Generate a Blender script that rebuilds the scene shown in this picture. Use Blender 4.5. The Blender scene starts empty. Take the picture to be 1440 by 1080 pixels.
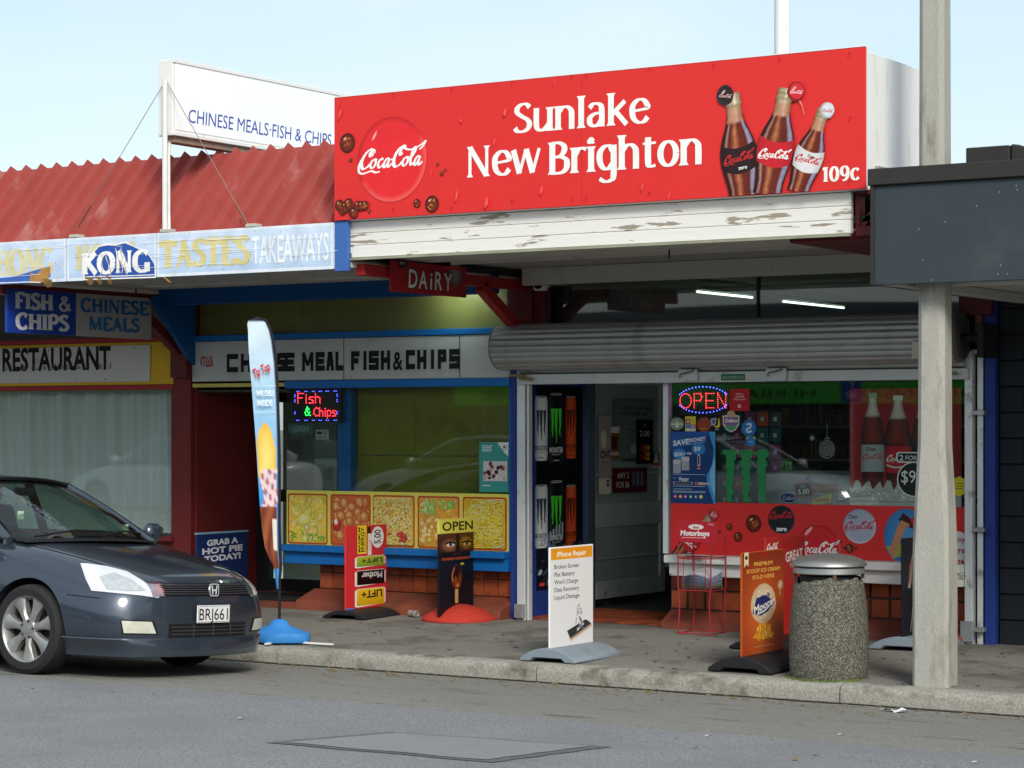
import bpy, bmesh, math, random
from mathutils import Vector, Matrix, geometry
from mathutils.bvhtree import BVHTree
random.seed(7)
PI = math.pi
C = bpy.context.scene.collection
SC = bpy.context.scene
# ------------------------------------------------------------------ camera, sky, sun, exposure
TH = math.radians(32.6); cT, sT = math.cos(TH), math.sin(TH)
H0, F = 1.86, 3209.0
cam = bpy.data.objects.new('camera', bpy.data.cameras.new('camera')); C.objects.link(cam)
cam.location = (0, 0, H0); cam.rotation_euler = (PI/2, 0, TH)
cam.data.sensor_width = 36; cam.data.lens = F/1440*36; cam.data.shift_y = 60/1440
cam.data.clip_start = .1; cam.data.clip_end = 2000
SC.camera = cam
SUN_EL, SUN_AZ = math.radians(35), math.radians(136)      # azimuth clockwise from +Y
w = bpy.data.worlds.new('World'); SC.world = w; w.use_nodes = True
nt = w.node_tree; N = nt.nodes; L = nt.links
for n in list(N): N.remove(n)
out = N.new('ShaderNodeOutputWorld'); bg = N.new('ShaderNodeBackground')
sky = N.new('ShaderNodeTexSky'); sky.sky_type = 'NISHITA'; sky.sun_disc = False
sky.sun_elevation = SUN_EL; sky.sun_rotation = SUN_AZ; sky.air_density = 1.0; sky.dust_density = 1.5; sky.ozone_density = 1.0
tc = N.new('ShaderNodeTexCoord'); mp = N.new('ShaderNodeMapping'); mp.inputs['Scale'].default_value = (1.2, 1.2, 4.5)
mp.inputs['Rotation'].default_value = (0.12, -0.22, 0.4)
nz = N.new('ShaderNodeTexNoise'); nz.inputs['Scale'].default_value = 2.3; nz.inputs['Detail'].default_value = 5; nz.inputs['Roughness'].default_value = .5
cr = N.new('ShaderNodeValToRGB'); cr.color_ramp.elements[0].position = .34; cr.color_ramp.elements[0].color = (.30, .30, .30, 1)
cr.color_ramp.elements[1].position = .72; cr.color_ramp.elements[1].color = (.93, .93, .93, 1)
mx = N.new('ShaderNodeMixRGB'); mx.inputs[2].default_value = (5.0, 5.75, 6.05, 1)
L.new(tc.outputs['Generated'], mp.inputs[0]); L.new(mp.outputs[0], nz.inputs[0]); L.new(nz.outputs[0], cr.inputs[0])
L.new(cr.outputs[0], mx.inputs[0]); L.new(sky.outputs[0], mx.inputs[1]); L.new(mx.outputs[0], bg.inputs[0])
bg.inputs[1].default_value = .082; L.new(bg.outputs[0], out.inputs[0])
sd = bpy.data.lights.new('sun', 'SUN'); sd.energy = 1.4; sd.angle = math.radians(18); sd.color = (1, .95, .87)
sun = bpy.data.objects.new('sun', sd); C.objects.link(sun)
sv = Vector((math.sin(SUN_AZ)*math.cos(SUN_EL), math.cos(SUN_AZ)*math.cos(SUN_EL), math.sin(SUN_EL)))
sun.rotation_euler = sv.to_track_quat('Z', 'Y').to_euler(); sun.location = (10, -20, 30)
SC.view_settings.view_transform = 'Standard'; SC.view_settings.look = 'None'; SC.view_settings.gamma = 1
SC.view_settings.use_curve_mapping = False; SC.view_settings.exposure = 1.05
SC.cycles.max_bounces = 8; SC.cycles.transparent_max_bounces = 16; SC.cycles.caustics_reflective = False; SC.cycles.caustics_refractive = False

# ------------------------------------------------------------------ measuring: a point of a known plane
def kr(px):
    r = (px-720)/F
    return (r*cT-sT)/(r*sT+cT)
def W(px, py, Y):                                     # point of the upright plane y = Y
    x = kr(px)*Y; Z = -x*sT+Y*cT
    return x, H0+(600-py)*Z/F
def WX(px, py, X):                                    # point of the upright plane x = X
    y = X/kr(px); Z = -X*sT+y*cT
    return y, H0+(600-py)*Z/F
# ------------------------------------------------------------------ colours and materials
def lin(h):
    if not isinstance(h, str): return tuple(h[:3])
    o = []
    for i in (0, 2, 4):
        c = int(h[i:i+2], 16)/255
        o.append(c/12.92 if c < .04045 else ((c+.055)/1.055)**2.4)
    return tuple(o)
MATS = {}
def M(name, col=(.5, .5, .5), rough=.6, metal=0, var=.12, scale=6, bump=0, bscale=80, coat=0, dirt=None, dscale=3, dpos=(.5, .7), stretch=None, emit=0, fine=0):
    if name in MATS: return MATS[name]
    m = bpy.data.materials.new(name); m.use_nodes = True; t = m.node_tree; n = t.nodes; l = t.links
    b = n['Principled BSDF']; c = lin(col)
    b.inputs['Specular IOR Level'].default_value = .5 if (metal or coat or rough < .35) else .28
    b.inputs['Roughness'].default_value = rough; b.inputs['Metallic'].default_value = metal
    if coat: b.inputs['Coat Weight'].default_value = coat; b.inputs['Coat Roughness'].default_value = .07
    g = n.new('ShaderNodeTexCoord'); src = g.outputs['Object']
    if stretch:
        q = n.new('ShaderNodeMapping'); q.inputs['Scale'].default_value = stretch; l.new(src, q.inputs[0]); src = q.outputs[0]
    def noise(s, d=4):
        k = n.new('ShaderNodeTexNoise'); k.inputs['Scale'].default_value = s; k.inputs['Detail'].default_value = d; k.inputs['Roughness'].default_value = .6; l.new(src, k.inputs[0]); return k.outputs[0]
    last = None
    x = n.new('ShaderNodeMixRGB'); x.inputs[1].default_value = tuple(v*(1-var) for v in c)+(1,); x.inputs[2].default_value = tuple(min(1, v*(1+var)) for v in c)+(1,)
    l.new(noise(scale), x.inputs[0]); last = x.outputs[0]
    if fine:
        y = n.new('ShaderNodeMixRGB'); y.blend_type = 'MULTIPLY'; y.inputs[0].default_value = 1
        r = n.new('ShaderNodeMapRange'); r.inputs[1].default_value = .3; r.inputs[2].default_value = .7; r.inputs[3].default_value = 1-fine; r.inputs[4].default_value = 1+fine
        l.new(noise(bscale, 2), r.inputs[0]); l.new(last, y.inputs[1]); l.new(r.outputs[0], y.inputs[2]); last = y.outputs[0]
    if dirt:
        y = n.new('ShaderNodeMixRGB'); y.inputs[2].default_value = lin(dirt)+(1,)
        r = n.new('ShaderNodeMapRange'); r.inputs[1].default_value = dpos[0]; r.inputs[2].default_value = dpos[1]
        l.new(noise(dscale, 8), r.inputs[0]); l.new(r.outputs[0], y.inputs[0]); l.new(last, y.inputs[1]); last = y.outputs[0]
    l.new(last, b.inputs['Base Color'])
    if bump:
        k = n.new('ShaderNodeBump'); k.inputs['Strength'].default_value = min(1, bump); k.inputs['Distance'].default_value = .004
        l.new(noise(bscale, 3), k.inputs['Height']); l.new(k.outputs[0], b.inputs['Normal'])
    if emit:
        b.inputs['Emission Color'].default_value = c+(1,); b.inputs['Emission Strength'].default_value = emit
    MATS[name] = m; return m
def print_mat(name, rough, fade=.06):
    m = bpy.data.materials.new(name); m.use_nodes = True; t = m.node_tree; n = t.nodes; l = t.links; b = n['Principled BSDF']
    a = n.new('ShaderNodeVertexColor'); a.layer_name = 'Col'
    k = n.new('ShaderNodeTexNoise'); k.inputs['Scale'].default_value = 7; k.inputs['Detail'].default_value = 6
    g = n.new('ShaderNodeTexCoord'); l.new(g.outputs['Object'], k.inputs[0])
    r = n.new('ShaderNodeMapRange'); r.inputs[1].default_value = .3; r.inputs[2].default_value = .7; r.inputs[3].default_value = 1-fade; r.inputs[4].default_value = 1+fade
    y = n.new('ShaderNodeMixRGB'); y.blend_type = 'MULTIPLY'; y.inputs[0].default_value = 1
    l.new(k.outputs[0], r.inputs[0]); l.new(a.outputs[0], y.inputs[1]); l.new(r.outputs[0], y.inputs[2]); l.new(y.outputs[0], b.inputs['Base Color'])
    b.inputs['Roughness'].default_value = rough; b.inputs['Specular IOR Level'].default_value = .3
    return m
PRINT = print_mat('printed_sheet', .42); PRINTM = print_mat('painted_print', .75, .12)
def glass_mat(name, tint=(.9, .95, .93), refl=1.0):
    m = bpy.data.materials.new(name); m.use_nodes = True; t = m.node_tree; n = t.nodes; l = t.links
    for q in list(n): n.remove(q)
    o = n.new('ShaderNodeOutputMaterial'); tr = n.new('ShaderNodeBsdfTransparent'); gl = n.new('ShaderNodeBsdfGlossy'); x = n.new('ShaderNodeMixShader')
    fr = n.new('ShaderNodeFresnel'); ge = n.new('ShaderNodeNewGeometry'); io = n.new('ShaderNodeMapRange'); io.inputs[3].default_value = 1.5; io.inputs[4].default_value = 1/1.5; l.new(ge.outputs['Backfacing'], io.inputs[0]); l.new(io.outputs[0], fr.inputs[0])
    mu = n.new('ShaderNodeMath'); mu.operation = 'MULTIPLY'; mu.inputs[1].default_value = 1.45*refl; mu.use_clamp = True
    tr.inputs[0].default_value = tint+(1,); gl.inputs['Roughness'].default_value = .015
    nz = n.new('ShaderNodeTexNoise'); nz.inputs['Scale'].default_value = .9; nz.inputs['Detail'].default_value = 1; bp = n.new('ShaderNodeBump'); bp.inputs['Strength'].default_value = .12; bp.inputs['Distance'].default_value = .02
    l.new(nz.outputs[0], bp.inputs['Height']); l.new(bp.outputs[0], gl.inputs['Normal'])
    l.new(fr.outputs[0], mu.inputs[0]); l.new(mu.outputs[0], x.inputs[0]); l.new(tr.outputs[0], x.inputs[1]); l.new(gl.outputs[0], x.inputs[2]); l.new(x.outputs[0], o.inputs[0])
    return m
GLASS = glass_mat('window_glass'); CARGLASS = glass_mat('car_glass', (.55, .68, .62), .9)
# ------------------------------------------------------------------ objects
def tag(o, label=None, cat=None, group=None, kind=None):
    if label: o['label'] = label
    if cat: o['category'] = cat
    if group: o['group'] = group
    if kind: o['kind'] = kind
    return o
def thing(name, label, cat, loc=(0, 0, 0), rz=0, group=None):
    o = bpy.data.objects.new(name, None); C.objects.link(o); o.location = loc; o.rotation_euler = (0, 0, rz); o.empty_display_size = .1
    return tag(o, label, cat, group)
def link(name, me, parent=None, loc=None):
    o = bpy.data.objects.new(name, me); C.objects.link(o)
    if parent: o.parent = parent
    if loc: o.location = loc
    return o
def base_of(p):
    v = Vector((0, 0, 0))
    while p: v += p.location; p = p.parent
    return v
class MB:
    def __init__(s): s.v = []; s.f = []
    def add(s, vs, fs):
        k = len(s.v); s.v += [tuple(v) for v in vs]; s.f += [tuple(i+k for i in f) for f in fs]; return s
    def box(s, x0, x1, y0, y1, z0, z1):
        return s.add([(x0, y0, z0), (x1, y0, z0), (x1, y1, z0), (x0, y1, z0), (x0, y0, z1), (x1, y0, z1), (x1, y1, z1), (x0, y1, z1)],
                     [(0, 3, 2, 1), (4, 5, 6, 7), (0, 1, 5, 4), (1, 2, 6, 5), (2, 3, 7, 6), (3, 0, 4, 7)])
    def prism(s, poly, ax, a, b):                      # poly of the two other axes, in order
        n = len(poly)
        def P(p, t): return (t, p[0], p[1]) if ax == 'x' else ((p[0], t, p[1]) if ax == 'y' else (p[0], p[1], t))
        return s.add([P(p, a) for p in poly]+[P(p, b) for p in poly], [tuple(range(n))[::-1], tuple(range(n, 2*n))]+[(i, (i+1) % n, n+(i+1) % n, n+i) for i in range(n)])
    def grid(s, rows, close=False):
        n = len(rows[0]); vs = [p for r in rows for p in r]; fs = []
        for i in range(len(rows)-1):
            for j in range(n if close else n-1):
                a, b = i*n+j, i*n+(j+1) % n; fs.append((a, b, b+n, a+n))
        return s.add(vs, fs)
    def lathe(s, prof, n=24, c=(0, 0, 0), cap=True):
        rows = [[(c[0]+r*math.cos(2*PI*j/n), c[1]+r*math.sin(2*PI*j/n), c[2]+z) for j in range(n)] for r, z in prof]
        k = len(s.v); s.grid(rows, True)
        if cap: s.f.append(tuple(k+j for j in range(n))[::-1]); s.f.append(tuple(k+(len(prof)-1)*n+j for j in range(n)))
        return s
    def tube(s, pts, r, n=8):
        pts = [Vector(p) for p in pts]; rows = []; up = None
        for i, p in enumerate(pts):
            d = (pts[min(i+1, len(pts)-1)]-pts[max(i-1, 0)]).normalized()
            if up is None: up = d.cross(Vector((0, 0, 1)) if abs(d.z) < .9 else Vector((1, 0, 0))).normalized()
            u = (up-d*up.dot(d)).normalized(); v = d.cross(u); up = u
            rr = r[i] if isinstance(r, (list, tuple)) else r
            rows.append([tuple(p+(u*math.cos(2*PI*j/n)+v*math.sin(2*PI*j/n))*rr) for j in range(n)])
        k = len(s.v); s.grid(rows, True); s.f.append(tuple(k+j for j in range(n))); s.f.append(tuple(k+(len(rows)-1)*n+j for j in range(n)))
        return s
    def bar(s, a, b, wd, ht):                          # rectangular bar between two points
        a, b = Vector(a), Vector(b); d = (b-a).normalized(); u = d.cross(Vector((0, 0, 1)) if abs(d.z) < .95 else Vector((1, 0, 0))).normalized(); v = d.cross(u)
        o = [u*wd/2+v*ht/2, -u*wd/2+v*ht/2, -u*wd/2-v*ht/2, u*wd/2-v*ht/2]
        return s.add([a+q for q in o]+[b+q for q in o], [(0, 1, 2, 3), (7, 6, 5, 4)]+[(i, (i+1) % 4, 4+(i+1) % 4, 4+i) for i in range(4)])
    def mesh(s, name, mat, bevel=0, smooth=35, off=None, seg=1):
        bm = bmesh.new(); vs = [bm.verts.new(Vector(v)-(off or Vector())) for v in s.v]
        for f in s.f:
            try: bm.faces.new([vs[i] for i in f])
            except ValueError: pass
        bmesh.ops.recalc_face_normals(bm, faces=bm.faces)
        if bevel:
            es = [e for e in bm.edges if len(e.link_faces) == 2 and e.calc_face_angle(0) > .5]
            bmesh.ops.bevel(bm, geom=es, offset=bevel, segments=seg, affect='EDGES', profile=.6)
        me = bpy.data.meshes.new(name); bm.to_mesh(me); bm.free(); me.materials.append(mat)
        if smooth:
            for p in me.polygons: p.use_smooth = True
            me.set_sharp_from_angle(angle=math.radians(smooth))
        return me
    def build(s, name, mat, parent=None, world=False, **k):
        return link(name, s.mesh(name, mat, off=base_of(parent) if (world and parent) else None, **k), parent)
def box(name, mat, parent, x0, x1, y0, y1, z0, z1, bevel=.003, world=True, label=None):
    o = MB().box(x0, x1, y0, y1, z0, z1).build(name, mat, parent, world, bevel=bevel)
    if label: o['label'] = label
    return o
def structure(o): o['kind'] = 'structure'; return o
# ------------------------------------------------------------------ flat print: polygons with colours on a sheet, text from the built-in face
_TX = {}
def text_tris(s, bold=0, res=3):
    k = (s, bold, res)
    if k not in _TX:
        cu = bpy.data.curves.new('t', 'FONT'); cu.body = s; cu.size = 1; cu.offset = bold; cu.resolution_u = res; cu.fill_mode = 'BOTH'; cu.extrude = 0
        ob = bpy.data.objects.new('t', cu); me = bpy.data.meshes.new_from_object(ob); me.calc_loop_triangles()
        vs = [(v.co.x, v.co.y) for v in me.vertices]; ts = [tuple(t.vertices) for t in me.loop_triangles]
        _TX[k] = (vs, ts); bpy.data.objects.remove(ob); bpy.data.meshes.remove(me); bpy.data.curves.remove(cu)
    return _TX[k]
class Art:
    def __init__(s, step=.00005): s.v = []; s.f = []; s.c = []; s.z = 0; s.st = step; s.g = 1; s.X = lambda u, v: (u, v)
    def _add(s, pts, tris, cols):
        s.z += 1; k = len(s.v)
        for (u, v) in pts:
            a, b = s.X(u, v); s.v.append((a, -s.z*s.st, b))
        s.f += [tuple(i+k for i in t) for t in tris]
        if isinstance(cols, list): s.c += cols
        else: s.c += [lin(cols)]*len(pts)
        return s
    def poly(s, pts, col):
        t = geometry.tessellate_polygon([[Vector((p[0], p[1], 0)) for p in pts]])
        return s._add(pts, t, col)
    def rect(s, x0, y0, x1, y1, col, col2=None):
        c = [lin(col), lin(col), lin(col2), lin(col2)] if col2 else col
        return s._add([(x0, y0), (x1, y0), (x1, y1), (x0, y1)], [(0, 1, 2, 3)], c)
    def rrect(s, x0, y0, x1, y1, r, col):
        p = []
        for cx, cy, a in ((x1-r, y0+r, -90), (x1-r, y1-r, 0), (x0+r, y1-r, 90), (x0+r, y0+r, 180)):
            p += [(cx+r*math.cos(math.radians(a+d)), cy+r*math.sin(math.radians(a+d))) for d in (0, 30, 60, 90)]
        return s.poly(p, col)
    def ell(s, x, y, rx, ry, c1, c2=None, rot=0, n=20, hx=0, hy=0, jag=0):
        cs, sn = math.cos(rot), math.sin(rot); pts = [(x+hx*rx, y+hy*ry)]
        for i in range(n):
            a = 2*PI*i/n; j = 1+random.uniform(-jag, jag); u, v = rx*math.cos(a)*j, ry*math.sin(a)*j
            pts.append((x+u*cs-v*sn, y+u*sn+v*cs))
        c2 = c2 or c1
        return s._add(pts, [(0, 1+i, 1+(i+1) % n) for i in range(n)], [lin(c1)]+[lin(c2)]*n)
    def grid(s, fp, fc, nu, nv):
        pts = []; cols = []
        for j in range(nv+1):
            for i in range(nu+1):
                pts.append(fp(i/nu, j/nv)); cols.append(lin(fc(i/nu, j/nv)))
        return s._add(pts, [(j*(nu+1)+i, j*(nu+1)+i+1, (j+1)*(nu+1)+i+1, (j+1)*(nu+1)+i) for j in range(nv) for i in range(nu)], cols)
    def stroke(s, pts, w, col, nib=None, smooth=False, layer=True):
        if smooth: pts = crom(pts)
        P = [Vector(p[:2]) for p in pts]; n = len(P); vs = []
        for i in range(n):
            d = (P[min(i+1, n-1)]-P[max(i-1, 0)])
            if d.length < 1e-9: d = Vector((1, 0))
            d.normalize(); nn = Vector((-d.y, d.x)); ww = w if not isinstance(w, (list, tuple)) else w[min(i*len(w)//n, len(w)-1)]
            if nib: ww = nib[0]+(nib[1]-nib[0])*abs(math.sin(math.atan2(d.y, d.x)-nib[2]))**1.3
            vs += [tuple(P[i]+nn*ww/2), tuple(P[i]-nn*ww/2)]
        s._add(vs, [(2*i, 2*i+1, 2*i+3, 2*i+2) for i in range(n-1)], col); k = len(s.v)-len(vs)
        for j in range(len(vs)): a_, y_, b_ = s.v[k+j]; s.v[k+j] = (a_, y_-s.st*.8*(j//2)/n, b_)
        return s
    def text(s, t, x, y, h, col, align='l', sx=1, bold=0, shear=0, rot=0, width=None, mirror=False):
        """h = height of a capital"""
        vs, ts = text_tris(t, bold); k = h/.73
        if not vs: return s
        x0 = min(v[0] for v in vs); x1 = max(v[0] for v in vs)
        if width: sx = width/((x1-x0)*k)
        o = {'l': 0, 'c': -(x1-x0)/2, 'r': -(x1-x0)}[align]; cs, sn = math.cos(rot), math.sin(rot); pts = []
        for u, v in vs:
            u = (u-x0+o)*k*sx; v = v*k; u += shear*v
            if mirror: u = -u
            pts.append((x+u*cs-v*sn, y+u*sn+v*cs))
        return s._add(pts, ts, col)
    def build(s, name, parent, mat=None, y=0, label=None):
        me = bpy.data.meshes.new(name); me.from_pydata(s.v, [], s.f); a = me.color_attributes.new('Col', 'FLOAT_COLOR', 'POINT')
        flat = []
        for c in s.c: flat += [min(.9, c[0]*s.g), min(.9, c[1]*s.g), min(.9, c[2]*s.g), 1]
        a.data.foreach_set('color', flat); me.materials.append(mat or PRINT); o = link(name, me, parent); o.location = (0, y, 0)
        if label: o['label'] = label
        return o
def crom(p, k=7):
    o = []; q = [p[0]]+list(p)+[p[-1]]
    for i in range(1, len(q)-2):
        for t in range(k):
            t /= k; a, b, c, d = q[i-1], q[i], q[i+1], q[i+2]
            o.append(tuple(.5*((2*b[m])+(-a[m]+c[m])*t+(2*a[m]-5*b[m]+4*c[m]-d[m])*t*t+(-a[m]+3*b[m]-3*c[m]+d[m])*t**3) for m in (0, 1)))
    o.append(tuple(p[-1][:2])); return o
# --- a flared roman face drawn with a broad nib: strokes of each letter, cap height .72
def arcp(cx, cy, rx, ry, a0, a1, n=14):
    return [(cx+rx*math.cos(math.radians(a0+(a1-a0)*i/n)), cy+ry*math.sin(math.radians(a0+(a1-a0)*i/n))) for i in range(n+1)]
G = {
 'S': (.50, [[(.42, .60), (.34, .68), (.22, .68), (.12, .60), (.12, .49), (.24, .39), (.36, .31), (.42, .20), (.36, .08), (.24, .03), (.12, .05), (.06, .13)]]),
 'N': (.66, [[(.11, 0), (.11, .72)], [(.11, .70), (.52, .02)], [(.53, 0), (.53, .72)]]),
 'B': (.56, [[(.12, 0), (.12, .72)], [(.1, .70), (.28, .70), (.40, .62), (.40, .50), (.30, .40), (.1, .38)], [(.1, .38), (.32, .38), (.46, .30), (.46, .13), (.34, .03), (.1, .02)]]),
 'u': (.53, [[(.09, .50), (.09, .14), (.15, .04), (.25, .03), (.35, .10), (.40, .16)], [(.42, .50), (.42, 0)]]),
 'n': (.54, [[(.09, .50), (.09, 0)], [(.10, .36), (.20, .46), (.31, .47), (.40, .40), (.42, .30), (.42, 0)]]),
 'h': (.54, [[(.09, .76), (.09, 0)], [(.10, .36), (.20, .46), (.31, .47), (.40, .40), (.42, .30), (.42, 0)]]),
 'l': (.23, [[(.11, .76), (.11, .0)]]),
 'i': (.24, [[(.11, .50), (.11, .0)], arcp(.11, .65, .028, .028, 0, 360, 10)]),
 'a': (.50, [[(.08, .40), (.17, .48), (.30, .47), (.37, .37), (.37, 0)], [(.37, .29), (.20, .27), (.09, .19), (.10, .07), (.20, .02), (.30, .06), (.37, .15)]]),
 'k': (.52, [[(.09, .76), (.09, 0)], [(.42, .49), (.13, .24)], [(.20, .29), (.46, .0)]]),
 'e': (.48, [[(.09, .26), (.41, .30), (.40, .40), (.32, .48), (.20, .48), (.09, .38), (.07, .24), (.11, .10), (.22, .02), (.34, .03), (.43, .12)]]),
 'w': (.74, [[(.05, .50), (.20, .01)], [(.20, .01), (.36, .50)], [(.36, .50), (.52, .01)], [(.52, .01), (.68, .50)]]),
 'r': (.38, [[(.09, .50), (.09, 0)], [(.10, .34), (.18, .45), (.28, .48), (.37, .45)]]),
 'g': (.50, [[(.38, .38), (.30, .48), (.18, .47), (.08, .36), (.08, .18), (.16, .06), (.27, .04), (.38, .14)], [(.40, .50), (.40, -.08), (.33, -.19), (.20, -.21), (.07, -.15)]]),
 't': (.36, [[(.16, .64), (.16, .12), (.21, .03), (.33, .04)], [(.04, .47), (.34, .48)]]),
 'o': (.52, [arcp(.26, .25, .18, .23, 0, 360, 22)]),
 'c': (.44, [[(.39, .40), (.30, .48), (.18, .46), (.08, .34), (.08, .17), (.17, .04), (.29, .02), (.40, .11)]]),
 '1': (.36, [[(.19, 0), (.19, .70)], [(.05, .58), (.19, .68)]]),
 '0': (.52, [arcp(.25, .35, .17, .33, 0, 360, 22)]),
 '9': (.52, [arcp(.24, .46, .16, .22, 0, 360, 20), [(.40, .46), (.38, .22), (.28, .05), (.14, .01)]]),
 'O': (.66, [arcp(.32, .35, .25, .33, 0, 360, 26)]), 'H': (.64, [[(.13, 0), (.13, .70)], [(.5, 0), (.5, .70)], [(.13, .36), (.5, .36)]]),
 'G': (.64, [[(.54, .58), (.42, .68), (.26, .66), (.10, .50), (.10, .2), (.26, .03), (.44, .03), (.54, .12)], [(.53, 0), (.53, .3)]]),
 'K': (.62, [[(.13, 0), (.13, .70)], [(.54, .70), (.16, .32)], [(.24, .40), (.56, 0)]]),
 'T': (.58, [[(.29, 0), (.29, .70)], [(.05, .69), (.53, .69)], [(.05, .69), (.05, .55)], [(.53, .69), (.53, .55)]]),
 'A': (.62, [[(.08, 0), (.29, .70)], [(.28, .70), (.52, 0)], [(.16, .24), (.42, .24)]]),
 'E': (.54, [[(.13, 0), (.13, .70)], [(.13, .69), (.47, .69)], [(.13, .36), (.38, .36)], [(.13, .02), (.48, .02)], [(.47, .69), (.47, .56)], [(.48, .02), (.48, .16)]]),
 'F': (.50, [[(.13, 0), (.13, .70)], [(.13, .69), (.46, .69)], [(.13, .36), (.37, .36)], [(.46, .69), (.46, .56)]]),
 'I': (.26, [[(.13, 0), (.13, .70)]]), 'L': (.5, [[(.13, 0), (.13, .70)], [(.13, .02), (.45, .02)], [(.45, .02), (.45, .17)]]),
 'C': (.58, [[(.50, .56), (.40, .68), (.24, .66), (.10, .50), (.10, .2), (.24, .03), (.40, .03), (.51, .14)]]),
 'P': (.54, [[(.13, 0), (.13, .70)], [(.13, .69), (.32, .69), (.45, .60), (.45, .45), (.32, .34), (.13, .33)]]),
 'M': (.80, [[(.12, 0), (.12, .70)], [(.12, .70), (.38, .05)], [(.38, .05), (.64, .70)], [(.65, .70), (.65, 0)]]),
 '&': (.66, [[(.58, .02), (.22, .46), (.2, .6), (.3, .69), (.40, .6), (.34, .46), (.12, .28), (.10, .12), (.22, .02), (.38, .05), (.54, .32)]]),
 'U': (.64, [[(.13, .70), (.13, .2), (.22, .05), (.36, .03), (.47, .12), (.50, .25), (.50, .70)]]),
 ' ': (.26, []),
}
def xh(c, v):
    if c.islower() or c == '&': return v*1.13 if v <= .5 else .565+(v-.5)*.75
    return v
def roman(art, s, x, y, h, col, width=None, thin=.035, thick=.125, nib=.0, serif=True, sx=1, skip=None):
    k = h/.72; tot = sum(G[c][0] for c in s)
    if width: sx = width/(tot*k)
    u = x
    for ci, c in enumerate(s):
        for st in G[c][1]:
            p = crom(st, 5) if len(st) > 2 and len(st) < 14 else (st if len(st) > 2 else [tuple(st[0][m]+(st[1][m]-st[0][m])*t/4 for m in (0, 1)) for t in range(5)])
            th = thick
            if c in 'Nw' and len(st) == 2: th = thick*1.0
            if c == 'N' and st[0][0] == st[1][0]: th = thick*.55
            if c == 'M' and len(st) == 2 and (st[0] == (.12, 0) or st == [(.38, .05), (.64, .70)]): th = thick*.55
            if c in 'wA' and len(st) == 2 and st[1][1] > st[0][1]: th = thick*.55
            pp = [(u+q[0]*k*sx, y+xh(c, q[1])*k) for q in p]
            if skip and skip(pp): continue
            art.stroke(pp, 0, col, nib=(thin*k, th*k*max(.6, min(1, sx)), nib)); zz = art.z
            if c == 'i' and st[0][1] > .6: art.ell(u+.11*k*sx, y+.70*k, .072*k*sx, .072*k, col)
            if serif and len(st) == 2 and st[0][0] == st[1][0] and abs(st[0][1]-st[1][1]) > .4:
                for q in st:
                    sg = -1 if q[1] > .2 else 1; hw = (.5*th+.045)*k; cx = u+q[0]*k*sx; cy = y+xh(c, q[1])*k
                    art.poly([(cx-hw, cy-sg*.0), (cx+hw, cy-sg*.0), (cx+th*.5*k, cy+sg*.07*k), (cx-th*.5*k, cy+sg*.07*k)], col)
        u += G[c][0]*k*sx
    return u
# --- the flowing script of the drink's name: strokes in a unit of the x-height
SCRIPT = [
 ([(1.60, 1.62), (1.45, 1.35), (1.25, 1.40), (1.32, 1.75), (1.62, 1.95), (1.72, 1.70), (1.30, 2.05), (.75, 1.75), (.30, 1.10), (.18, .45), (.45, .02), (.95, .12), (1.30, .45)], .34),
 ([(.10, .95), (-.15, .30), (.0, -.35), (.5, -.52), (1.1, -.40), (1.65, -.30), (2.2, -.48), (2.75, -.42)], .22),
 ([(1.95, .95), (1.60, .80), (1.42, .35), (1.60, .03), (1.92, .15), (2.12, .60), (1.98, .95), (2.25, .80)], .24),
 ([(3.0, .80), (2.88, .98), (2.62, .80), (2.45, .35), (2.60, .02), (2.90, .12), (3.15, .40)], .24),
 ([(3.85, .90), (3.55, .92), (3.28, .55), (3.22, .12), (3.42, .02), (3.70, .40), (3.92, .95)], .24),
 ([(3.92, .95), (3.74, .25), (3.90, .02), (4.25, .35)], .24),
 ([(4.10, .78), (4.50, .82)], .2),
 ([(5.55, 1.45), (5.38, 1.25), (5.25, 1.40), (5.42, 1.85), (5.85, 2.0), (5.55, 2.15), (5.0, 1.80), (4.62, 1.15), (4.50, .45), (4.75, .02), (5.25, .12), (5.65, .50)], .34),
 ([(5.50, 2.08), (6.1, 1.78), (6.8, 1.72), (7.5, 1.95), (8.1, 2.25), (8.5, 2.55), (8.15, 1.95), (7.75, 1.65)], .20),
 ([(6.20, .95), (5.88, .80), (5.70, .35), (5.88, .03), (6.18, .15), (6.38, .60), (6.25, .95), (6.6, .75)], .24),
 ([(6.60, .60), (7.05, 1.20), (7.30, 1.75), (7.15, 1.95), (6.90, 1.55), (6.72, .70), (6.80, .06), (7.15, .30)], .24),
 ([(7.90, .90), (7.60, .92), (7.33, .55), (7.27, .12), (7.45, .02), (7.72, .40), (7.95, .95)], .24),
 ([(7.95, .95), (7.78, .25), (7.95, .02), (8.30, .35)], .24),
]
def cola(art, cx, cy, width, col, rot=0, bold=1):
    k = width/8.6; cs, sn = math.cos(rot), math.sin(rot)
    for st, w_ in SCRIPT:
        p = crom(st, 6); q = []
        for u, v in p:
            u = (u-4.2+.12*v)*k; v = (v-.75)*k; q.append((cx+u*cs-v*sn, cy+u*sn+v*cs))
        art.stroke(q, 0, col, nib=(.13*k*bold, w_*1.25*k*bold, rot+.35))
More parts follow.
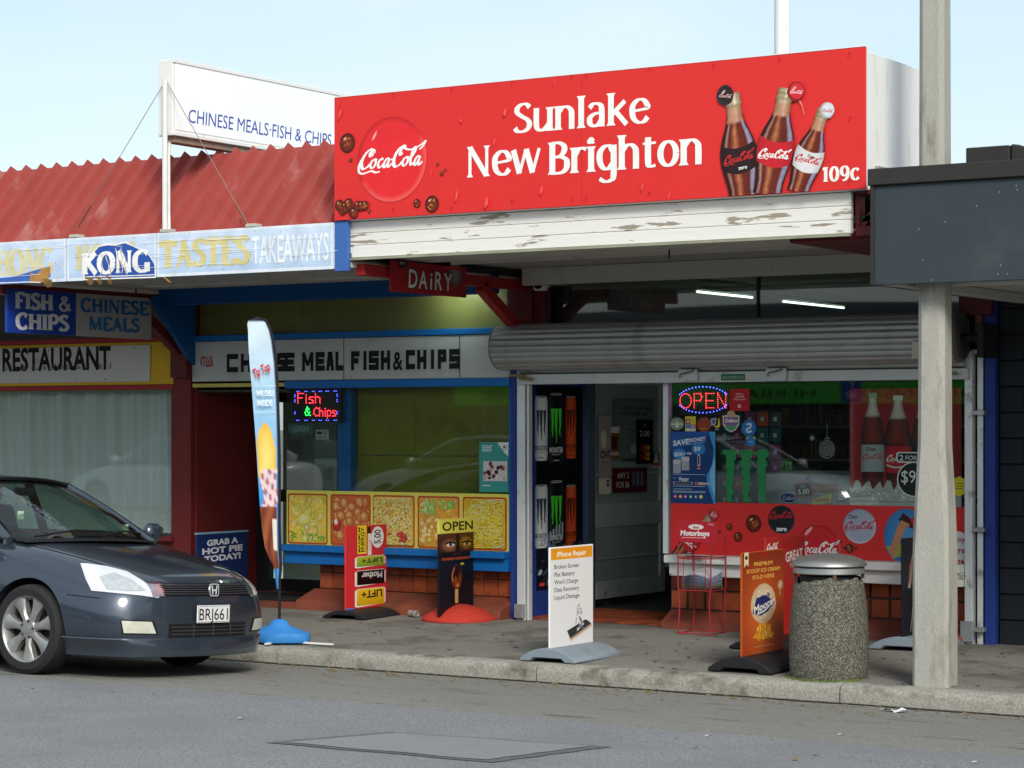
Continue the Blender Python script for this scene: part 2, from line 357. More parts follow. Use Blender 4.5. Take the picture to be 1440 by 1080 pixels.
# ================================================================== materials of the place
asphalt = M('road_asphalt', (.225, .229, .235), .88, var=.12, scale=.9, bump=1, bscale=70, fine=.42, dirt=(.18, .182, .186), dscale=.5, dpos=(.48, .7))
asphalt_edge = M('gutter_asphalt', (.225, .219, .198), .9, var=.14, scale=2, bump=1, bscale=60, fine=.4, dirt=(.12, .114, .095), dscale=2.2, dpos=(.60, .66), stretch=(.6, 3, 1))
patch_m = M('patch_asphalt', (.25, .252, .25), .85, var=.08, scale=3, bump=.8, bscale=140, fine=.22)
tar = M('tar_seam', (.13, .13, .13), .7, bump=.4)
foot_m = M('footpath_asphalt', (.215, .205, .18), .9, var=.16, scale=1.1, bump=.8, bscale=70, fine=.3, dirt=(.135, .127, .108), dscale=2.2, dpos=(.52, .64))
kerb_m = M('kerb_concrete', (.31, .30, .26), .9, var=.2, scale=4, bump=.8, bscale=60, fine=.26, dirt=(.12, .11, .085), dscale=4, dpos=(.5, .66))
conc = M('pole_concrete', (.38, .372, .33), .85, var=.16, scale=3, bump=.6, bscale=60, fine=.12, dirt=(.17, .155, .12), dscale=2.2, dpos=(.53, .75), stretch=(3, 3, .8))
red_roof = M('red_painted_iron', (.32, .058, .048), .6, var=.2, scale=3, dirt=(.42, .17, .15), dscale=2.2, dpos=(.60, .72), stretch=(1, 1, .5), bump=.15, bscale=30)
red_d = M('dark_red_paint', (.115, .012, .014), .5, var=.15, bump=.1)
red_b = M('bright_red_paint', (.34, .018, .022), .5, var=.12)
maroon = M('maroon_wall', (.17, .02, .018), .6, var=.12, bump=.2, bscale=20)
blue_p = M('blue_paint', (.006, .145, .47), .5, var=.15, bump=.15, dirt=(.02, .07, .2), dscale=4, dpos=(.6, .8))
blue_d = M('deep_blue_paint', (.02, .05, .26), .6, var=.15, dirt=(.12, .15, .24), dscale=3, dpos=(.62, .8))
white_p = M('peeling_white_paint', (.80, .79, .74), .7, var=.04, scale=3, dirt=(.33, .29, .22), dscale=3.2, dpos=(.585, .61), stretch=(.55, 1, 4), bump=.6, bscale=14)
white_c = M('white_cladding', (.82, .82, .80), .7, var=.03, dirt=(.58, .57, .52), dscale=5, dpos=(.58, .8), stretch=(3, 3, .5))
grey_w = M('grey_white_panel', (.50, .52, .52), .5, var=.08, scale=2, dirt=(.34, .34, .3), dscale=3, dpos=(.55, .8))
yellow_p = M('yellow_paint', (.70, .42, .01), .5, var=.08)
green_p = M('green_trim', (.10, .30, .13), .6)
olive = M('olive_board', (.25, .24, .03), .7, var=.2, scale=2, dirt=(.13, .12, .03), dscale=3, dpos=(.5, .8))
olive_g = M('olive_gloss_board', (.20, .19, .06), .38, var=.2, scale=1.5, dirt=(.34, .32, .13), dscale=1.8, dpos=(.55, .75))
soffit_m = M('soffit_paint', (.50, .49, .44), .7, var=.1, dirt=(.3, .29, .24), dscale=4, dpos=(.55, .8))
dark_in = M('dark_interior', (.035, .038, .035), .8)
black_m = M('matt_black', (.015, .015, .017), .6)
steel = M('galvanised_steel', (.42, .435, .435), .42, metal=.65, var=.2, scale=5, bump=.15, bscale=20, dirt=(.22, .22, .2), dscale=4, dpos=(.55, .8))
alu = M('aluminium_frame', (.72, .76, .76), .5, metal=.3, var=.15, scale=4, dirt=(.2, .2, .19), dscale=6, dpos=(.6, .75))
slate = M('slate_paint', (.038, .052, .060), .62, var=.12, scale=1.2, bump=.15, bscale=20, dirt=(.06, .072, .078), dscale=2, dpos=(.55, .8))
slate_d = M('dark_flashing', (.032, .030, .028), .55, var=.2)
block_m = M('black_block_paint', (.013, .018, .024), .7, var=.25, bump=.5, bscale=50)
tile_ms = [M('terracotta_tile_%s' % n_, c_, .45, var=.16, scale=5, dirt=(.07, .02, .012), dscale=4, dpos=(.55, .8)) for n_, c_ in
           (('red', (.31, .066, .023)), ('orange', (.36, .085, .028)), ('brown', (.22, .047, .020)))]
grout = M('dark_grout', (.07, .05, .04), .9)
ledge_m = M('terracotta_ledge', (.24, .06, .035), .6, var=.2, dirt=(.10, .045, .03), dscale=2.5, dpos=(.45, .75))
wood_raw = M('split_wood', (.32, .17, .06), .8, var=.35, stretch=(.4, 1, 5), scale=10)

# ================================================================== ground
def roadz(y):
    P = [(-40, .31), (0, .28), (6, .225), (9, .18), (11, .135), (11.65, .108), (13.3, .028), (14.09, 0)]
    for (a, za), (b, zb) in zip(P, P[1:]):
        if y <= b: return za+(zb-za)*(y-a)/(b-a)
    return 0
def pathz(y): return .128+(y-14.09)*.02
def strip(name, mat, x0, x1, ys, fz, dz=0, nx=1, wob=0):
    rows = []
    for y in ys: rows.append([(x0+(x1-x0)*i/nx, y+(wob*math.sin(i*1.7)*random.uniform(.3, 1) if wob else 0), fz(y)+dz) for i in range(nx+1)])
    return MB().grid(rows).build(name, mat, smooth=60)
structure(strip('road', asphalt, -400, 400, [1.6, 6, 9, 11, 11.65, 13.3, 14.10], roadz))
mgrime = 0
rows = [[(x, y+(.05*math.sin(x*1.3)+.03*math.sin(x*4.1) if k == 0 else 0), roadz(y+(.05*math.sin(x*1.3)+.03*math.sin(x*4.1) if k == 0 else 0))+.004) for x in [-60+i*.25 for i in range(320)]] for k, y in enumerate([11.72, 12.4, 13.3, 14.09])]
rows = [[(p[0], p[1]-.16, roadz(p[1]-.16)-.004) for p in rows[0]]]+rows
structure(MB().grid(rows).build('gutter_strip', asphalt_edge))
def onroad(px, py):                                    # ground point under a pixel of the photograph, on the cambered road
    k = kr(px); y = 11.0
    for _ in range(30):
        Z = (H0-roadz(y))*F/(py-600); y = Z/(-k*sT+cT)
    return k*y, y
pq = [onroad(*p) for p in ((372, 1045), (548, 1030), (858, 1051), (692, 1073))]
def inset(q, d):
    cx = sum(p[0] for p in q)/4; cy = sum(p[1] for p in q)/4
    return [(p[0]+(cx-p[0])*d, p[1]+(cy-p[1])*d) for p in q]
def patchmesh(name, q, mat, dz, n=10):
    rows = [[None]*(n+1) for _ in range(n+1)]
    for i in range(n+1):
        for j in range(n+1):
            u, v = i/n, j/n
            x = (q[0][0]*(1-u)+q[1][0]*u)*(1-v)+(q[3][0]*(1-u)+q[2][0]*u)*v; y = (q[0][1]*(1-u)+q[1][1]*u)*(1-v)+(q[3][1]*(1-u)+q[2][1]*u)*v
            j_ = .012*math.sin(i*2.1+j*1.3) if (i in (0, n) or j in (0, n)) else 0
            rows[i][j] = (x+j_, y+j_, roadz(y)+dz)
    return structure(MB().grid(rows).build(name, mat))
patchmesh('road_patch_seam', pq, tar, .004); patchmesh('road_patch', inset(pq, .12), patch_m, .007)
structure(strip('footpath', foot_m, -400, 400, [14.22, 15.5, 16.86], pathz))
structure(MB().grid([[(-60+.2*i, 14.04-.035*abs(math.sin(i*.7))-.02*abs(math.sin(i*2.3)), roadz(14.0)+.008) for i in range(400)], [(-60+.2*i, 14.086, roadz(14.09)+.009) for i in range(400)]]).build('gutter_grime', M('wet_grime', (.035, .033, .026), .8, var=.6, scale=5)))
# kerb stones, one cast length after another
def kerbstone(x0, x1, nm='kerb', parent=None):
    pr = [(14.09, -.1), (14.085, .075), (14.098, .108), (14.125, .126), (14.235, .133), (14.235, -.1)]
    return structure(MB().prism(pr, 'x', x0, x1).build(nm, kerb_m, smooth=50))
xk = -60.
while xk < 40:
    ln = 30 if (xk < -16 or xk > 0) else 2.4
    if xk < -16 and xk+ln > -16: ln = -16-xk+.001
    kerbstone(xk+.006, min(xk+ln, 40)-.006); xk += ln
structure(strip('far_footpath', foot_m, -400, 400, [-6, 1.45], lambda y: .42))
structure(MB().box(-400, 400, 1.45, 1.6, .1, .43).build('far_kerb', kerb_m))
structure(MB().add([(-900, -6, .28), (900, -6, .28), (900, -900, .28), (-900, -900, .28)], [(0, 1, 2, 3)]).add([(-900, 24, .0), (900, 24, .0), (900, 900, .0), (-900, 900, .0)], [(0, 1, 2, 3)]).build('ground', foot_m))
# litter, leaves by the kerb
lb = MB(); random.seed(3)
for i in range(520):
    x = random.uniform(-12.5, -3.5); y = 14.07-abs(random.gauss(0, .35)) if random.random() < .8 else random.uniform(10.5, 14)
    s = random.uniform(.007, .026); a = random.uniform(0, 6); z = roadz(y)+.008
    lb.add([(x+s*math.cos(a+t), y+s*math.sin(a+t)*.7, z+random.uniform(0, .008)) for t in (0, 1.5, 3.1, 4.6)], [(0, 1, 2, 3)])
tag(lb.build('gutter_litter', M('dry_leaves', (.25, .17, .06), .8, var=.7, scale=9), smooth=0), 'scattered dry leaves and crumbs along the kerb', 'litter', kind='stuff')
tz = roadz(13.9)
pw = MB()
random.seed(11)
rows = [[(-5.95+.17*i/5, 13.72+.07*j/3+.01*math.sin(i), .02+.018*random.random()+.012*math.sin(i*1.5+j)) for i in range(6)] for j in range(4)]
tag(pw.grid(rows).build('paper_scrap', M('white_paper', (.8, .82, .85), .7)), 'crumpled white paper scrap in the gutter below the concrete pole', 'litter')
for i, (px, py) in enumerate(((333, 1012), (1177, 1035), (1366, 1074), (990, 1037))):
    x, y = onroad(px, py)
    tag(MB().add([(x, y, roadz(y)+.008), (x+.045, y+.01, roadz(y)+.016), (x+.04, y+.03, roadz(y)+.009), (x+.004, y+.022, roadz(y)+.013)], [(0, 1, 2, 3)]).build('paper_fleck', MATS['white_paper']),
        ['tiny white paper fleck on the road in front of the car', 'tiny white fleck on the road below the bin', 'tiny white fleck on the road nearest the right edge', 'tiny pale fleck on the road right of the patched square'][i], 'litter')

# ================================================================== building shell (party walls, roofs)
YW = 16.84
XP = -14.40          # party wall between restaurant and takeaway
XD = -10.68          # between takeaway and dairy
XR = -6.345           # right end of the dairy
body_m = M('render_wall', (.30, .29, .27), .8)

# ---------------- restaurant
rest = thing('restaurant_shop', 'maroon restaurant shopfront with a yellow sign board and a curtained window', 'shopfront', (-17, YW, .15))
bx = lambda nm, mat, par, *a, **k: box(nm, mat, par, *a, **k)
bx('pillar', maroon, rest, -14.62, -14.40, YW-.05, YW+.95, .1, 3.35)
bx('stall_riser', maroon, rest, -20, -14.62, YW, YW+.12, .1, .75)
bx('header_wall', M('grey_wall', (.10, .095, .09), .7), rest, -20, -14.62, YW+.03, YW+.15, 2.75, 3.4)
def zat(px, py, Y=YW): return W(px, py, Y)[1]
z_rs0, z_rs1 = zat(200, 541), zat(200, 484)
bx('sign_backing', yellow_p, rest, -20, -14.625, YW-.03, YW+.03, z_rs0-.0, z_rs1+.02)
bx('red_rail', red_b, rest, -20, -14.625, YW-.045, YW+.02, z_rs1+.023, z_rs1+.07)
bx('red_rail', red_b, rest, -20, -14.625, YW-.045, YW+.02, z_rs0-.05, z_rs0-.003)
zt = zat(240, 549); bx('green_rail', green_p, rest, -20, -14.66, YW-.02, YW+.03, zt, zt+.035)
bx('window_sill', maroon, rest, -20, -14.62, YW-.08, YW+.13, .752, .80)
fr = bx('window_frame', maroon, rest, -14.68, -14.625, YW-.01, YW+.06, .80, zt)
bx('mullion', maroon, rest, -17.75, -17.70, YW+.0, YW+.05, .80, zt)
MB().box(-20, -14.68, YW+.02, YW+.026, .80, zt).build('window_pane', GLASS, rest, True)
sgn = thing('restaurant_sign', 'white board lettered RESTAURANT in black on yellow backing', 'sign', (-17.7, YW-.045, z_rs0+.03))
xr = W(215, 510, YW)[0]; hr = z_rs1-z_rs0-.04
link('board', MB().box(0, xr+17.7, 0, .012, 0, hr).mesh('board', M('aged_white_sheet', (.58, .58, .57), .5, var=.06, dirt=(.3, .24, .15), dscale=2.5, dpos=(.65, .75)), bevel=.002), sgn)
a = Art(); x0 = W(8, 520, YW)[0]+17.7; x1 = W(160, 520, YW)[0]+17.7
a.text('RESTAURANT', x0, .13, .23, '17130f', width=x1-x0, bold=.03)
for i in range(60):
    px_ = random.uniform(x0, x1); a.rect(px_, .13, px_+random.uniform(.004, .012), .13+random.uniform(.02, .07), '3a2c22' if i % 2 else '8f8b84')
for i in range(9): a.ell(.3+i*.38, random.choice((.03, hr-.03)), .008, .008, '7a5230')
a.build('print', sgn, PRINTM, -.001)
# curtain
rows = []
for zz in (0.82, 1.2, 1.7, 2.2, zt+.02):
    r = []
    for i in range(900):
        x = -20+i*.006; am = .036*(1+.5*math.sin(i*.013)); bell = 1
        d = am*math.sin(i*.10+1.6*math.sin(i*.017)+.25*math.sin(zz*2))+.014*math.sin(i*.31+2*math.sin(i*.023)+zz)+.01*math.sin(i*.052+zz*1.5)
        r.append((x+.01*math.sin(zz*2+i*.05), YW+.16+d, zz))
    rows.append(r)
cm = bpy.data.materials.new('sheer_curtain'); cm.use_nodes = True; n = cm.node_tree.nodes; l = cm.node_tree.links
b = n['Principled BSDF']; b.inputs['Base Color'].default_value = (.95, .97, .97, 1); b.inputs['Roughness'].default_value = .9
tr = n.new('ShaderNodeBsdfTransparent'); ms = n.new('ShaderNodeMixShader'); lw = n.new('ShaderNodeLayerWeight'); lw.inputs[0].default_value = .35
mr = n.new('ShaderNodeMapRange'); mr.inputs[3].default_value = .78; mr.inputs[4].default_value = 1.0
l.new(lw.outputs['Facing'], mr.inputs[0]); l.new(mr.outputs[0], ms.inputs[0]); l.new(tr.outputs[0], ms.inputs[1]); l.new(b.outputs[0], ms.inputs[2]); l.new(ms.outputs[0], n['Material Output'].inputs[0])
tag(MB().grid(rows).build('net_curtain', cm, smooth=80), 'sheer pale net curtain hanging inside the restaurant window', 'curtain')
bx('back_wall', dark_in, rest, -20, -14.62, YW+1.4, YW+1.5, .1, 3.3, bevel=0)
bx('ceiling', dark_in, rest, -20, -14.62, YW+.16, YW+1.4, 3.2, 3.3, bevel=0)

# ---------------- fish and chip takeaway
fish = thing('takeaway_shop', 'fish and chip takeaway shopfront with blue trim, tiled base and food photo strip', 'shopfront', (-12.5, YW, .15))
XE = -13.27                                                       # left end of the window bay
xg = XD-.08
bx('recess_wall', maroon, fish, XP-.0, XP+.03, YW+.0, YW+.95, .12, 2.42)
bx('door_head', black_m, fish, XP+.03, xg, YW+.90, YW+1.0, 2.2, 3.3)
zb0, zb1 = zat(560, 533), zat(560, 474)                            # sign board bottom and top
bx('soffit_board', M('dark_soffit', (.05, .05, .04), .7), fish, XP+.03, XE, YW+.02, YW+.9, zb0-.10, zb0-.08)
# blue beams
def blue(nm, x0, x1, z0, z1, y0, y1): return bx(nm, blue_p, fish, x0, x1, y0, y1, z0, z1, bevel=.004)
blue('blue_rail', XP+.01, xg, zb1+.005, zb1+.06, YW-.06, YW+.05)
blue('blue_rail', XE+.02, xg, zb0-.075, zb0-.005, YW-.06, YW+.05)
bx('yellow_rail', M('faded_yellow', (.62, .56, .13), .6), fish, XP+.03, XE+.015, YW-.06, YW+.02, zb0-.055, zb0-.02)
z_t0 = zat(560, 408, YW)
bx('bulkhead_board', olive_g, fish, XP+.03, XP+1.28, YW+.05, YW+.07, zb1+.06, 3.4, bevel=0)
bx('bulkhead_board', olive_g, fish, XP+1.284, xg, YW+.05, YW+.07, zb1+.06, 3.4, bevel=0)
bx('blue_beam', M('beam_blue', (.004, .08, .27), .5), fish, XP+.03, XD+.05, 16.30, 16.42, 3.0, 3.3)
# window frame, pane
zs1 = zat(560, 771, YW-.1); zs0 = zat(560, 795, YW-.1)
bx('window_sill', blue_p, fish, XE-.02, xg+.0, YW-.16, YW+.12, zs1-.06, zs1, bevel=.006)
bx('sill_apron', blue_p, fish, XE+.05, xg, YW-.10, YW+.10, zs0-.02, zs1-.062, bevel=.004)
MB().box(XE, xg, YW, YW+.006, zs1, zb0-.075).build('window_pane', GLASS, fish, True)
xbp = W(477, 600, YW+.12)[0]; xbq = W(495, 600, YW+.12)[0]
bx('corner_post', blue_p, fish, xbp, xbq, YW+.10, YW+.18, zs1, zb0-.075)
bx('frame_trim', blue_p, fish, xg-.03, xg+.0, YW-.02, YW+.05, zs1, zb0-.075)
tz_ = zat(600, 641, YW+.55)
bx('inner_board', olive, fish, xbq+.01, xg, YW+.20, YW+.22, .7, zat(600, 641, YW+.2)-.004, bevel=0)
bx('inner_board', olive, fish, xbq+.01, -11.95, YW+.20, YW+.22, zat(600, 641, YW+.2)+.004, 2.9, bevel=0)
bx('inner_board', olive, fish, -11.945, xg, YW+.20, YW+.22, zat(600, 641, YW+.2)+.004, 2.9, bevel=0)
bx('counter_board', M('grey_green_board', (.12, .13, .085), .6), fish, XE+.02, xbp, YW+.75, YW+.8, .3, 2.4, bevel=0)
side = MB().box(XE, XE+.006, YW+.01, YW+.9, zs1, zb0-.075).build('side_pane', GLASS, fish, True)
# tiled base: single tiles on a grouted core
tmesh = [MB().box(-.0725, .0725, 0, .02, -.0725, .0725).mesh('tile', m_, bevel=.004) for m_ in tile_ms]
def tiles(parent, x0, x1, y, z0, rows_, org, nm='tile', sz=.152):
    k = int((x1-x0)/sz+.01); rnd = random.Random(5)
    for r in range(rows_):
        for i in range(k):
            o = link(nm, tmesh[rnd.choice((0, 0, 1, 2))], parent, (x0+sz*(i+.5)-org[0], y+rnd.uniform(-.0012, .0012)-org[1], z0+sz*(r+.5)-org[2]))
            o.rotation_euler = (rnd.uniform(-.006, .006), 0, rnd.uniform(-.006, .006))
bb = bx('tiled_base', grout, fish, -12.93, xg, YW+.075, YW+.30, .1, zs0-.02, bevel=0)
zl = zat(600, 835, YW+.02)
tiles(bb, -12.93, xg+.02, YW+.06, zl, 3, (-12.5, YW, .15))
MB().prism([(YW-.22, .14), (YW-.215, zl-.11), (YW-.20, zl-.095), (YW+.07, zl-.002), (YW+.07, .14)], 'x', -13.0, xg).build('tiled_ledge', ledge_m, fish, True, bevel=.004)
bx('door_step', ledge_m, fish, XP+.03, -12.95, YW-.20, YW+1.0, .1, pathz(YW)+.05, bevel=.01)
mat_ = tag(MB().box(-14.25, -13.05, YW-.05, YW+.6, 0, .015).build('door_mat', M('rubber_mat', (.02, .02, .02), .9, bump=1, bscale=200), bevel=.004), 'black rubber mat on the step of the takeaway doorway', 'mat'); mat_.location.z = pathz(YW)+.051
# glazed door at the back of the recess
dr = bx('door', black_m, fish, XP+.04, XP+.16, YW+.90, YW+.96, .24, 2.2)
zz0, zz1 = .30, 2.15
MB().box(XP+.16, XE+.30, YW+.90, YW+.95, .24, .36).box(XP+.16, XE+.30, YW+.90, YW+.95, 1.12, 1.24).box(XE+.22, XE+.30, YW+.90, YW+.95, .36, 2.2).box(XP+.16, XE+.22, YW+.90, YW+.95, 2.1, 2.2).build('door_frame', black_m, fish, True, bevel=.004)
MB().box(XP+.16, XE+.22, YW+.92, YW+.925, .36, 2.1).build('door_pane', GLASS, fish, True)
MB().box(XP-.1, XE+2, YW+1.5, YW+1.55, .1, 2.5).build('inner_wall', M('pale_green_wall', (.24, .26, .20), .7), fish, True)
MB().tube([(XE+.10, YW+.86, .95), (XE+.10, YW+.84, 1.0), (XE+.10, YW+.84, 1.3), (XE+.10, YW+.86, 1.35)], .012).build('door_handle', steel, fish, True)
bx('roof_board', dark_in, fish, XP+.03, xg, YW+.08, YW+1.5, 3.3, 3.36, bevel=0)
# long sign board over the takeaway
sg = thing('long_shop_sign', 'long grey board lettered CHINESE MEAL FISH & CHIPS in black', 'sign', (XP+.02, YW-.05, zb0))
hb = zb1-zb0
for i, (p0, p1) in enumerate(((273, 487), (488.5, 650), (651.5, 722))):
    xa = W(p0, 500, YW)[0]-(XP+.02) if i else 0; xb = W(p1, 500, YW)[0]-(XP+.02) if i < 2 else xg-XP-.02
    link('panel', MB().box(xa, xb, 0, .03, 0, hb).mesh('panel', grey_w, bevel=.002), sg)
a = Art()
def blocktext(a, s, spans, Y, X0, Z0, col):
    pass
BL = {'C': [(1, 1, 0, 1), (0, 1, 0, 0), (0, 0, 1, 0)], 'H': [(0, 0, 0, 1), (1, 0, 1, 1), (0, .5, 1, .5)], 'I': [(.5, 0, .5, 1)], 'N': [(0, 0, 0, 1), (0, 1, 1, 0), (1, 0, 1, 1)],
      'E': [(0, 0, 0, 1), (0, 1, 1, 1), (0, .5, .9, .5), (0, 0, 1, 0)], 'S': [(1, 1, 0, 1), (0, 1, 0, .5), (0, .5, 1, .5), (1, .5, 1, 0), (1, 0, 0, 0)],
      'M': [(0, 0, 0, 1), (0, 1, .5, .4), (.5, .4, 1, 1), (1, 1, 1, 0)], 'A': [(0, 0, .35, 1), (.35, 1, .65, 1), (.65, 1, 1, 0), (.15, .35, .85, .35)], 'L': [(0, 1, 0, 0), (0, 0, 1, 0)],
      'F': [(0, 0, 0, 1), (0, 1, 1, 1), (0, .5, .8, .5)], 'P': [(0, 0, 0, 1), (0, 1, 1, 1), (1, 1, 1, .5), (1, .5, 0, .5)]}
def sq(a, ch, x0, x1, y0, y1, col, wv, wh):
    for (u0, v0, u1, v1) in BL[ch]:
        X0, X1 = x0+wv/2, x1-wv/2; Y0, Y1 = y0+wh/2, y1-wh/2
        p = (X0+(X1-X0)*u0, Y0+(Y1-Y0)*v0); q = (X0+(X1-X0)*u1, Y0+(Y1-Y0)*v1)
        d = Vector((q[0]-p[0], q[1]-p[1])).normalized()
        if abs(d.x) > .9 : a.rect(min(p[0], q[0])-wv/2, p[1]-wh/2, max(p[0], q[0])+wv/2, p[1]+wh/2, col)
        elif abs(d.y) > .99: a.rect(p[0]-wv/2, min(p[1], q[1])-wh/2, p[0]+wv/2, max(p[1], q[1])+wh/2, col)
        else: a.poly([(p[0]-wv/2, p[1]-(wh/2 if d.y > 0 else -wh/2)), (p[0]+wv/2, p[1]-(wh/2 if d.y > 0 else -wh/2)), (q[0]+wv/2, q[1]+(wh/2 if d.y > 0 else -wh/2)), (q[0]-wv/2, q[1]+(wh/2 if d.y > 0 else -wh/2))], col)
def px2u(px): return W(px, 505, YW-.05)[0]-(XP+.02)
y0, y1 = hb*.22, hb*.68
for ch, p0, p1 in (('C', 319, 335), ('H', 339, 353), ('I', 356, 361), ('N', 364, 376), ('E', 378, 388), ('S', 390, 401), ('E', 401, 414.5), ('M', 425, 441), ('E', 444, 457), ('A', 459, 470), ('L', 472, 483),
                   ('F', 494, 506), ('I', 511, 516), ('S', 519, 533), ('H', 536, 549), ('C', 571, 584), ('H', 587, 600), ('I', 606, 611), ('P', 616, 628), ('S', 632, 647)):
    sq(a, ch, px2u(p0), px2u(p1), y0, y1, '14171b', .034, .05)
a.text('&', px2u(553), y0, (y1-y0)*.98, '14171b', width=px2u(567)-px2u(553), bold=.02)
a.text('VT£\u00a36', px2u(281), hb*.38, .10, 'b03a3a', width=px2u(300)-px2u(281), bold=.02)
a.build('print', sg, PRINTM, -.002)
# food pictures
def food_strip():
    X0 = W(405, 700, YW+.012)[0]; X1 = XD-.09; ZB = zat(560, 774, YW); ZT = zat(560, 692, YW)
    t = thing('food_poster_strip', 'yellow strip of five food photographs along the bottom of the takeaway window', 'poster', (X0, YW-.008, ZB))
    wd, ht = X1-X0, ZT-ZB
    link('sheet', MB().box(0, wd, 0, .003, 0, ht).mesh('sheet', M('yellow_sheet', (.80, .74, .12), .45)), t)
    edges = [(405.5, 461.5), (465.5, 522), (525.5, 584), (588, 647), (651.5, 713.5)]
    R = random.Random(9)
    for k, (p0, p1) in enumerate(edges):
        a = Art(.00002); a.g = 1.6; u0 = W(p0, 700, YW)[0]-X0; u1 = W(p1, 700, YW)[0]-X0; v0, v1 = ht*.055, ht*.945
        a.rrect(u0, v0, u1, v1, .025, '9c3b1e'); m = .016; u0 += m; u1 -= m; v0 += m; v1 -= m
        a.rrect(u0, v0, u1, v1, .02, ('c9a93a', 'b4561f', 'c2a43c', 'c08a35', 'b98f22')[k])
        def cb(x, y, rx, ry, c1, c2, rot=0, jag=.06):
            rx_ = min(rx, (u1-u0)*.4); x = min(max(x, u0+max(rx_, ry)), u1-max(rx_, ry)); y = min(max(y, v0+max(rx_, ry)), v1-max(rx_, ry))
            a.ell(x, y, rx_, ry, c1, c2, rot, 12, -.2, .3, jag)
        U = lambda: R.uniform(u0, u1); V = lambda: R.uniform(v0, v1)
        if k == 0:
            for i in range(150): cb(U(), V(), R.uniform(.03, .06), R.uniform(.015, .035), R.choice(('f2e87c', 'e6d860', 'efe9a0', 'd9c04a')), R.choice(('c59a2c', 'b8a53a', 'a88a20')), R.uniform(0, 3), .12)
            for i in range(14): cb(U(), v0+R.uniform(0, .1), .03, .008, '6f9a2a', '4f7a1a', R.uniform(0, 3))
            cb((u0+u1)*.5-.04, (v0+v1)/2, .07, .05, 'f7f0a0', 'd8b848')
        if k == 1:
            for i in range(60): cb(U(), V(), R.uniform(.045, .06), R.uniform(.045, .058), 'f0a060', '9a3c10', R.uniform(0, 3), .03)
            for i in range(22): cb(U(), V(), .007, .005, 'fbe2c0', 'f0b080')
            cb(u0+.03, v0+.17, .05, .06, 'c8322a', '8a1c14'); cb(u0+.05, v0+.2, .02, .03, 'f5efe0', 'd8cdb0')
        if k == 2:
            for i in range(1100): cb(U(), V(), .015, .008, R.choice(('f3e9a8', 'e6d67c', 'fbf4cc', 'dcc258')), R.choice(('b9962f', 'cfae4a')), R.uniform(0, 3), .15)
            for i in range(6): cb(u0+R.uniform(.02, .2), V(), .03, .02, 'eaa35c', 'b5602a', R.uniform(0, 3))
            for i in range(14): cb(U(), V(), .008, .007, '7aa83a', '4c7a22')
            for i in range(7): cb(u1-R.uniform(.06, .16), v0+R.uniform(.05, .14), .03, .017, 'd2584a', '8a221a', R.uniform(0, 3))
        if k == 3:
            for i in range(130): cb(U(), V(), R.uniform(.03, .045), R.uniform(.02, .035), R.choice(('f0d060', 'e0a040', 'f2dc90', 'd88038')), R.choice(('a86a1c', 'b8842c')), R.uniform(0, 3), .1)
            for i in range(12): cb(U(), v1-R.uniform(.0, .16), .06, .018, R.choice(('b8dc80', '8fc45a', 'd4e8a8')), '5c8a2e', R.uniform(0, 3))
            for i in range(8): cb(u0+R.uniform(.04, .2), v0+R.uniform(.08, .18), .018, .018, 'f8eeb0', 'c8a850')
        if k == 4:
            for i in range(300):
                cx, cy = R.uniform(u0+.05, u1-.05), R.uniform(v0+.05, v1-.05); r = R.uniform(.03, .12); a0 = R.uniform(0, 6); pts = []
                for j in range(9):
                    q = a0+j*.3; pts.append((min(max(cx+r*math.cos(q), u0+.006), u1-.006), min(max(cy+r*.7*math.sin(q), v0+.006), v1-.006)))
                a.stroke(pts, .011, '9a6a12'); a.stroke(pts, .007, R.choice(('f0d860', 'e8c840', 'f8ea90', 'd8b030')))
        a.build('food_picture', t, PRINT, -.001-.0)
food_strip()

# ---------------- dairy
dairy = thing('dairy_shop', 'corner dairy shopfront with roller shutter, recessed doorway and red drink advertising', 'shopfront', (-8.4, YW, .15))
XC = W(941, 700, YW)[0]                                             # left end of the dairy window
bx('blue_pillar', blue_d, dairy, XD-.075, XD+.02, YW-.05, YW+.12, .1, 2.9)
bx('blue_pillar', blue_d, dairy, W(1386, 700, YW)[0], XR+.02, YW-.06, YW+.3, .1, 3.0)
bx('red_corner', red_d, dairy, XR-.25, XR+.015, YW-.12, YW+.3, 2.72, 3.15)
bx('shutter_guide', alu, dairy, XD+.025, XD+.105, YW-.10, YW-.02, .13, 2.35)
bx('guide_lip', alu, dairy, XD+.12, XD+.14, YW-.09, YW-.03, .13, 2.3)
xg1, xg2 = W(1363, 700, YW)[0], W(1372, 700, YW)[0]
bx('shutter_guide', alu, dairy, xg1, xg2+.01, YW-.10, YW-.02, .13, 2.45)
bx('guide_rail', alu, dairy, xg2+.035, xg2+.10, YW-.06, YW-.01, .13, 2.5)
bx('timber_batten', M('oak_batten', (.28, .12, .04), .7), dairy, xg2+.035, xg2+.08, YW-.105, YW-.062, 2.5, 2.86)
for zz in (.28, 1.05, 1.95, 2.42): bx('clamp', steel, dairy, xg2+.02, xg2+.115, YW-.13, YW-.062, zz, zz+.035)
for zz in (.2,): bx('lock_box', steel, dairy, xg1-.02, xg2+.03, YW-.14, YW-.102, zz, zz+.16); bx('lock_box', steel, dairy, XD+.02, XD+.11, YW-.14, YW-.102, zz, zz+.12)
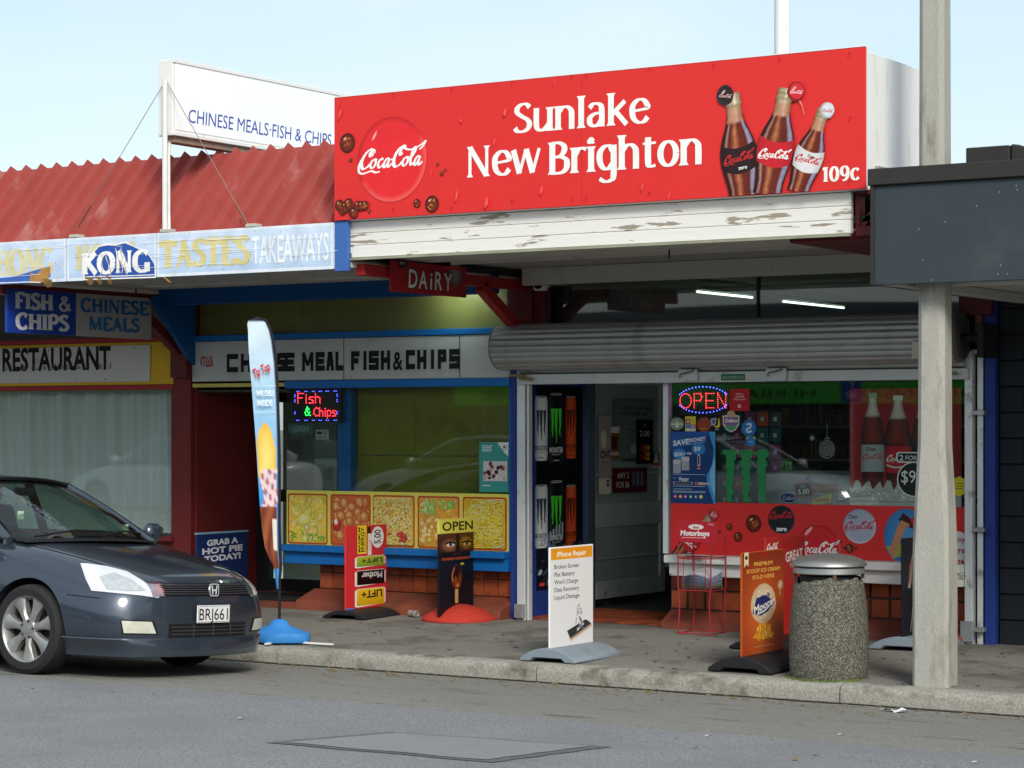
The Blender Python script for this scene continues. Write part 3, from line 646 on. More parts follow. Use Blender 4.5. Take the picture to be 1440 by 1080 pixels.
# entry: poster wall, frame, door, floor
bx('entry_wall', blue_d, dairy, XD-.02, XD+.06, YW+.14, 17.80, .13, 2.5, bevel=0)
bx('door_jamb', M('grey_blue_frame', (.08, .11, .16), .5), dairy, XD-.0, XD+.10, 17.82, 17.96, .2, 2.5)
fl = bx('entry_floor', grout, dairy, XD+.06, XC, YW-.01, 18.0, .1, .180, bevel=0)
fmesh = [MB().box(-.0735, .0735, -.0735, .0735, 0, .012).mesh('floor_tile', m_, bevel=.003) for m_ in tile_ms]
rf = random.Random(2)
for j in range(7):
    for i in range(9):
        x = XD+.14+i*.152; y = YW+.06+j*.152
        if x+.07 < XC: link('tile', fmesh[rf.choice((0, 0, 1, 2))], fl, (x+8.4, y-YW, y*.02+.183-16.84*.02-.15+rf.uniform(0, .001)))
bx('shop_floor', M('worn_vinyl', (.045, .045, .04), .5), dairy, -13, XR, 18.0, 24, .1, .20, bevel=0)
# door leaf along the depth
dxp = XD+.04
leaf = thing('shop_door', 'grey aluminium glazed door of the dairy standing open behind the entry', 'door', (dxp, 17.97, .27)); leaf.rotation_euler = (0, 0, PI/2)
DL, DHt = 1.42, 2.1
m = MB().box(0, .10, 0, .045, 0, DHt).box(DL-.10, DL, 0, .045, 0, DHt).box(.10, DL-.10, 0, .045, 0, .16).box(.10, DL-.10, 0, .045, .66, .88).box(.10, DL-.10, 0, .045, DHt-.12, DHt)
m.build('door_frame', alu, leaf, bevel=.004)
gm = M('dusty_glass_panel', (.40, .47, .44), .25, var=.15, scale=2)
for z0, z1 in ((.16, .66), (.88, DHt-.12)): MB().box(.10, DL-.10, .02, .026, z0, z1).build('door_pane', gm, leaf)
for zz in (.36, 1.14): MB().box(.10, DL-.10, .005, .02, zz, zz+.02).build('glazing_bar', alu, leaf, bevel=.003)
MB().box(DL-.07, DL-.03, -.05, 0, .72, .84).build('door_handle', steel, leaf, bevel=.008)
# window of the dairy
z_s1 = zat(1150, 787, YW-.12); z_s0 = zat(1150, 812, YW-.12); z_top = 2.22
bx('window_sill', white_p, dairy, XC+.055, xg1-.005, YW-.20, YW+.10, z_s1-.065, z_s1, bevel=.006)
bx('sill_apron', white_p, dairy, XC+.075, xg1-.005, YW-.14, YW+.10, z_s0-.03, z_s1-.067, bevel=.004)
MB().box(XC, xg1, YW+.0, YW+.006, z_s1, 2.5).build('window_pane', GLASS, dairy, True)
bx('window_jamb', alu, dairy, XC-.05, XC-.003, YW-.02, YW+.06, z_s1, 2.5)
bb = bx('tiled_base', grout, dairy, XC, xg1, YW+.035, YW+.3, .1, z_s0-.03, bevel=0)
zl2 = .33
tiles(bb, XC, xg1+.02, YW+.02, zl2, 2, (-8.4, YW, .15), sz=.165)
MB().prism([(YW-.15, .14), (YW-.15, .235), (YW+.03, zl2-.003), (YW+.03, .14)], 'x', XC, xg1).build('tiled_ledge', ledge_m, dairy, True, bevel=.004)
# transom glass and upper wall
z_d0 = 2.45; MB().box(XD+.03, XR-.05, YW+.06, YW+.066, 2.5, 3.12).build('transom_pane', GLASS, dairy, True)
bx('transom_bar', black_m, dairy, XD+.03, XR-.05, YW+.02, YW+.10, 2.42, 2.5)
for px in (1060,): xx = W(px, 420, YW)[0]; bx('transom_mullion', M('dark_frame', (.035, .036, .032), .6), dairy, xx, xx+.02, YW+.045, YW+.10, 2.5, 3.12)
# shell of the shop room
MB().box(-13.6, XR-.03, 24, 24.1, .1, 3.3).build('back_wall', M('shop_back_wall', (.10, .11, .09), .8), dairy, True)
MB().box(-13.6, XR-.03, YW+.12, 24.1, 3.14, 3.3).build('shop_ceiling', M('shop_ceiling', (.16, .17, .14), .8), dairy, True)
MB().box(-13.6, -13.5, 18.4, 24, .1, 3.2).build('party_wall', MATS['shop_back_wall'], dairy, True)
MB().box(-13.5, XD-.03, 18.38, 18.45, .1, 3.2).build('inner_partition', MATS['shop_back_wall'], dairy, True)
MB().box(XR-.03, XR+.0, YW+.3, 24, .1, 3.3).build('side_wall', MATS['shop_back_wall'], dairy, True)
# roller shutter
sh = thing('roller_shutter', 'grey ribbed roller shutter coiled above the dairy front', 'shutter', (-8.6, YW-.24, 2.545))
RX0, RX1 = XD-.06+8.6, W(1352, 480, YW-.24)[0]+8.6; RR = .185
def slatmesh():
    pr = []; n = 6; w_ = 2*PI/20
    for i in range(n+1):
        t = i/n; an = -w_/2+w_*t; r = RR+.013*math.sin(PI*t)**.8; pr.append((r*math.sin(an), r*math.cos(an)))
    inner = [((RR-.02)*math.sin(w_/2), (RR-.02)*math.cos(w_/2)), ((RR-.02)*math.sin(-w_/2), (RR-.02)*math.cos(-w_/2))]
    return MB().prism(pr+inner, 'x', RX0+.02, RX1-.02).mesh('slat', steel, smooth=50)
sm = slatmesh()
for i in range(20):
    o = link('slat', sm, sh); o.rotation_euler = (2*PI*i/20+.1, 0, 0)
for xx in (RX0, RX1-.02):
    q = MB(); prf = [(RR*(1.06)*math.cos(2*PI*i/16), RR*1.06*math.sin(2*PI*i/16)) for i in range(16)]; q.prism(prf, 'x', xx, xx+.02).build('drum_end', M('dull_steel', (.22, .22, .21), .5, metal=.5), sh, bevel=.003)
MB().tube([(RX1-.05, 0, 0), (RX1+.24, 0, 0)], .03, 12).build('axle', black_m, sh)
MB().box(RX1+.17, RX1+.22, -.12, .2, -.16, .10).build('axle_bracket', black_m, sh, bevel=.004)
for i in range(1, 7):                                                 # rings of the coil seen at the open end
    rr = RR*(1-.11*i); MB().grid([[(RX1+.0+d, (rr+e)*math.cos(2*PI*j/28), (rr+e)*math.sin(2*PI*j/28)) for j in range(28)] for d, e in ((0, 0), (.012, 0), (.012, .008), (0, .008))], True).build('coil_ring', MATS['dull_steel'], sh)
for i in range(1):
    z0 = -.175-.055*(i+0); MB().prism([(.12, z0), (.105, z0-.012), (.105, z0-.04), (.12, z0-.053), (.135, z0-.053), (.135, z0)], 'x', RX0+.13, RX1-.02).build('slat', steel, sh, smooth=50)
zb = -.175-.055
MB().box(RX0+.12, RX1+.01, .10, .15, zb-.09, zb-.002).build('bottom_bar', M('pale_shutter_bar', (.55, .57, .56), .45, metal=.2, dirt=(.3, .28, .24), dscale=5, dpos=(.6, .75)), sh, bevel=.004)
for px in (969, 1093):
    xx = W(px, 533, YW-.14)[0]+8.6; MB().box(xx-.09, xx+.09, .07, .099, zb-.085, zb+.02).build('handle_plate', MATS['pale_shutter_bar'], sh, bevel=.003)
    MB().tube([(xx-.06, .05, zb-.05), (xx-.05, .04, zb-.02), (xx+.05, .04, zb-.0), (xx+.06, .065, zb+.01)], .006, 6).build('handle', M('rusty_rod', (.12, .08, .05), .7), sh)
for xx, sg_ in ((RX0+.16, 1), (RX1-.2, 1)):
    MB().tube([(xx-.1, .06, zb-.01), (xx+.06, .06, zb-.015)], .014, 8).tube([(xx+.0, .06, zb-.04), (xx+.14, .06, zb-.045)], .012, 8).build('shoot_bolt', M('brass_bolt', (.35, .27, .12), .5, metal=.6), sh)
a = Art(); xx = W(1031, 535, YW-.14)[0]+8.6; a.rect(xx-.11, zb-.075, xx+.11, zb-.025, '1f6a3a'); a.text('LOCAL LOTTERIES OUTLET', xx, zb-.062, .022, 'c9d8cc', 'c', width=.2); a.build('sticker', sh, PRINT, .098)
bx('hood_plate', M('cream_plate', (.6, .58, .5), .6), sh, W(1288, 490, YW-.45)[0]-.03, W(1288, 490, YW-.45)[0]+.02, YW-.46, YW-.44, zat(1288, 504, YW-.45), zat(1288, 480, YW-.45))

# ---------------- black block wall on the right
blk = thing('block_building', 'black painted concrete block shop building at the right edge', 'building', (-5, YW, .15))
core = MB().box(XR+.02, 6, YW+.035, 24, .1, 3.6).build('wall', block_m, blk, True)
bmesh_ = MB().box(-.196, .196, 0, .04, -.096, .096).mesh('block', block_m, bevel=.006); hmesh = MB().box(-.097, .097, 0, .04, -.096, .096).mesh('block', block_m, bevel=.006)
rb = random.Random(8)
for r in range(16):
    n0 = 9
    for i in range(n0):
        x = XR+.03+.2*(1-(r % 2)*.5)+i*.4-(0 if r % 2 == 0 else .0)
        if r % 2 and i == 0: link('block', hmesh, core, (XR+.03+.1+5-.0, .005, .12+.2*r)); 
        xx = XR+.23+.4*i+(.2 if r % 2 else 0)
        link('block', bmesh_, core, (xx+5, -.003+rb.uniform(0, .003), .12+.2*r))
# ================================================================== canopies
# --- red mansard verandah on the left
YC = 14.22
mz0 = W(100, 329, YC)[1]; mz1 = 4.18
XM1 = W(470, 250, YC)[0]-.0
ver = thing('red_verandah', 'red ribbed iron verandah with faded blue lettered fascia over the takeaway', 'verandah', (-15, YC, 3))
mzl, mzr = W(0, 337, YC)[1], W(469, 312, YC)[1]
mz0 = (mzl+mzr)/2
def rib_sheet(x0, n, pitch=.187):
    rows_b = []; prof = []
    for i in range(n):
        b = x0+i*pitch; prof += [(b, 0), (b+.055, 0), (b+.080, .056), (b+.090, .056), (b+.110, 0)]
    prof.append((x0+n*pitch, 0))
    p0 = Vector((0, YC+.055, mz0-.07)); p1 = Vector((0, YC+.78, mz1)); nrm = Vector((0, -(p1-p0).z, (p1-p0).y)).normalized()
    rows = []
    for t in (0, 1):
        c = p0.lerp(p1, t); rows.append([(x, c.y+nrm.y*h, c.z+nrm.z*h) for x, h in prof])
    rows.append([(x, p1.y+.05, p1.z+nrm.z*h-.04) for x, h in prof])
    return MB().grid(rows).build('roof_sheet', red_roof, ver, True, smooth=0)
x = XM1-.187*4
while x > -21: rib_sheet(x, 4); x -= .187*4
MB().box(-21, XM1, YC+.76, 17.2, 3.55, 3.62).build('flat_roof', M('grey_roofing', (.3, .3, .3), .8), ver, True)
MB().prism([(YC+.81, 3.6), (YC+.83, 4.13), (YC+.86, 4.13), (YC+.91, 3.6)], 'x', -21, XM1).build('ridge_board', red_d, ver, True)
fz1 = W(300, 323, YC)[1]; fz0 = W(300, 386, YC)[1]
MB().box(-21, XM1+.0, YC+.0, YC+.04, fz0, fz1).build('fascia_board', M('faded_blue_board', (.50, .60, .74), .6, var=.06, dirt=(.6, .62, .62), dscale=2, dpos=(.5, .8)), ver, True, bevel=.003)
MB().box(XM1+.003, XM1+.13, YC+.0, YC+.04, fz0-.02, fz1+.01).build('blue_end_board', M('fascia_blue', (.05, .14, .42), .6, dirt=(.5, .55, .6), dscale=6, dpos=(.66, .7)), ver, True, bevel=.003)
MB().box(-21, XM1+.13, YC+.045, YC+.12, fz0+.01, fz0+.05).build('gutter_board', soffit_m, ver, True)
for i in range(28):
    MB().box(XM1-.2*(i+1)+.004+.1, XM1-.2*i-.004+.1, YC+.12, YW-.01, fz0+.06, fz0+.075).build('soffit_board', soffit_m, ver, True)
MB().box(-21, XM1+.13, YC+.05, YW-.02, fz0+.08, fz0+.12).build('soffit_backing', dark_in, ver, True)
for yy, xa, xb in ((YC+.55, XM1-.75, XM1+.13), (YC+.55, -13.2, -11.9)): MB().box(xa, xb, yy, yy+.12, fz0-.03, fz0+.058).build('soffit_rail', soffit_m, ver, True, bevel=.004)
a = Art(); hf = fz1-fz0
U = lambda px: W(px, 355, YC)[0]
def F2(art, fn): pass
u0 = U(0)-3
# two sheets, white borders
for p0, p1 in ((None, 93), (95, 220), (221.5, 469)):
    xa = U(p0) if p0 else u0; xb = U(p1)
    a.rect(xa, .0, xb, hf, 'dfe7f0'); a.rect(xa+.02, .025, xb-.02, hf-.02, 'b9cfe9', 'cddcf0')
for s_, p0, p1, col in (('HONG', -5, 75, 'd9d0a2'), ('TASTES', 226, 352, 'd8cc8e')): roman(a, s_, U(p0), hf*.2, hf*.62, col, width=U(p1)-U(p0), thin=.09, thick=.22)
roman(a, 'KONG', U(107), hf*.25, hf*.58, 'd8d0a4', width=U(192)-U(107), thin=.09, thick=.22)
a.text('TAKEAWAYS', U(355), hf*.2, hf*.62, 'eef3f8', width=U(463)-U(355), bold=.012)
# torn window showing the older lettering
R = random.Random(4)
tear = [(118, .02), (117, .3), (124, .42), (122, .55), (128, .62), (138, .78), (150, .82), (165, .80), (178, .84), (190, .74), (203, .62), (212, .5), (219, .3), (220, .0)]
a.poly([(U(p), hf*v+R.uniform(-.008, .008)) for p, v in tear], 'f4f1ea')
a.poly([(U(p+(2 if p < 160 else -1.5)), hf*(v*.95+.015)) for p, v in tear], '2c55a8')
roman(a, 'KONG', U(115), hf*.14, hf*.50, 'f6f3ee', width=U(212)-U(115), thin=.10, thick=.24)
a.stroke([(U(120), .03), (U(180), .022), (U(220), .02)], .008, 'f0ede6')
for k in range(5):
    px = R.choice((130, 150, 172, 178, 140)); pts = [(U(px+R.uniform(-6, 6)), hf*R.uniform(0, .2))]
    for j in range(5): pts.append((pts[-1][0]+R.uniform(-.03, .03), pts[-1][1]+hf*.12))
    a.stroke(pts, [.006, .012, .004, .01, .003], 'efe9dc'); a.stroke([(p[0]+.006, p[1]) for p in pts], .004, '6b4520')
a.poly([(U(0)-.1, .0), (U(0)-.1, .05), (U(20), .06), (U(40), .09), (U(52), .11), (U(70), .13), (U(72), .05), (U(60), 0)], '3c66b4')
a.poly([(U(42), .0), (U(44), .09), (U(52), .07), (U(60), .12), (U(72), .13), (U(70), .04), (U(60), .0)], 'b08046')
a.stroke([(U(0)-.1, .012), (U(40), .01), (U(58), .0)], .008, 'f0f0ee')
for i in range(70):
    x = R.uniform(U(0), U(469)); y = R.uniform(0, hf); 
    a.ell(x, y, .004, .004, '6c7480', n=6)
for i in range(26):
    x = R.uniform(U(0), U(440)); y = R.uniform(.05, hf-.05); a.stroke([(x, y), (x+R.uniform(.1, .3), y+R.uniform(-.01, .01)), (x+R.uniform(.3, .5), y+R.uniform(-.01, .01))], .003, 'eef2f6')
o = a.build('print', ver, PRINTM); o.location = (15, -.003, fz0-3)
for (px, w_) in ((120, .10), (135, .07), (150, .06), (60, .12), (66, .06)):
    x = U(px); MB().add([(x, YC-.01, fz0+.03), (x+w_, YC-.015, fz0+.02), (x+w_*.8, YC+.01, fz0-.03), (x+w_*.3, YC+.02, fz0-.045), (x+w_*.1, YC+.0, fz0-.01)], [(0, 1, 2, 3, 4)]).build('wood_splinter', wood_raw, ver, True, smooth=0)
MB().bar((U(232), YC-.01, fz0-.005), (U(240), YC+.0, fz0-.05), .02, .008).build('wood_splinter', wood_raw, ver, True)
for px in (104, 353, 232): MB().box(U(px)-.05, U(px)+.05, YC-.01, YC+.08, fz1+.003, fz1+.03).build('fixing_bracket', M('pale_plate', (.5, .48, .42), .6), ver, True, bevel=.003)
# red and blue brackets at the party wall, seen under the verandah
def bracket(x, name_, label, group, mat, yb, zlow, ytop, par=None, zt=3.08, post=True, beam=True):
    t = thing(name_, label, 'bracket', (x, YW, zlow), group=group)
    o = Vector((x, YW, zlow))
    if beam: MB().box(x-.04, x+.04, YC+.12, YW-.02, zt-.09, zt).build('beam', mat, t, True, bevel=.004)
    MB().bar((x, YW-.12, zlow), (x, yb, zt-.09), .08, .09).build('brace', mat, t, True)
    if post: MB().box(x-.10, x+.10, YW-.14, YW-.03, zlow-.25, zt-.0).build('wall_post', red_d, t, True, bevel=.004)
    return t
bracket(-14.48, 'verandah_bracket', 'red steel brace between restaurant and takeaway under the verandah', 'red steel braces under the canopies', red_d, 16.05, 2.58, YC, zt=fz0+.02)
MB().prism([(YW-.05, 2.45), (YW-.05, fz0), (YW-.62, fz0), (YW-.62, fz0-.08), (YW-.12, 2.5)], 'x', XP+.01, XP+.06).build('blue_gusset', MATS['beam_blue'], fish, True)
bracket(XD+.10, 'verandah_bracket', 'red steel brace beside the dairy hanging sign at the roller shutter', 'red steel braces under the canopies', red_b, 16.05, 2.66, YC, zt=3.13)
bx('brace_post', red_d, dairy, XD-.08, XD+.30, YW-.10, YW+.02, 2.72, 3.12)

# --- dairy canopy: white timber fascia, boarded soffit
can = thing('dairy_canopy', 'flat canopy over the dairy with peeling white timber fascia and boarded soffit', 'canopy', (-8.5, 14.3, 3.1))
YF = 14.27
cz0 = W(850, 345, YF)[1]; cx0, cx1 = W(486, 340, YF)[0], W(1196, 300, YF)[0]
czt = W(850, 290, YF)[1]
hh = (czt-cz0)
b0 = cz0
for i, fr_ in enumerate((.34, .33, .33)):
    MB().box(cx0, cx1, YF+.004*i, YF+.05, b0, b0+hh*fr_-.003).build('fascia_board', white_p, can, True, bevel=.004); b0 += hh*fr_
MB().box(cx0-.01, cx1+.01, YF-.035, YF+.05, czt+.002, czt+.045).build('capping', white_p, can, True, bevel=.006)
MB().box(cx0, cx1, YF-.02, YF+.01, cz0-.02, cz0-.003).build('drip_edge', M('mossy_edge', (.30, .31, .22), .8, var=.4), can, True)
nb = int((cx1-cx0+.3)/.145)
for i in range(nb):
    MB().box(cx0+.145*i+.003, cx0+.145*(i+1)-.003, YF+.07, 15.28, cz0+.02, cz0+.035).build('soffit_board', soffit_m, can, True, bevel=.002)
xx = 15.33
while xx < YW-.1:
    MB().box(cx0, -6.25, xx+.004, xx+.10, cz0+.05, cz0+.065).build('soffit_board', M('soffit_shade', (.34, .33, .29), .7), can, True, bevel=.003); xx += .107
MB().box(cx0+.3, -6.25, 15.285, 15.325, cz0-.0, cz0+.06).build('soffit_batten', soffit_m, can, True)
MB().box(XD+.2, -6.25, YW-.30, YW-.22, cz0-.10, cz0+.048).build('wall_beam', soffit_m, can, True, bevel=.004)
MB().box(cx0, -6.25, YF+.06, 17, cz0+.08, cz0+.12).build('canopy_deck', dark_in, can, True)
MB().box(cx0, -6.25, 14.4, 24.1, cz0+.40, cz0+.46).build('roof', M('grey_roofing', (.3, .3, .3), .8), can, True)
MB().tube([(W(950, 370, 15.2)[0], 15.1, cz0+.02), (W(950, 370, 15.2)[0], 15.1, cz0-.05)], .006).build('hook', black_m, can, True)
# dark red steel at the right end
st = thing('canopy_steel', 'dark red steel channel frame at the right end of the dairy canopy', 'steel frame', (-6.3, 14.3, 3.0))
MB().box(cx1+.01, -5.98, YF+.05, YF+.13, cz0-.02, cz0+.05).box(cx1+.01, -5.98, YF+.05, YF+.13, czt-.02, czt+.03).box(cx1+.01, cx1+.05, YF+.05, YF+.13, cz0+.05, czt-.02).build('channel', red_d, st, True, bevel=.004)
MB().bar((cx1+.05, YF+.09, cz0+.05), (cx1+.24, YF+.09, czt-.03), .06, .04).build('strut', red_d, st, True)
MB().box(cx1-.5, -6.15, 14.36, YW-.3, cz0-.04, cz0+.015).build('side_beam', red_d, st, True, bevel=.004)

# --- big red billboard box
YB = 14.2
bx0, bx1 = W(470, 200, YB)[0], W(1217, 160, YB)[0]
bz0 = W(1217, 265, YB)[1]; bz1 = W(1217, 65, YB)[1]; bw, bh = bx1-bx0, bz1-bz0
bil = thing('billboard', 'long red shop billboard reading Sunlake New Brighton with three cola bottles', 'billboard', (bx0, YB, bz0))
redm = M('billboard_red', lin('dc302e'), .5, var=.03)
dep = WX(1337, 200, bx1)[0]-YB
MB().box(.02, bw-.02, .03, dep, .0, bh-.02).build('box', white_c, bil, bevel=.004)
MB().box(bw-.018, bw-.003, .022, .06, .02, bh-.01).build('edge_trim', white_c, bil)
ux = lambda px: W(px, 180, YB)[0]-bx0
jx = ux(817)
MB().box(0, jx-.0015, 0, .02, 0, bh).build('face_panel', redm, bil, bevel=.002)
MB().box(jx+.0015, bw, 0, .02, 0, bh).build('face_panel', redm, bil, bevel=.002)
def uv(px, py, X0=None, Y=YB): x, z = W(px, py, Y); return x-(bx0 if X0 is None else X0), z-bz0
a = Art()
def roman_fit(a, s, pl, pr, pb, pt, col, **k):
    u0_, v0_ = uv(pl, pb); u1_, v1_ = uv(pr, pb); hh_ = uv(pl, pt)[1]-v0_
    roman(a, s, u0_, v0_, hh_, col, width=u1_-u0_, **k)
roman_fit(a, 'Sunlake', 721, 914, 188, 146, 'f7f3ee', thin=.055, thick=.155, nib=.0)
roman_fit(a, 'New', 655, 762, 250, 207, 'f7f3ee', thin=.055, thick=.155)
roman_fit(a, 'Brighton', 770, 990, 246, 201, 'f7f3ee', thin=.055, thick=.155)
roman_fit(a, '109c', 1156, 1209, 256, 235, 'f7efe8', thin=.07, thick=.18)
# the round button and its bubbles
def button(a, cx, cy, r, base, lo, hi, ry=None):
    ry = ry or r
    def fp(u, v): an = 2*PI*u; return (cx+r*v*math.cos(an), cy+ry*v*math.sin(an))
    B, Lo, Hi = lin(base), lin(lo), lin(hi)
    def fc(u, v):
        an = 2*PI*u; e = max(0, (v-.86)/.14); up = math.sin(an-.6)
        if e > 0: return tuple(B[k]+((Hi[k] if up < 0 else Lo[k])-B[k])*e*(.75 if abs(up) > .2 else .4) for k in range(3))
        return B
    a.grid(fp, fc, 40, 14)
bcx, bcy = uv(551, 224); brx = (uv(600, 224)[0]-uv(503, 224)[0])/2; bry = (uv(551, 164)[1]-uv(551, 284)[1])/2
button(a, bcx, bcy, brx, 'e4292f', 'b01a1e', 'f06a66', bry)
a.ell(bcx-.16, bcy+.19, .05, .012, 'fbd5cf', 'e4403f', rot=1.0, n=14)
cola(a, bcx-.005, bcy-.005, uv(596, 224)[0]-uv(505, 224)[0], 'fbf6f2', bold=1.1)
RB = random.Random(21)
def bubble(a, x, y, r, n=16, sp=12):
    a.ell(x, y, r, r*1.04, '8a3413', '4a120a', n=n, hx=.1, hy=-.2)
    for i in range(sp):
        q = RB.uniform(0, 6.3); d = RB.uniform(0, .7)*r; a.ell(x+d*math.cos(q), y+d*math.sin(q), r*RB.uniform(.1, .3), r*RB.uniform(.05, .15), RB.choice(('d9832c', 'f0b04a', 'a8521c', '5e1a0c')), '7a2c12', rot=RB.uniform(0, 3), n=8)
    a.ell(x-.3*r, y+.45*r, r*.28, r*.14, 'f5d8b8', 'b0602a', rot=.6, n=8)
for px, py, pr in ((489, 201, 13.5), (512, 282, 0), (608, 287, 11.5), (587, 286, 6), (494, 225, 3), (622, 244, 3.2), (616, 231, 2), (627, 239, 1.8), (520, 297, 2.5)):
    if pr: x, y = uv(px, py); bubble(a, x, y, pr*.0055, sp=12 if pr > 5 else 3)
# quarter cluster cut off at the lower left
for i in range(9):
    x, y = uv(478+i*4.5+RB.uniform(-2, 2), 293+RB.uniform(-8, 8)); bubble(a, max(x, .05), max(y, .05), RB.uniform(.03, .045), sp=8)
# three bottles
PF = [(0, .118), (.04, .125), (.12, .118), (.22, .098), (.30, .096), (.38, .112), (.46, .128), (.54, .134), (.60, .128), (.68, .105), (.76, .072), (.84, .050), (.90, .046), (.925, .056), (.945, .048), (.97, .050), (1.0, .046)]
def prof(t):
    for (a_, b_), (c_, d_) in zip(PF, PF[1:]):
        if t <= c_: return b_+(d_-b_)*(t-a_)/(c_-a_)
    return PF[-1][1]
def bottle(a, x, y, h, lean, band, bandtxt, cap, capdir, t0=.0, sub=None, sx=1, full=.80, txt='cola', glass='c4ac88'):
    cs, sn = math.cos(lean), math.sin(lean)
    def T(u, t): 
        X, Y_ = u*h*sx, t*h; return (x+X*cs+Y_*sn, max(.003, y-X*sn+Y_*cs))
    rnd = random.Random(int(x*1000))
    def fc(u, v):
        t = t0+(1-t0)*v; s_ = 2*u-1; j = .05*math.sin(40*t+7*s_)+.04*math.sin(90*t)
        if t < full:
            base = Vector(lin('6e2616')); edge = Vector(lin('240a08')); hi = Vector(lin('dc9060'))
            c = base.lerp(edge, min(1, abs(s_)**2.2*1.1)); c = c.lerp(hi, max(0, .55-abs(s_+.15)*2.2+j)); 
            if .62 < s_ < .86: c = c.lerp(Vector(lin('b8b0d0')), .55)
            if -.80 < s_ < -.66: c = c.lerp(Vector(lin('e0b0a0')), .45)
        else:
            base = Vector(lin(glass)); c = base.lerp(Vector(lin('6a5a40')), abs(s_)**2*.7); c = c.lerp(Vector(lin('f8f6ee')), max(0, .5-abs(s_-.2)*3+j*3))
            if t < .90: c = c.lerp(Vector(lin('b84a30')), .35+.3*max(0, .86-t)*6)
            if t > .9: c = c.lerp(Vector(lin('6a6040')), .6*(math.sin(t*160) > .1))
        c = c*rnd.uniform(.82, 1.2)
        return tuple(c)
    a.grid(lambda u, v: T((2*u-1)*(prof(t0+(1-t0)*v)+.007), t0+(1-t0)*v), lambda u, v: lin('3a0c0a' if v < full else '7a6c50'), 2, 30)
    a.grid(lambda u, v: T((2*u-1)*prof(t0+(1-t0)*v), t0+(1-t0)*v), fc, 14, 40)
    B = lin(band)
    a.grid(lambda u, v: T((2*u-1)*prof(.42+.19*v)*1.02, .42+.19*v-.035*math.sin(PI*u)+.018), lambda u, v: tuple(c_*(1-.35*abs(2*u-1)**3) for c_ in B), 12, 3)
    cx, cy = T(0, .50+(.02 if sub else 0)); cola(a, cx, cy, .225*h*sx, bandtxt, rot=-lean+.04, bold=1.2)
    if sub: q = T(.02, .435 if sub == 'zero' else .545); a.text(sub, q[0], q[1], .028*h, 'f4f4f4' if sub == 'zero' else '2a2a2a', 'c', bold=.02, rot=-lean)
    cx, cy = T(capdir[0], capdir[1]); r = .066*h
    a.ell(cx, cy, r*1.06, r*1.12, '2a2a2a' if cap == '2a1c1c' else 'b8b8b8' if cap == 'd8dce4' else '8a1418', rot=.3, n=26, jag=.05)
    a.ell(cx+.1*r, cy+.05*r, r*.86, r*.92, cap, rot=.3, n=20); a.ell(cx-.2*r, cy+.35*r, r*.4, r*.2, 'e8c8c8' if cap != 'd8dce4' else 'ffffff', cap, rot=.7, n=10)
    cola(a, cx+.05*r, cy-.1*r, r*1.5, 'e8b8b8' if cap == '2a1c1c' else 'f8e0e0' if cap != 'd8dce4' else 'c82a30', rot=-.2)
def mbot(pbx, pby, ptx, pty, **k):
    x0_, y0_ = uv(pbx, pby); x1_, y1_ = uv(ptx, pty); L_ = math.hypot(x1_-x0_, y1_-y0_); return x0_, y0_, L_, math.atan2(x1_-x0_, y1_-y0_)
def place(pb, pt_, cut, **k):                           # bottle stands below the board's edge: cut = share hidden
    x0_, y0_, L_, ln_ = mbot(*pb, *pt_); h = L_/(1-cut); x = x0_-math.sin(ln_)*h*cut; y = y0_-math.cos(ln_)*h*cut
    bottle(a, x, y, h, ln_, t0=cut, **k)
place((1046, 276), (1031, 131), .24, band='2c1718', bandtxt='c22a2a', cap='2a1c1c', capdir=(-.055, .995), sub='zero', full=.78, sx=1.08)
place((1123, 270), (1160, 153), .22, band='dfdcdc', bandtxt='c8242a', cap='d8dce4', capdir=(.035, .995), sub='Diet', full=.80, sx=1.08)
place((1080, 274), (1107, 124), .20, band='c8202a', bandtxt='fbf2ee', cap='d22a34', capdir=(.075, .985), full=.80, sx=1.13)
a.stroke([uv(1126, 142), uv(1130, 150), uv(1132, 162)], [.012, .006, .003], 'e88a80')
# screws and scuffs
for px, py in ((480, 150), (555, 133), (637, 125), (722, 116), (805, 108), (826, 107), (915, 97), (1005, 92), (1098, 83), (1196, 76), (482, 300), (555, 294), (637, 292), (722, 283), (806, 279), (826, 279), (915, 271), (1196, 255), (1197, 166)):
    x, y = uv(px, py); a.ell(x, y, .008, .008, 'a01a1e', n=8)
for px, py, dx, dy in ((644, 275, 3, 12), (686, 285, 5, 10), (763, 268, 3, 8), (697, 200, 2, 8), (782, 117, 1, 6), (943, 275, 2, 10), (650, 170, 3, 3), (608, 245, 1, 12), (712, 158, 4, 8), (480, 160, 3, 12), (905, 262, 2, 9)):
    x, y = uv(px, py); a.ell(x, y, dx*.0035, dy*.004, 'ef6a62', 'e2363a', rot=-.25, n=10, jag=.2)
a.build('print', bil, PRINT, -.001)
MB().box(.0, bw, -.004, .0, bh, bh+.006).build('top_bead', white_c, bil)

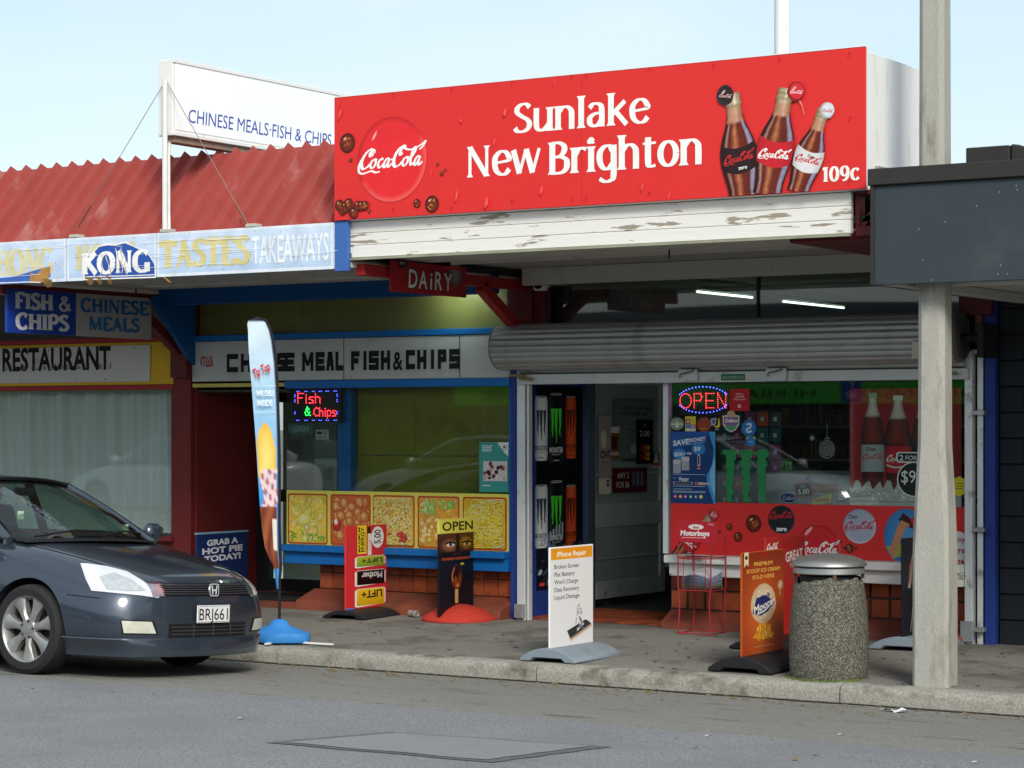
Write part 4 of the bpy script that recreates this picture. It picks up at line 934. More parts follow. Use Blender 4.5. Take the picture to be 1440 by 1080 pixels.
# --- lightbox sign on the verandah
xl = kr(243)*14.3; yl1 = 17.2
lz1 = WX(243, 83, xl)[1]; lz0 = WX(243, 190, xl)[1]
lb_ = thing('rooftop_lightbox', 'white box sign above the red verandah reading CHINESE MEALS FISH & CHIPS', 'sign', (xl, 14.3, lz0), PI/2)
Lh = lz1-lz0; Lw = yl1-14.3
MB().box(0, Lw, .0, .16, 0, Lh).build('case', M('white_case', (.78, .78, .76), .5, var=.04, dirt=(.45, .42, .36), dscale=4, dpos=(.62, .75)), lb_, bevel=.006)
MB().box(.03, Lw-.03, -.004, -.001, .05, Lh-.03).build('face', M('white_acrylic', (.92, .93, .94), .3, var=.02), lb_)
MB().box(-.005, Lw, -.012, -.0, Lh-.028, Lh+.004).box(-.005, Lw, -.012, 0, 0, .03).build('edge_trim', MATS['white_case'], lb_, bevel=.003)
MB().box(.04, Lw, .02, .14, -.05, -.002).build('under_channel', M('rusty_channel', (.28, .20, .15), .8, var=.4), lb_)
a = Art(); 
def lu(px): return WX(px, 160, xl)[0]-14.3
def lv(px, py): return WX(px, py, xl)[1]-lz0
t0_, t1_ = lu(264), lu(465)
hh_ = lv(264, 154)-lv(264, 174)
a.text('CHINESE MEALS\u00b7FISH & CHIPS', t0_, lv(264, 172), hh_, '2c55a8', width=t1_-t0_, shear=.08, bold=0)
a.build('print', lb_, PRINT, -.005)
# poles and wires
pz0 = W(232, 326, 14.27)[1]
MB().tube([(-.04, -.01+.06, pz0-lz0), (-.04, .05, Lh*.72)], .022, 10).build('pole', M('white_pole', (.75, .75, .72), .5), lb_)
MB().tube([(.06, .08, -.0), (.03, .07, -.16), (.02, .06, -.62), (-.02, .02, -.78), (-.05, -.03, -.88)], .013, 8).build('conduit', MATS['white_pole'], lb_)
gwm = M('guy_wire', (.25, .22, .2), .6)
bp = Vector(((xl-.05), 14.27, lz0+Lh*.72))
for px in (106, 354):
    e = W(px, 326, 14.27)
    o = MB().tube([tuple(bp), (e[0], 14.27, e[1]+.01)], .003, 6).build('guy_wire', gwm, None)
    MB
    tag(o, 'thin wire from the box sign pole down to the '+('left' if px < 200 else 'right')+' of its foot', 'wire', 'guy wires of the rooftop sign')
    d = (Vector(bp)-Vector((e[0], 14.27, e[1]))).normalized(); s0 = Vector((e[0], 14.27, e[1]))
    MB().tube([s0+d*.05, s0+d*.28], .006, 6).build('turnbuckle', M('rust', (.14, .07, .04), .8), o)

# --- charcoal canopy at the right
xk0 = kr(1226)*14.08
kz1 = W(1226, 238, 14.08)[1]; kzm = W(1226, 262, 14.08)[1]; kz0 = W(1228, 401, 14.08)[1]
kc = thing('charcoal_canopy', 'charcoal boxed canopy in front of the concrete pole at the right', 'canopy', (xk0, 14.08, kz0))
KW = 6.5
MB().box(.0, KW, .0, .04, .0, kzm-kz0-.0).build('fascia_panel', slate, kc, bevel=.003)
MB().box(-.02, KW, -.03, .06, kzm-kz0+.002, kz1-kz0).build('flashing', slate_d, kc, bevel=.006)
MB().box(-.005, .02, -.012, .0, .0, kzm-kz0).build('corner_bead', slate_d, kc)
MB().box(.0, .04, .043, 2.72, .0, kzm-kz0).build('side_panel', slate, kc)
MB().box(.043, KW, .05, 2.72, .06, .10).build('soffit', M('pale_soffit', (.50, .50, .46), .7, var=.08), kc)
MB().box(.043, .16, .05, 2.70, .0, .058).build('soffit_edge', MATS['pale_soffit'], kc, bevel=.004)
MB().box(.165, KW, .35, .45, -.0, .058).build('soffit_rib', MATS['pale_soffit'], kc, bevel=.004)
MB().box(0, KW, .06, 2.72, kzm-kz0-.05, kzm-kz0).build('roof', slate_d, kc)
a = Art(); RR_ = random.Random(3)
for i in range(16): x, y = RR_.uniform(0, 1.4), RR_.uniform(0, kzm-kz0); a.ell(x, y, .004, .006, '8a9298', n=6)
a.build('speck', kc, PRINTM, -.001)
vx, vz = W(1358, 226, 14.4); 
vt = thing('roof_cowl', 'dark metal box cowl with angled elbow on the charcoal canopy roof', 'vent', (vx, 14.4, kz1-.05))
MB().prism([(0, 0), (.0, .19), (.30, .19), (.30, 0)], 'y', 0, .3).build('box', slate_d, vt, bevel=.006)
MB().prism([(.303, 0.02), (.303, .20), (.36, .19), (.60, .10), (.62, .02)], 'y', .02, .28).build('elbow', slate_d, vt, bevel=.01)
MB().tube([(.45, .1, .12), (.6, .1, .1), (.85, .1, .12)], .05, 10).build('pipe', M('dull_lead', (.2, .2, .21), .6), vt)
# --- far white mast
kx = kr(1100)*20; mz = .145/2
mt = thing('white_mast', 'tall white mast rising behind the red billboard', 'mast', (kx, 20, 3.4))
MB().lathe([(.078, 0), (.07, 8)], 14).build('tube', white_c, mt)
for i in range(8): MB().tube([(-.07, -.02, 2.9+i*.22), (-.12, -.02, 2.9+i*.22)], .006, 5).build('rung', steel, mt)
# --- concrete pole
cp = thing('concrete_pole', 'tall tapered grey concrete power pole standing on the kerb', 'pole', (-5.83, 14.36, .13)); cp.rotation_euler = (0, 0, math.radians(4))
def sect(w_, d_, c_, z): return [(-w_+c_, -d_, z), (w_-c_, -d_, z), (w_, -d_+c_, z), (w_, d_-c_, z), (w_-c_, d_, z), (-w_+c_, d_, z), (-w_, d_-c_, z), (-w_, -d_+c_, z)]
m = MB(); rows = [sect(.125, .115, .022, -.05), sect(.124, .115, .022, .9), sect(.118, .11, .028, 1.15), sect(.094, .105, .032, 1.62), sect(.088, .10, .032, 3.5), sect(.070, .085, .026, 9.5)]
m.grid(rows, True); m.f.append(tuple(range(40, 48))); m.build('shaft', conc, cp, smooth=25)
MB().grid([[(-.052, -.1052, 1.62), (.03, -.1052, 1.62)], [(-.05, -.1020, 3.5), (.028, -.1020, 3.5)], [(-.045, -.0870, 9.4), (.02, -.0870, 9.4)]]).build('raised_band', conc, cp)
# ================================================================== hanging signs under the canopies
def yboard(name, label, cat, x, y0, y1, z0, z1, mat, th=.02, group=None, tilt=0, part='board'):
    t = thing(name, label, cat, (x, y0, z0), PI/2, group); t.rotation_euler = (0, 0, PI/2)
    MB().box(0, y1-y0, 0, th, 0, z1-z0).build(part, mat, t, bevel=.002)
    return t, y1-y0, z1-z0
xs = kr(10)*14.40
def uX(px, X, y0): return X/kr(px)-y0
ya, yb_ = xs/kr(10), xs/kr(213)
z0 = WX(60, 470, xs)[1]; z1 = fz0+.0
t = thing('hanging_sign', 'hanging sign half blue FISH & CHIPS and half grey CHINESE MEALS', 'sign', (xs, ya, z0), PI/2)
um = uX(107, xs, ya); wd = yb_-ya; ht = z1-z0-.02
MB().box(0, um, 0, .03, 0, ht).build('blue_panel', M('sign_blue', (.012, .045, .30), .4, var=.1), t, bevel=.002)
MB().box(um+.002, wd, 0, .03, 0, ht).build('grey_panel', M('sign_grey', (.36, .36, .36), .5, var=.08), t, bevel=.002)
a = Art(); q = lambda px: uX(px, xs, ya)
roman(a, 'FISH', q(21), ht*.56, ht*.36, 'b9bcc0', width=q(75)-q(21), thin=.13, thick=.26); roman(a, '&', q(82), ht*.56, ht*.33, 'b9bcc0', width=q(101)-q(82), thin=.1, thick=.2)
roman(a, 'CHIPS', q(22), ht*.10, ht*.36, 'cfd2d6', width=q(97)-q(22), thin=.13, thick=.26)
roman(a, 'CHINESE', q(113), ht*.58, ht*.32, '1d5f9e', width=q(209)-q(113), thin=.12, thick=.24)
roman(a, 'MEALS', q(124), ht*.16, ht*.32, '1d6aa8', width=q(196)-q(124), thin=.12, thick=.24)
a.build('print', t, PRINT, -.001)
MB().tube([(.2, .015, ht), (.2, .015, ht+.12)], .008, 6).tube([(wd-.2, .015, ht), (wd-.2, .015, ht+.12)], .008, 6).build('hanger', black_m, t)
# DAIRY
xs = XD+.17; ya, yb_ = xs/kr(549), xs/kr(656); z0 = WX(600, 414, xs)[1]; z1 = WX(600, 371, xs)[1]; ht = z1-z0; wd = yb_-ya
t = thing('dairy_sign', 'small red hanging sign hand lettered DAIRY under the dairy canopy', 'sign', (xs, ya, z0), PI/2)
MB().box(0, wd, 0, .012, 0, ht).build('board', M('dairy_red', (.33, .012, .02), .45, var=.15), t, bevel=.002)
a = Art(); q = lambda px: uX(px, xs, ya)
a.ell(q(566), ht*.98, .07, .05, '2a1418', n=16); a.text('zero', q(566), ht*.9, .03, 'd8d0d0', 'c')
a.ell(q(640), ht*.78, .10, .11, '9a8a90', '5c4a52', n=20); a.rect(q(624), ht*.88, q(648), ht*1.0, 'b83038'); 
for ch, p0, p1, hh_ in (('D', 573, 588, .62), ('A', 587, 602, .60), ('i', 602, 610, .58), ('R', 610, 623, .62), ('Y', 622, 637, .60)):
    for col, bo, d in (('1a1416', .10, 0), ('d8d6d4', .03, 0)):
        a.text(ch, q((p0+p1)/2), ht*.18-.0, ht*hh_, col, 'c', width=(q(p1)-q(p0))*(.98 if bo > .05 else .82) if ch != 'i' else None, bold=bo*.6, shear=.05)
a.build('print', t, PRINT, -.001)
MB().tube([(.1, .006, ht), (.1, .006, 3.1-z0)], .004, 5).tube([(wd-.1, .006, ht), (wd-.1, .006, 3.1-z0)], .004, 5).build('hanger', black_m, t)
# security camera
cx_, cz_ = W(762, 400, YW-.1)
t = thing('security_camera', 'small white dome security camera beside the red brace over the shutter', 'camera', (cx_, YW-.12, cz_))
MB().lathe([(.02, .05), (.055, .03), (.065, 0), (.065, -.04), (.05, -.055)], 18).build('housing', white_c, t)
MB().box(-.03, .03, .02, .12, -.02, .05).build('mount', white_c, t, bevel=.006)
e = MB().lathe([(.0, 0), (.018, .001), (.035, .006), (.038, .014)], 16, cap=False).build('lens', black_m, t); e.rotation_euler = (PI/2, 0, PI*.15); e.location = (.02, -.075, -.01)
# fluorescent tubes
def tube_light(x, y0, y1, z, label, along='y', e=14):
    t = thing('fluorescent_light', label, 'light', (x, y0, z), group='fluorescent ceiling lights')
    if along == 'y':
        MB().box(-.03, .03, 0, y1-y0, .02, .06).build('fitting', M('fitting_grey', (.2, .2, .19), .6), t, bevel=.004); p = [(0, .02, 0), (0, y1-y0-.02, 0)]
    else:
        MB().box(0, y1-x, -.04, .04, .02, .07).build('fitting', white_c, t, bevel=.004); p = [(.02, 0, 0), (y1-x-.02, 0, 0)]
    MB().tube(p, .010, 10).build('tube', M('lamp_glow%d' % e, (.80, 1, .82), .5, emit=e), t)
tube_light(-9.30, 17.5, 18.6, 3.03, 'lit fluorescent ceiling tube nearer the dairy window', e=1.4)
tube_light(-9.35, 19.3, 20.7, 3.03, 'lit fluorescent ceiling tube deeper inside the dairy', e=1.4)
tube_light(W(600, 400, 16.62)[0], 16.62, XD-.45, 3.07, 'lit fluorescent tube behind the blue beam over the takeaway sign', 'x', e=28)

# ================================================================== LED signs
def led_thing(name, label, x0, x1, z0, z1, y):
    t = thing(name, label, 'illuminated sign', (x0, y, z0)); MB().box(0, x1-x0, 0, .03, 0, z1-z0).build('case', black_m, t, bevel=.004); return t, x1-x0, z1-z0
def dots(t, pts, nm, col, r=.0045, e=9):
    m = MB()
    for u, v in pts: m.add([(u-r, -.006, v), (u, -.006, v-r), (u+r, -.006, v), (u, -.006, v+r), (u, .002, v)], [(0, 1, 2, 3), (0, 4, 1), (1, 4, 2), (2, 4, 3), (3, 4, 0)])
    m.build(nm, M('led_'+nm, col, .5, emit=e, var=0), t, smooth=0)
def textdots(s, x, y, h, width=None, step=.012, bold=0):
    vs, ts = text_tris(s, bold); k = h/.73; x0 = min(v[0] for v in vs); x1 = max(v[0] for v in vs); kx = width/(x1-x0) if width else k; P = []
    seen = set()
    edges = {}
    for t in ts:
        for i in range(3):
            e = tuple(sorted((t[i], t[(i+1) % 3]))); edges[e] = edges.get(e, 0)+1
    for (i, j), n in edges.items():
        if n == 1:
            A, B = vs[i], vs[j]; L_ = math.hypot((A[0]-B[0])*kx, (A[1]-B[1])*k); m = max(1, int(L_/step*1.0))
            for q in range(m+1):
                u = x+(A[0]+(B[0]-A[0])*q/m-x0)*kx; v = y+(A[1]+(B[1]-A[1])*q/m)*k; key = (round(u/(step*.8)), round(v/(step*.8)))
                if key not in seen: seen.add(key); P.append((u, v))
    return P
def polydots(pts, step):
    P = []
    for (a_, b_), (c_, d_) in zip(pts, pts[1:]):
        n = max(1, round(math.hypot(c_-a_, d_-b_)/step))
        for i in range(n+1): P.append((a_+(c_-a_)*i/n, b_+(d_-b_)*i/n))
    return P
xa, zb_ = W(412, 594, YW+.04); xb, zt_ = W(481, 545, YW+.04)
t, wd, ht = led_thing('fish_led_sign', 'lit LED sign reading Fish & Chips in the takeaway window', xa, xb, zb_, zt_, YW+.03)
def lp(ch, x, y, w_, h_):
    S = {'F': [[(1, 1), (0, 1), (0, 0)], [(0, .55), (.8, .55)]], 'i': [[(.5, 0), (.5, .62)], [(.5, .85), (.5, .87)]], 's': [[(1, .6), (.2, .62), (0, .45), (.9, .25), (.9, .05), (0, 0)]],
         'h': [[(0, 0), (0, 1)], [(0, .55), (.5, .66), (.9, .5), (.9, 0)]], 'C': [[(1, .85), (.5, 1), (0, .7), (0, .3), (.5, 0), (1, .12)]], 'p': [[(0, -.25), (0, .62), (.6, .66), (1, .45), (.7, .05), (0, .05)]],
         '&': [[(1, 0), (.2, .7), (.4, 1), (.7, .75), (0, .35), (.2, 0), (.6, .05), (.9, .45)]]}[ch]
    P = []
    for st_ in S: P += polydots([(x+u*w_, y+v*h_) for u, v in st_], .0105)
    return P
def word(s_, x, y, h_, w_):
    ws = {'F': .9, 'i': .35, 's': .75, 'h': .8, 'C': 1.0, 'p': .85, '&': 1}; tot = sum(ws[c_]+.3 for c_ in s_); P = []; u = x
    for c_ in s_: k_ = w_/tot; P += lp(c_, u, y, ws[c_]*k_, h_); u += (ws[c_]+.3)*k_
    return P
RDOT = (1, .03, .05)
dots(t, word('Fish', wd*.12, ht*.56, ht*.28, wd*.50), 'red_leds', RDOT, e=3.5, r=.0042)
dots(t, word('Chips', wd*.45, ht*.18, ht*.25, wd*.47), 'red_leds', RDOT, e=3.5, r=.0042)
dots(t, word('&', wd*.27, ht*.20, ht*.24, wd*.14), 'green_leds', (.03, 1, .12), e=2.5, r=.0045)
bd = []
for u in (.1, .14, .27, .31, .42, .46, .56, .60, .70, .74, .86, .90): bd += [(wd*u, ht*.90), (wd*u, ht*.06)]
for v in (.25, .30, .6, .65, .75, .8): bd += [(wd*.06, ht*v), (wd*.92, ht*v)]
dots(t, bd, 'blue_leds', (.06, .08, 1), e=6)
xa, zb_ = W(954, 584, YW+.06); xb, zt_ = W(1026, 540, YW+.06)
t, wd, ht = led_thing('open_led_sign', 'oval lit LED sign reading OPEN in the dairy window', xa, xb, zb_, zt_, YW+.05)
P = []
for ch, u0 in (('O', .05), ('P', .33), ('E', .56), ('N', .79)):
    w_ = wd*(.22 if ch == 'O' else .15); x0_ = wd*u0; y0_, y1_ = ht*.24, ht*.70; h_ = y1_-y0_
    if ch == 'O': P += [(x0_+w_/2+w_/2*math.cos(i*PI/11), y0_+h_/2+h_/2*math.sin(i*PI/11)) for i in range(22)]
    if ch == 'P': P += polydots([(x0_, y0_), (x0_, y1_), (x0_+w_*.8, y1_), (x0_+w_, y0_+h_*.75), (x0_+w_*.8, y0_+h_*.5), (x0_, y0_+h_*.5)], .017)
    if ch == 'E': P += polydots([(x0_+w_, y0_), (x0_, y0_), (x0_, y1_), (x0_+w_, y1_)], .017)+polydots([(x0_, y0_+h_/2), (x0_+w_*.9, y0_+h_/2)], .017)
    if ch == 'N': P += polydots([(x0_, y0_), (x0_, y1_), (x0_+w_, y0_), (x0_+w_, y1_)], .017)
dots(t, P, 'red_leds', RDOT, e=3.5, r=.0048)
dots(t, [(wd*(.5+.5*math.cos(2*PI*i/44)), ht*(.5+.42*math.sin(2*PI*i/44))) for i in range(44) if abs(math.cos(2*PI*i/44)) < .93], 'blue_leds', (.06, .08, 1), e=6, r=.0055)

# ================================================================== things stuck in and on the windows
def sheet(name, label, Y, px0, py0, px1, py1, back=None, cat='poster', th=.002):
    """a sheet parallel to the street between two pixels (upper left, lower right) on plane y=Y; returns thing, width, height and a painter"""
    x0, za = W(px0, (py0+py1)/2, Y); x1, zb_ = W(px1, (py0+py1)/2, Y)
    zt_ = W((px0+px1)/2, py0, Y)[1]; zl_ = W((px0+px1)/2, py1, Y)[1]
    t = thing(name, label, cat, (x0, Y, zl_)); a = Art(); wd, ht = x1-x0, zt_-zl_
    if back: MB().box(0, wd, 0, th, 0, ht).build('sheet', M('sheet_'+back, lin(back), .5, var=.04), t)
    return t, wd, ht, a
GI = YW+.012
# teal poster in the takeaway window
t, wd, ht, a = sheet('teal_poster', 'teal and white card poster in the right of the takeaway window', YW-.004, 674, 622, 715, 692, '3f9c93')
a.poly([(wd*.62, ht), (wd, ht), (wd, ht*.72), (wd*.85, ht*.80)], 'e8ecea'); a.text('A/', wd*.8, ht*.87, ht*.08, '1a1a1a', bold=.02); a.text('AKO', wd*.8, ht*.82, ht*.03, '1a1a1a')
for i in range(4): a.rect(wd*.1, ht*(.92-.035*i), wd*(.45-.04*(i % 2)), ht*(.935-.035*i), 'd5ebe6')
a.rect(wd*.14, ht*.22, wd*.96, ht*.62, 'd9d2d2'); RR_ = random.Random(4)
for i in range(26): x = wd*RR_.uniform(.18, .9); y = ht*RR_.uniform(.26, .58); a.ell(x, y, wd*.06, ht*.05, RR_.choice(('a8323a', '2a2024', 'c8b0a8', '5a3a34', 'e8dcd8')), n=7, rot=RR_.uniform(0, 3))
a.rect(wd*.1, ht*.12, wd*.4, ht*.14, 'd5ebe6'); a.build('print', t, PRINT, -.001)
# small OPEN card and paper
t, wd, ht, a = sheet('open_card', 'faded teal OPEN card below the Fish & Chips LED sign', YW+.35, 406, 596, 440, 610, '4f8580')
a.text('OPEN', wd*.5, ht*.25, ht*.55, 'b8c8c4', 'c', bold=.02, shear=.1); a.build('print', t, PRINT, -.001)
t, wd, ht, a = sheet('notice_paper', 'small white notice paper under the OPEN card in the takeaway', YW+.35, 444, 604, 462, 618, 'c8c8c4')
a.rect(wd*.1, ht*.5, wd*.5, ht*.8, '3a3a3a'); a.text('9', wd*.65, ht*.4, ht*.45, 'c83030', bold=.03); a.rect(wd*.1, ht*.15, wd*.9, ht*.25, '7a7a7a'); a.build('print', t, PRINT, -.001)

# monster style energy drink poster wall inside the entry (faces +X)
ya, yb_ = YW+.16, 17.78; z0, z1 = .42, 2.22
t = thing('energy_drink_poster', 'tall black energy drink poster with two rows of cans on the entry wall', 'poster', (XD+.064, ya, z0), PI/2)
wd, ht = yb_-ya, z1-z0
MB().box(0, wd, 0, .003, 0, ht).build('sheet', M('poster_black', (.006, .007, .012), .4), t)
a = Art(); a.g = 1.7
def claw(a, cx, y1, s, col, col2=None):
    for k, (dx, ln) in enumerate(((-.30, .85), (0, 1.05), (.30, .85))):
        x = cx+dx*s; R_ = random.Random(k+3); Lp = []; Rp = []
        for i in range(9):
            v = i/8; j = R_.uniform(-.035, .035)*s; w_ = s*(.13*(1-v*.75)); Lp.append((x-w_+j, y1-ln*s*1.35*v)); Rp.append((x+w_+j*.6, y1-ln*s*1.35*v))
        pts = [(x-.20*s, y1+.03*s)]+[(x-.08*s, y1+.06*s), (x+.10*s, y1+.09*s), (x+.16*s, y1+.02*s)]+Rp+Lp[::-1]
        a.poly(pts, col)
def can(a, cx, y0, w_, h_, body, edge, clawc, txt, name='MONSTER'):
    B, E = Vector(lin(body)), Vector(lin(edge))
    def hw(v): return w_/2*(1 if .05 < v < .93 else (.86+.14*(v/.05) if v <= .05 else 1-.16*(v-.93)/.07))
    a.grid(lambda u, v: (cx+(2*u-1)*hw(v), y0+h_*v), lambda u, v: tuple(B.lerp(E, min(1, abs(2*u-1.1)**2.2))), 10, 24)
    a.ell(cx, y0+h_*.985, w_*.40, h_*.018, 'a8acb0', n=16); a.ell(cx, y0+h_*.985, w_*.30, h_*.010, '4a4c50', n=14)
    claw(a, cx, y0+h_*.76, w_*.85, clawc)
    a.text(name, cx, y0+h_*.16, h_*.075, txt, 'c', width=w_*.96, bold=.03); a.text('ENERGY', cx, y0+h_*.12, h_*.022, txt, 'c', width=w_*.6)
    a.rect(cx-w_*.2, y0+h_*.04, cx+w_*.2, y0+h_*.052, txt)
q = lambda px: uX(px, XD+.064, ya); v_ = lambda px, py: WX(px, py, XD+.064)[1]-z0
a.poly([(0, 0), (wd, 0), (wd, ht*.30), (0, ht*.42)], '10131c')
for row_ in ((557, 648, 553, 652), (682, 771, 676, 775)):
    T_, B_, t2, b2 = row_
    y0_ = v_(760, B_); 
    can(a, (q(752)+q(770))/2-.0, y0_, q(768)-q(750), v_(760, T_)-y0_, 'c3cdd4', '6d7c88', '2a3542', '33485c')
    y0_ = v_(795, B_-3); can(a, (q(795)+q(810))/2-.0, y0_, q(809)-q(794), v_(800, T_)-y0_, 'd0532c', '7c2812', '50201a', '5c2012')
    y0_ = v_(780, b2); can(a, (q(772)+q(792))/2, y0_, q(792)-q(772), v_(780, t2)-y0_, '0c0e10', '2c3236', '46c832', 'dfe3e3')
a.rect(0, v_(760, 672), wd, v_(760, 668), '060608')
R_ = random.Random(5)
for i in range(46):
    x = R_.uniform(0, wd*.95); y = R_.uniform(.02, ht*.22); a.ell(x, y, R_.uniform(.02, .08), R_.uniform(.008, .03), R_.choice(('3a4450', '8a98a4', '1c2430', '4a5a58', '56708a', '242c34')), n=8, rot=.5, jag=.2)
for i in range(8): x = .06+i*.05; a.poly([(x, ht*.25+.02*i), (x+.03, ht*.25+.02*i), (x+.03, ht*.25-.06+.02*i*.6), (x, ht*.25-.06+.02*i*.6)], '8c98a4')
a.rect(wd*.05, ht*.02, wd*.16, ht*.035, 'b83a3a'); a.rect(wd*.2, ht*.022, wd*.8, ht*.030, '3a8a4a')
a.build('print', t, PRINT, -.001)

# posters on the open door (faces +X), placed along the depth
def dsheet(name, label, px0, py0, px1, py1, back, X=XD+.046):
    y0_ = X/kr(px0); y1_ = X/kr(px1); z0_ = WX((px0+px1)/2, py1, X)[1]; z1_ = WX((px0+px1)/2, py0, X)[1]
    t = thing(name, label, 'poster', (X, y0_, z0_), PI/2); MB().box(0, y1_-y0_, 0, .002, 0, z1_-z0_).build('sheet', M('sheet_'+back, lin(back), .5, var=.04), t)
    ar = Art(); ar.g = 2.2; return t, y1_-y0_, z1_-z0_, ar
t, wd, ht, a = dsheet('cafe_poster', 'pale poster reading TURNING OVER TIME on the shop door', 864, 563, 920, 648, '7d8882')
a.text('TURNING OVER TIME', wd/2, ht*.84, ht*.055, '1c2422', 'c', width=wd*.8, bold=.02); a.text('INTO HOME TIME.', wd/2, ht*.75, ht*.055, '1c2422', 'c', width=wd*.7, bold=.02)
a.stroke([(wd*.45, ht*.65), (wd*.55, ht*.55), (wd*.42, ht*.45), (wd*.5, ht*.35), (wd*.35, ht*.2)], wd*.012, '2a3230', smooth=True); a.stroke([(wd*.3, ht*.52), (wd*.5, ht*.5), (wd*.65, ht*.42)], wd*.012, '2a3230', smooth=True)
a.rect(wd*.4, ht*.12, wd*.62, ht*.28, '6c7f86'); a.rect(wd*.2, ht*.0, wd*.9, ht*.04, '2c3432'); a.build('print', t, PRINT, -.001)
t, wd, ht, a = dsheet('price_poster', 'black poster with price 2.00 and chips packet on the shop door', 895, 590, 918, 652, '0b0c10', XD+.050)
a.text('2 for', wd/2, ht*.85, ht*.06, 'c8ccd0', 'c'); a.text('2.00', wd/2, ht*.62, ht*.14, 'd8dce0', 'c', width=wd*.6)
for i in range(14): a.ell(wd*.5+wd*.25*math.sin(i*2.1), ht*.25+ht*.14*math.cos(i*1.7), wd*.12, ht*.05, ('8a3a1a', 'b87a2a', '5a2414')[i % 3], n=7)
a.build('print', t, PRINT, -.001)
t, wd, ht, a = dsheet('beer_poster', 'small amber poster with a dark glass on the shop door', 857, 600, 871, 645, '96642a', XD+.052)
a.rect(wd*.2, ht*.3, wd*.75, ht*.7, '2c1c12'); a.text('AMBER', wd/2, ht*.1, ht*.12, 'e8d8a8', 'c', width=wd*.85, bold=.02); a.rect(0, ht*.8, wd, ht, 'c8c0a8'); a.build('print', t, PRINT, -.001)
t, wd, ht, a = dsheet('water_bottle_cutout', 'tall pale bottle shaped poster lettered OVI on the shop door', 842, 585, 859, 695, 'b5a9a2', XD+.054)
a.text('OVI', wd*.5, ht*.46, ht*.10, '1a1a1e', 'c', width=wd*.75, bold=.03); a.rect(wd*.2, ht*.40, wd*.8, ht*.415, '5a5458'); a.rect(wd*.2, ht*.30, wd*.5, ht*.32, 'b84a3a'); a.ell(wd*.4, ht*.70, wd*.25, ht*.12, '9ab070', 'c8a090'); a.rect(0, 0, wd, ht*.2, 'c8a898')
a.ell(wd*.75, ht*.12, wd*.13, ht*.02, '2a2a30'); a.ell(wd*.75, ht*.17, wd*.13, ht*.02, '3a3a40'); a.build('print', t, PRINT, -.001)
t, wd, ht, a = dsheet('any_two_sticker', 'dark red sticker reading ANY 2 FOR $6 on the shop door', 862, 658, 910, 692, '6a1520')
a.text('ANY 2', wd*.12, ht*.58, ht*.25, 'cfc8c8', width=wd*.33, bold=.01); a.text('FOR $6', wd*.10, ht*.2, ht*.25, 'cfc8c8', width=wd*.37, bold=.01)
for i in range(3): a.rrect(wd*(.56+i*.12), ht*.22, wd*(.66+i*.12), ht*.85, .012, '3c4450'); a.rect(wd*(.58+i*.12), ht*.3, wd*(.60+i*.12), ht*.8, '7a8490')
a.build('print', t, PRINT, -.001)
t, wd, ht, a = dsheet('warning_sticker', 'small triangular white and red sticker on the shop door', 917, 636, 928, 657, '8a8886'); a.poly([(0, 0), (wd, 0), (wd/2, ht)], 'c8c4c0'); a.rect(wd*.1, ht*.1, wd*.9, ht*.3, 'a83038'); a.build('print', t, PRINT, -.001)

# SAVE MONEY poster
t, wd, ht, a = sheet('save_money_poster', 'blue poster reading SAVE MONEY, $50+ vs $8 in the dairy window', YW-.006, 943, 607, 1006, 708, '123c78')
a.poly([(0, ht*.74), (wd*.8, ht*.86), (wd*.86, ht), (0, ht)], '1a55a2'); 
a.poly([(wd*.85, ht), (wd, ht), (wd, 0), (wd*.97, 0), (wd*.83, ht*.25), (wd*.80, ht*.38), (wd*.93, ht*.55), (wd*.97, ht*.75)], '3f9bd8'); a.poly([(wd*.97, ht*.62), (wd, ht*.62), (wd, ht*.1), (wd*.88, ht*.28), (wd*.87, ht*.40)], '7cc4ea')
a.text('SAVE', wd*.06, ht*.80, ht*.075, 'e9eef4', width=wd*.36, bold=.03, rot=.12, shear=.1); a.text('MONEY', wd*.42, ht*.85, ht*.055, 'e9eef4', width=wd*.37, bold=.02, rot=.12, shear=.1); a.text('ON SMOKING', wd*.43, ht*.815, ht*.025, '9cc0e0', width=wd*.34, rot=.12)
a.ell(wd*.20, ht*.69, wd*.15, ht*.075, '3a86c4', n=20); a.ell(wd*.63, ht*.76, wd*.15, ht*.085, '2f88c8', n=20)
a.text('$50+', wd*.09, ht*.655, ht*.055, 'eef4f8', width=wd*.24, bold=.01, rot=.05); a.text('vs', wd*.36, ht*.68, ht*.05, 'eef4f8', width=wd*.11, bold=.01); a.text('$8', wd*.53, ht*.735, ht*.06, 'eef4f8', width=wd*.14, bold=.01)
for x_, y_ in ((.06, .42), (.25, .46)): a.rect(wd*x_, ht*y_, wd*(x_+.17), ht*(y_+.13), 'a8aab0'); a.rect(wd*x_, ht*(y_+.13), wd*(x_+.17), ht*(y_+.19), 'c8cace')
a.poly([(wd*.60, ht*.48), (wd*.67, ht*.48), (wd*.665, ht*.66), (wd*.635, ht*.70), (wd*.605, ht*.66)], 'd0c8c4'); a.rect(wd*.615, ht*.54, wd*.65, ht*.66, '1c1c22'); a.rect(wd*.6, ht*.49, wd*.67, ht*.525, 'c8402c')
a.text('Vaypr', wd*.18, ht*.315, ht*.055, 'f0f4f8', width=wd*.24, bold=.02); a.text('TRY', wd*.06, ht*.34, ht*.02, 'c8d4e0')
a.rect(wd*.06, ht*.265, wd*.50, ht*.30, 'b8bcc4'); a.rect(wd*.08, ht*.27, wd*.48, ht*.295, '1c1e26'); a.poly([(wd*.56, ht*.26), (wd*.85, ht*.265), (wd*.90, ht*.275), (wd*.85, ht*.29), (wd*.56, ht*.30)], 'c8beb8'); a.rect(wd*.57, ht*.262, wd*.63, ht*.298, 'c8402c')
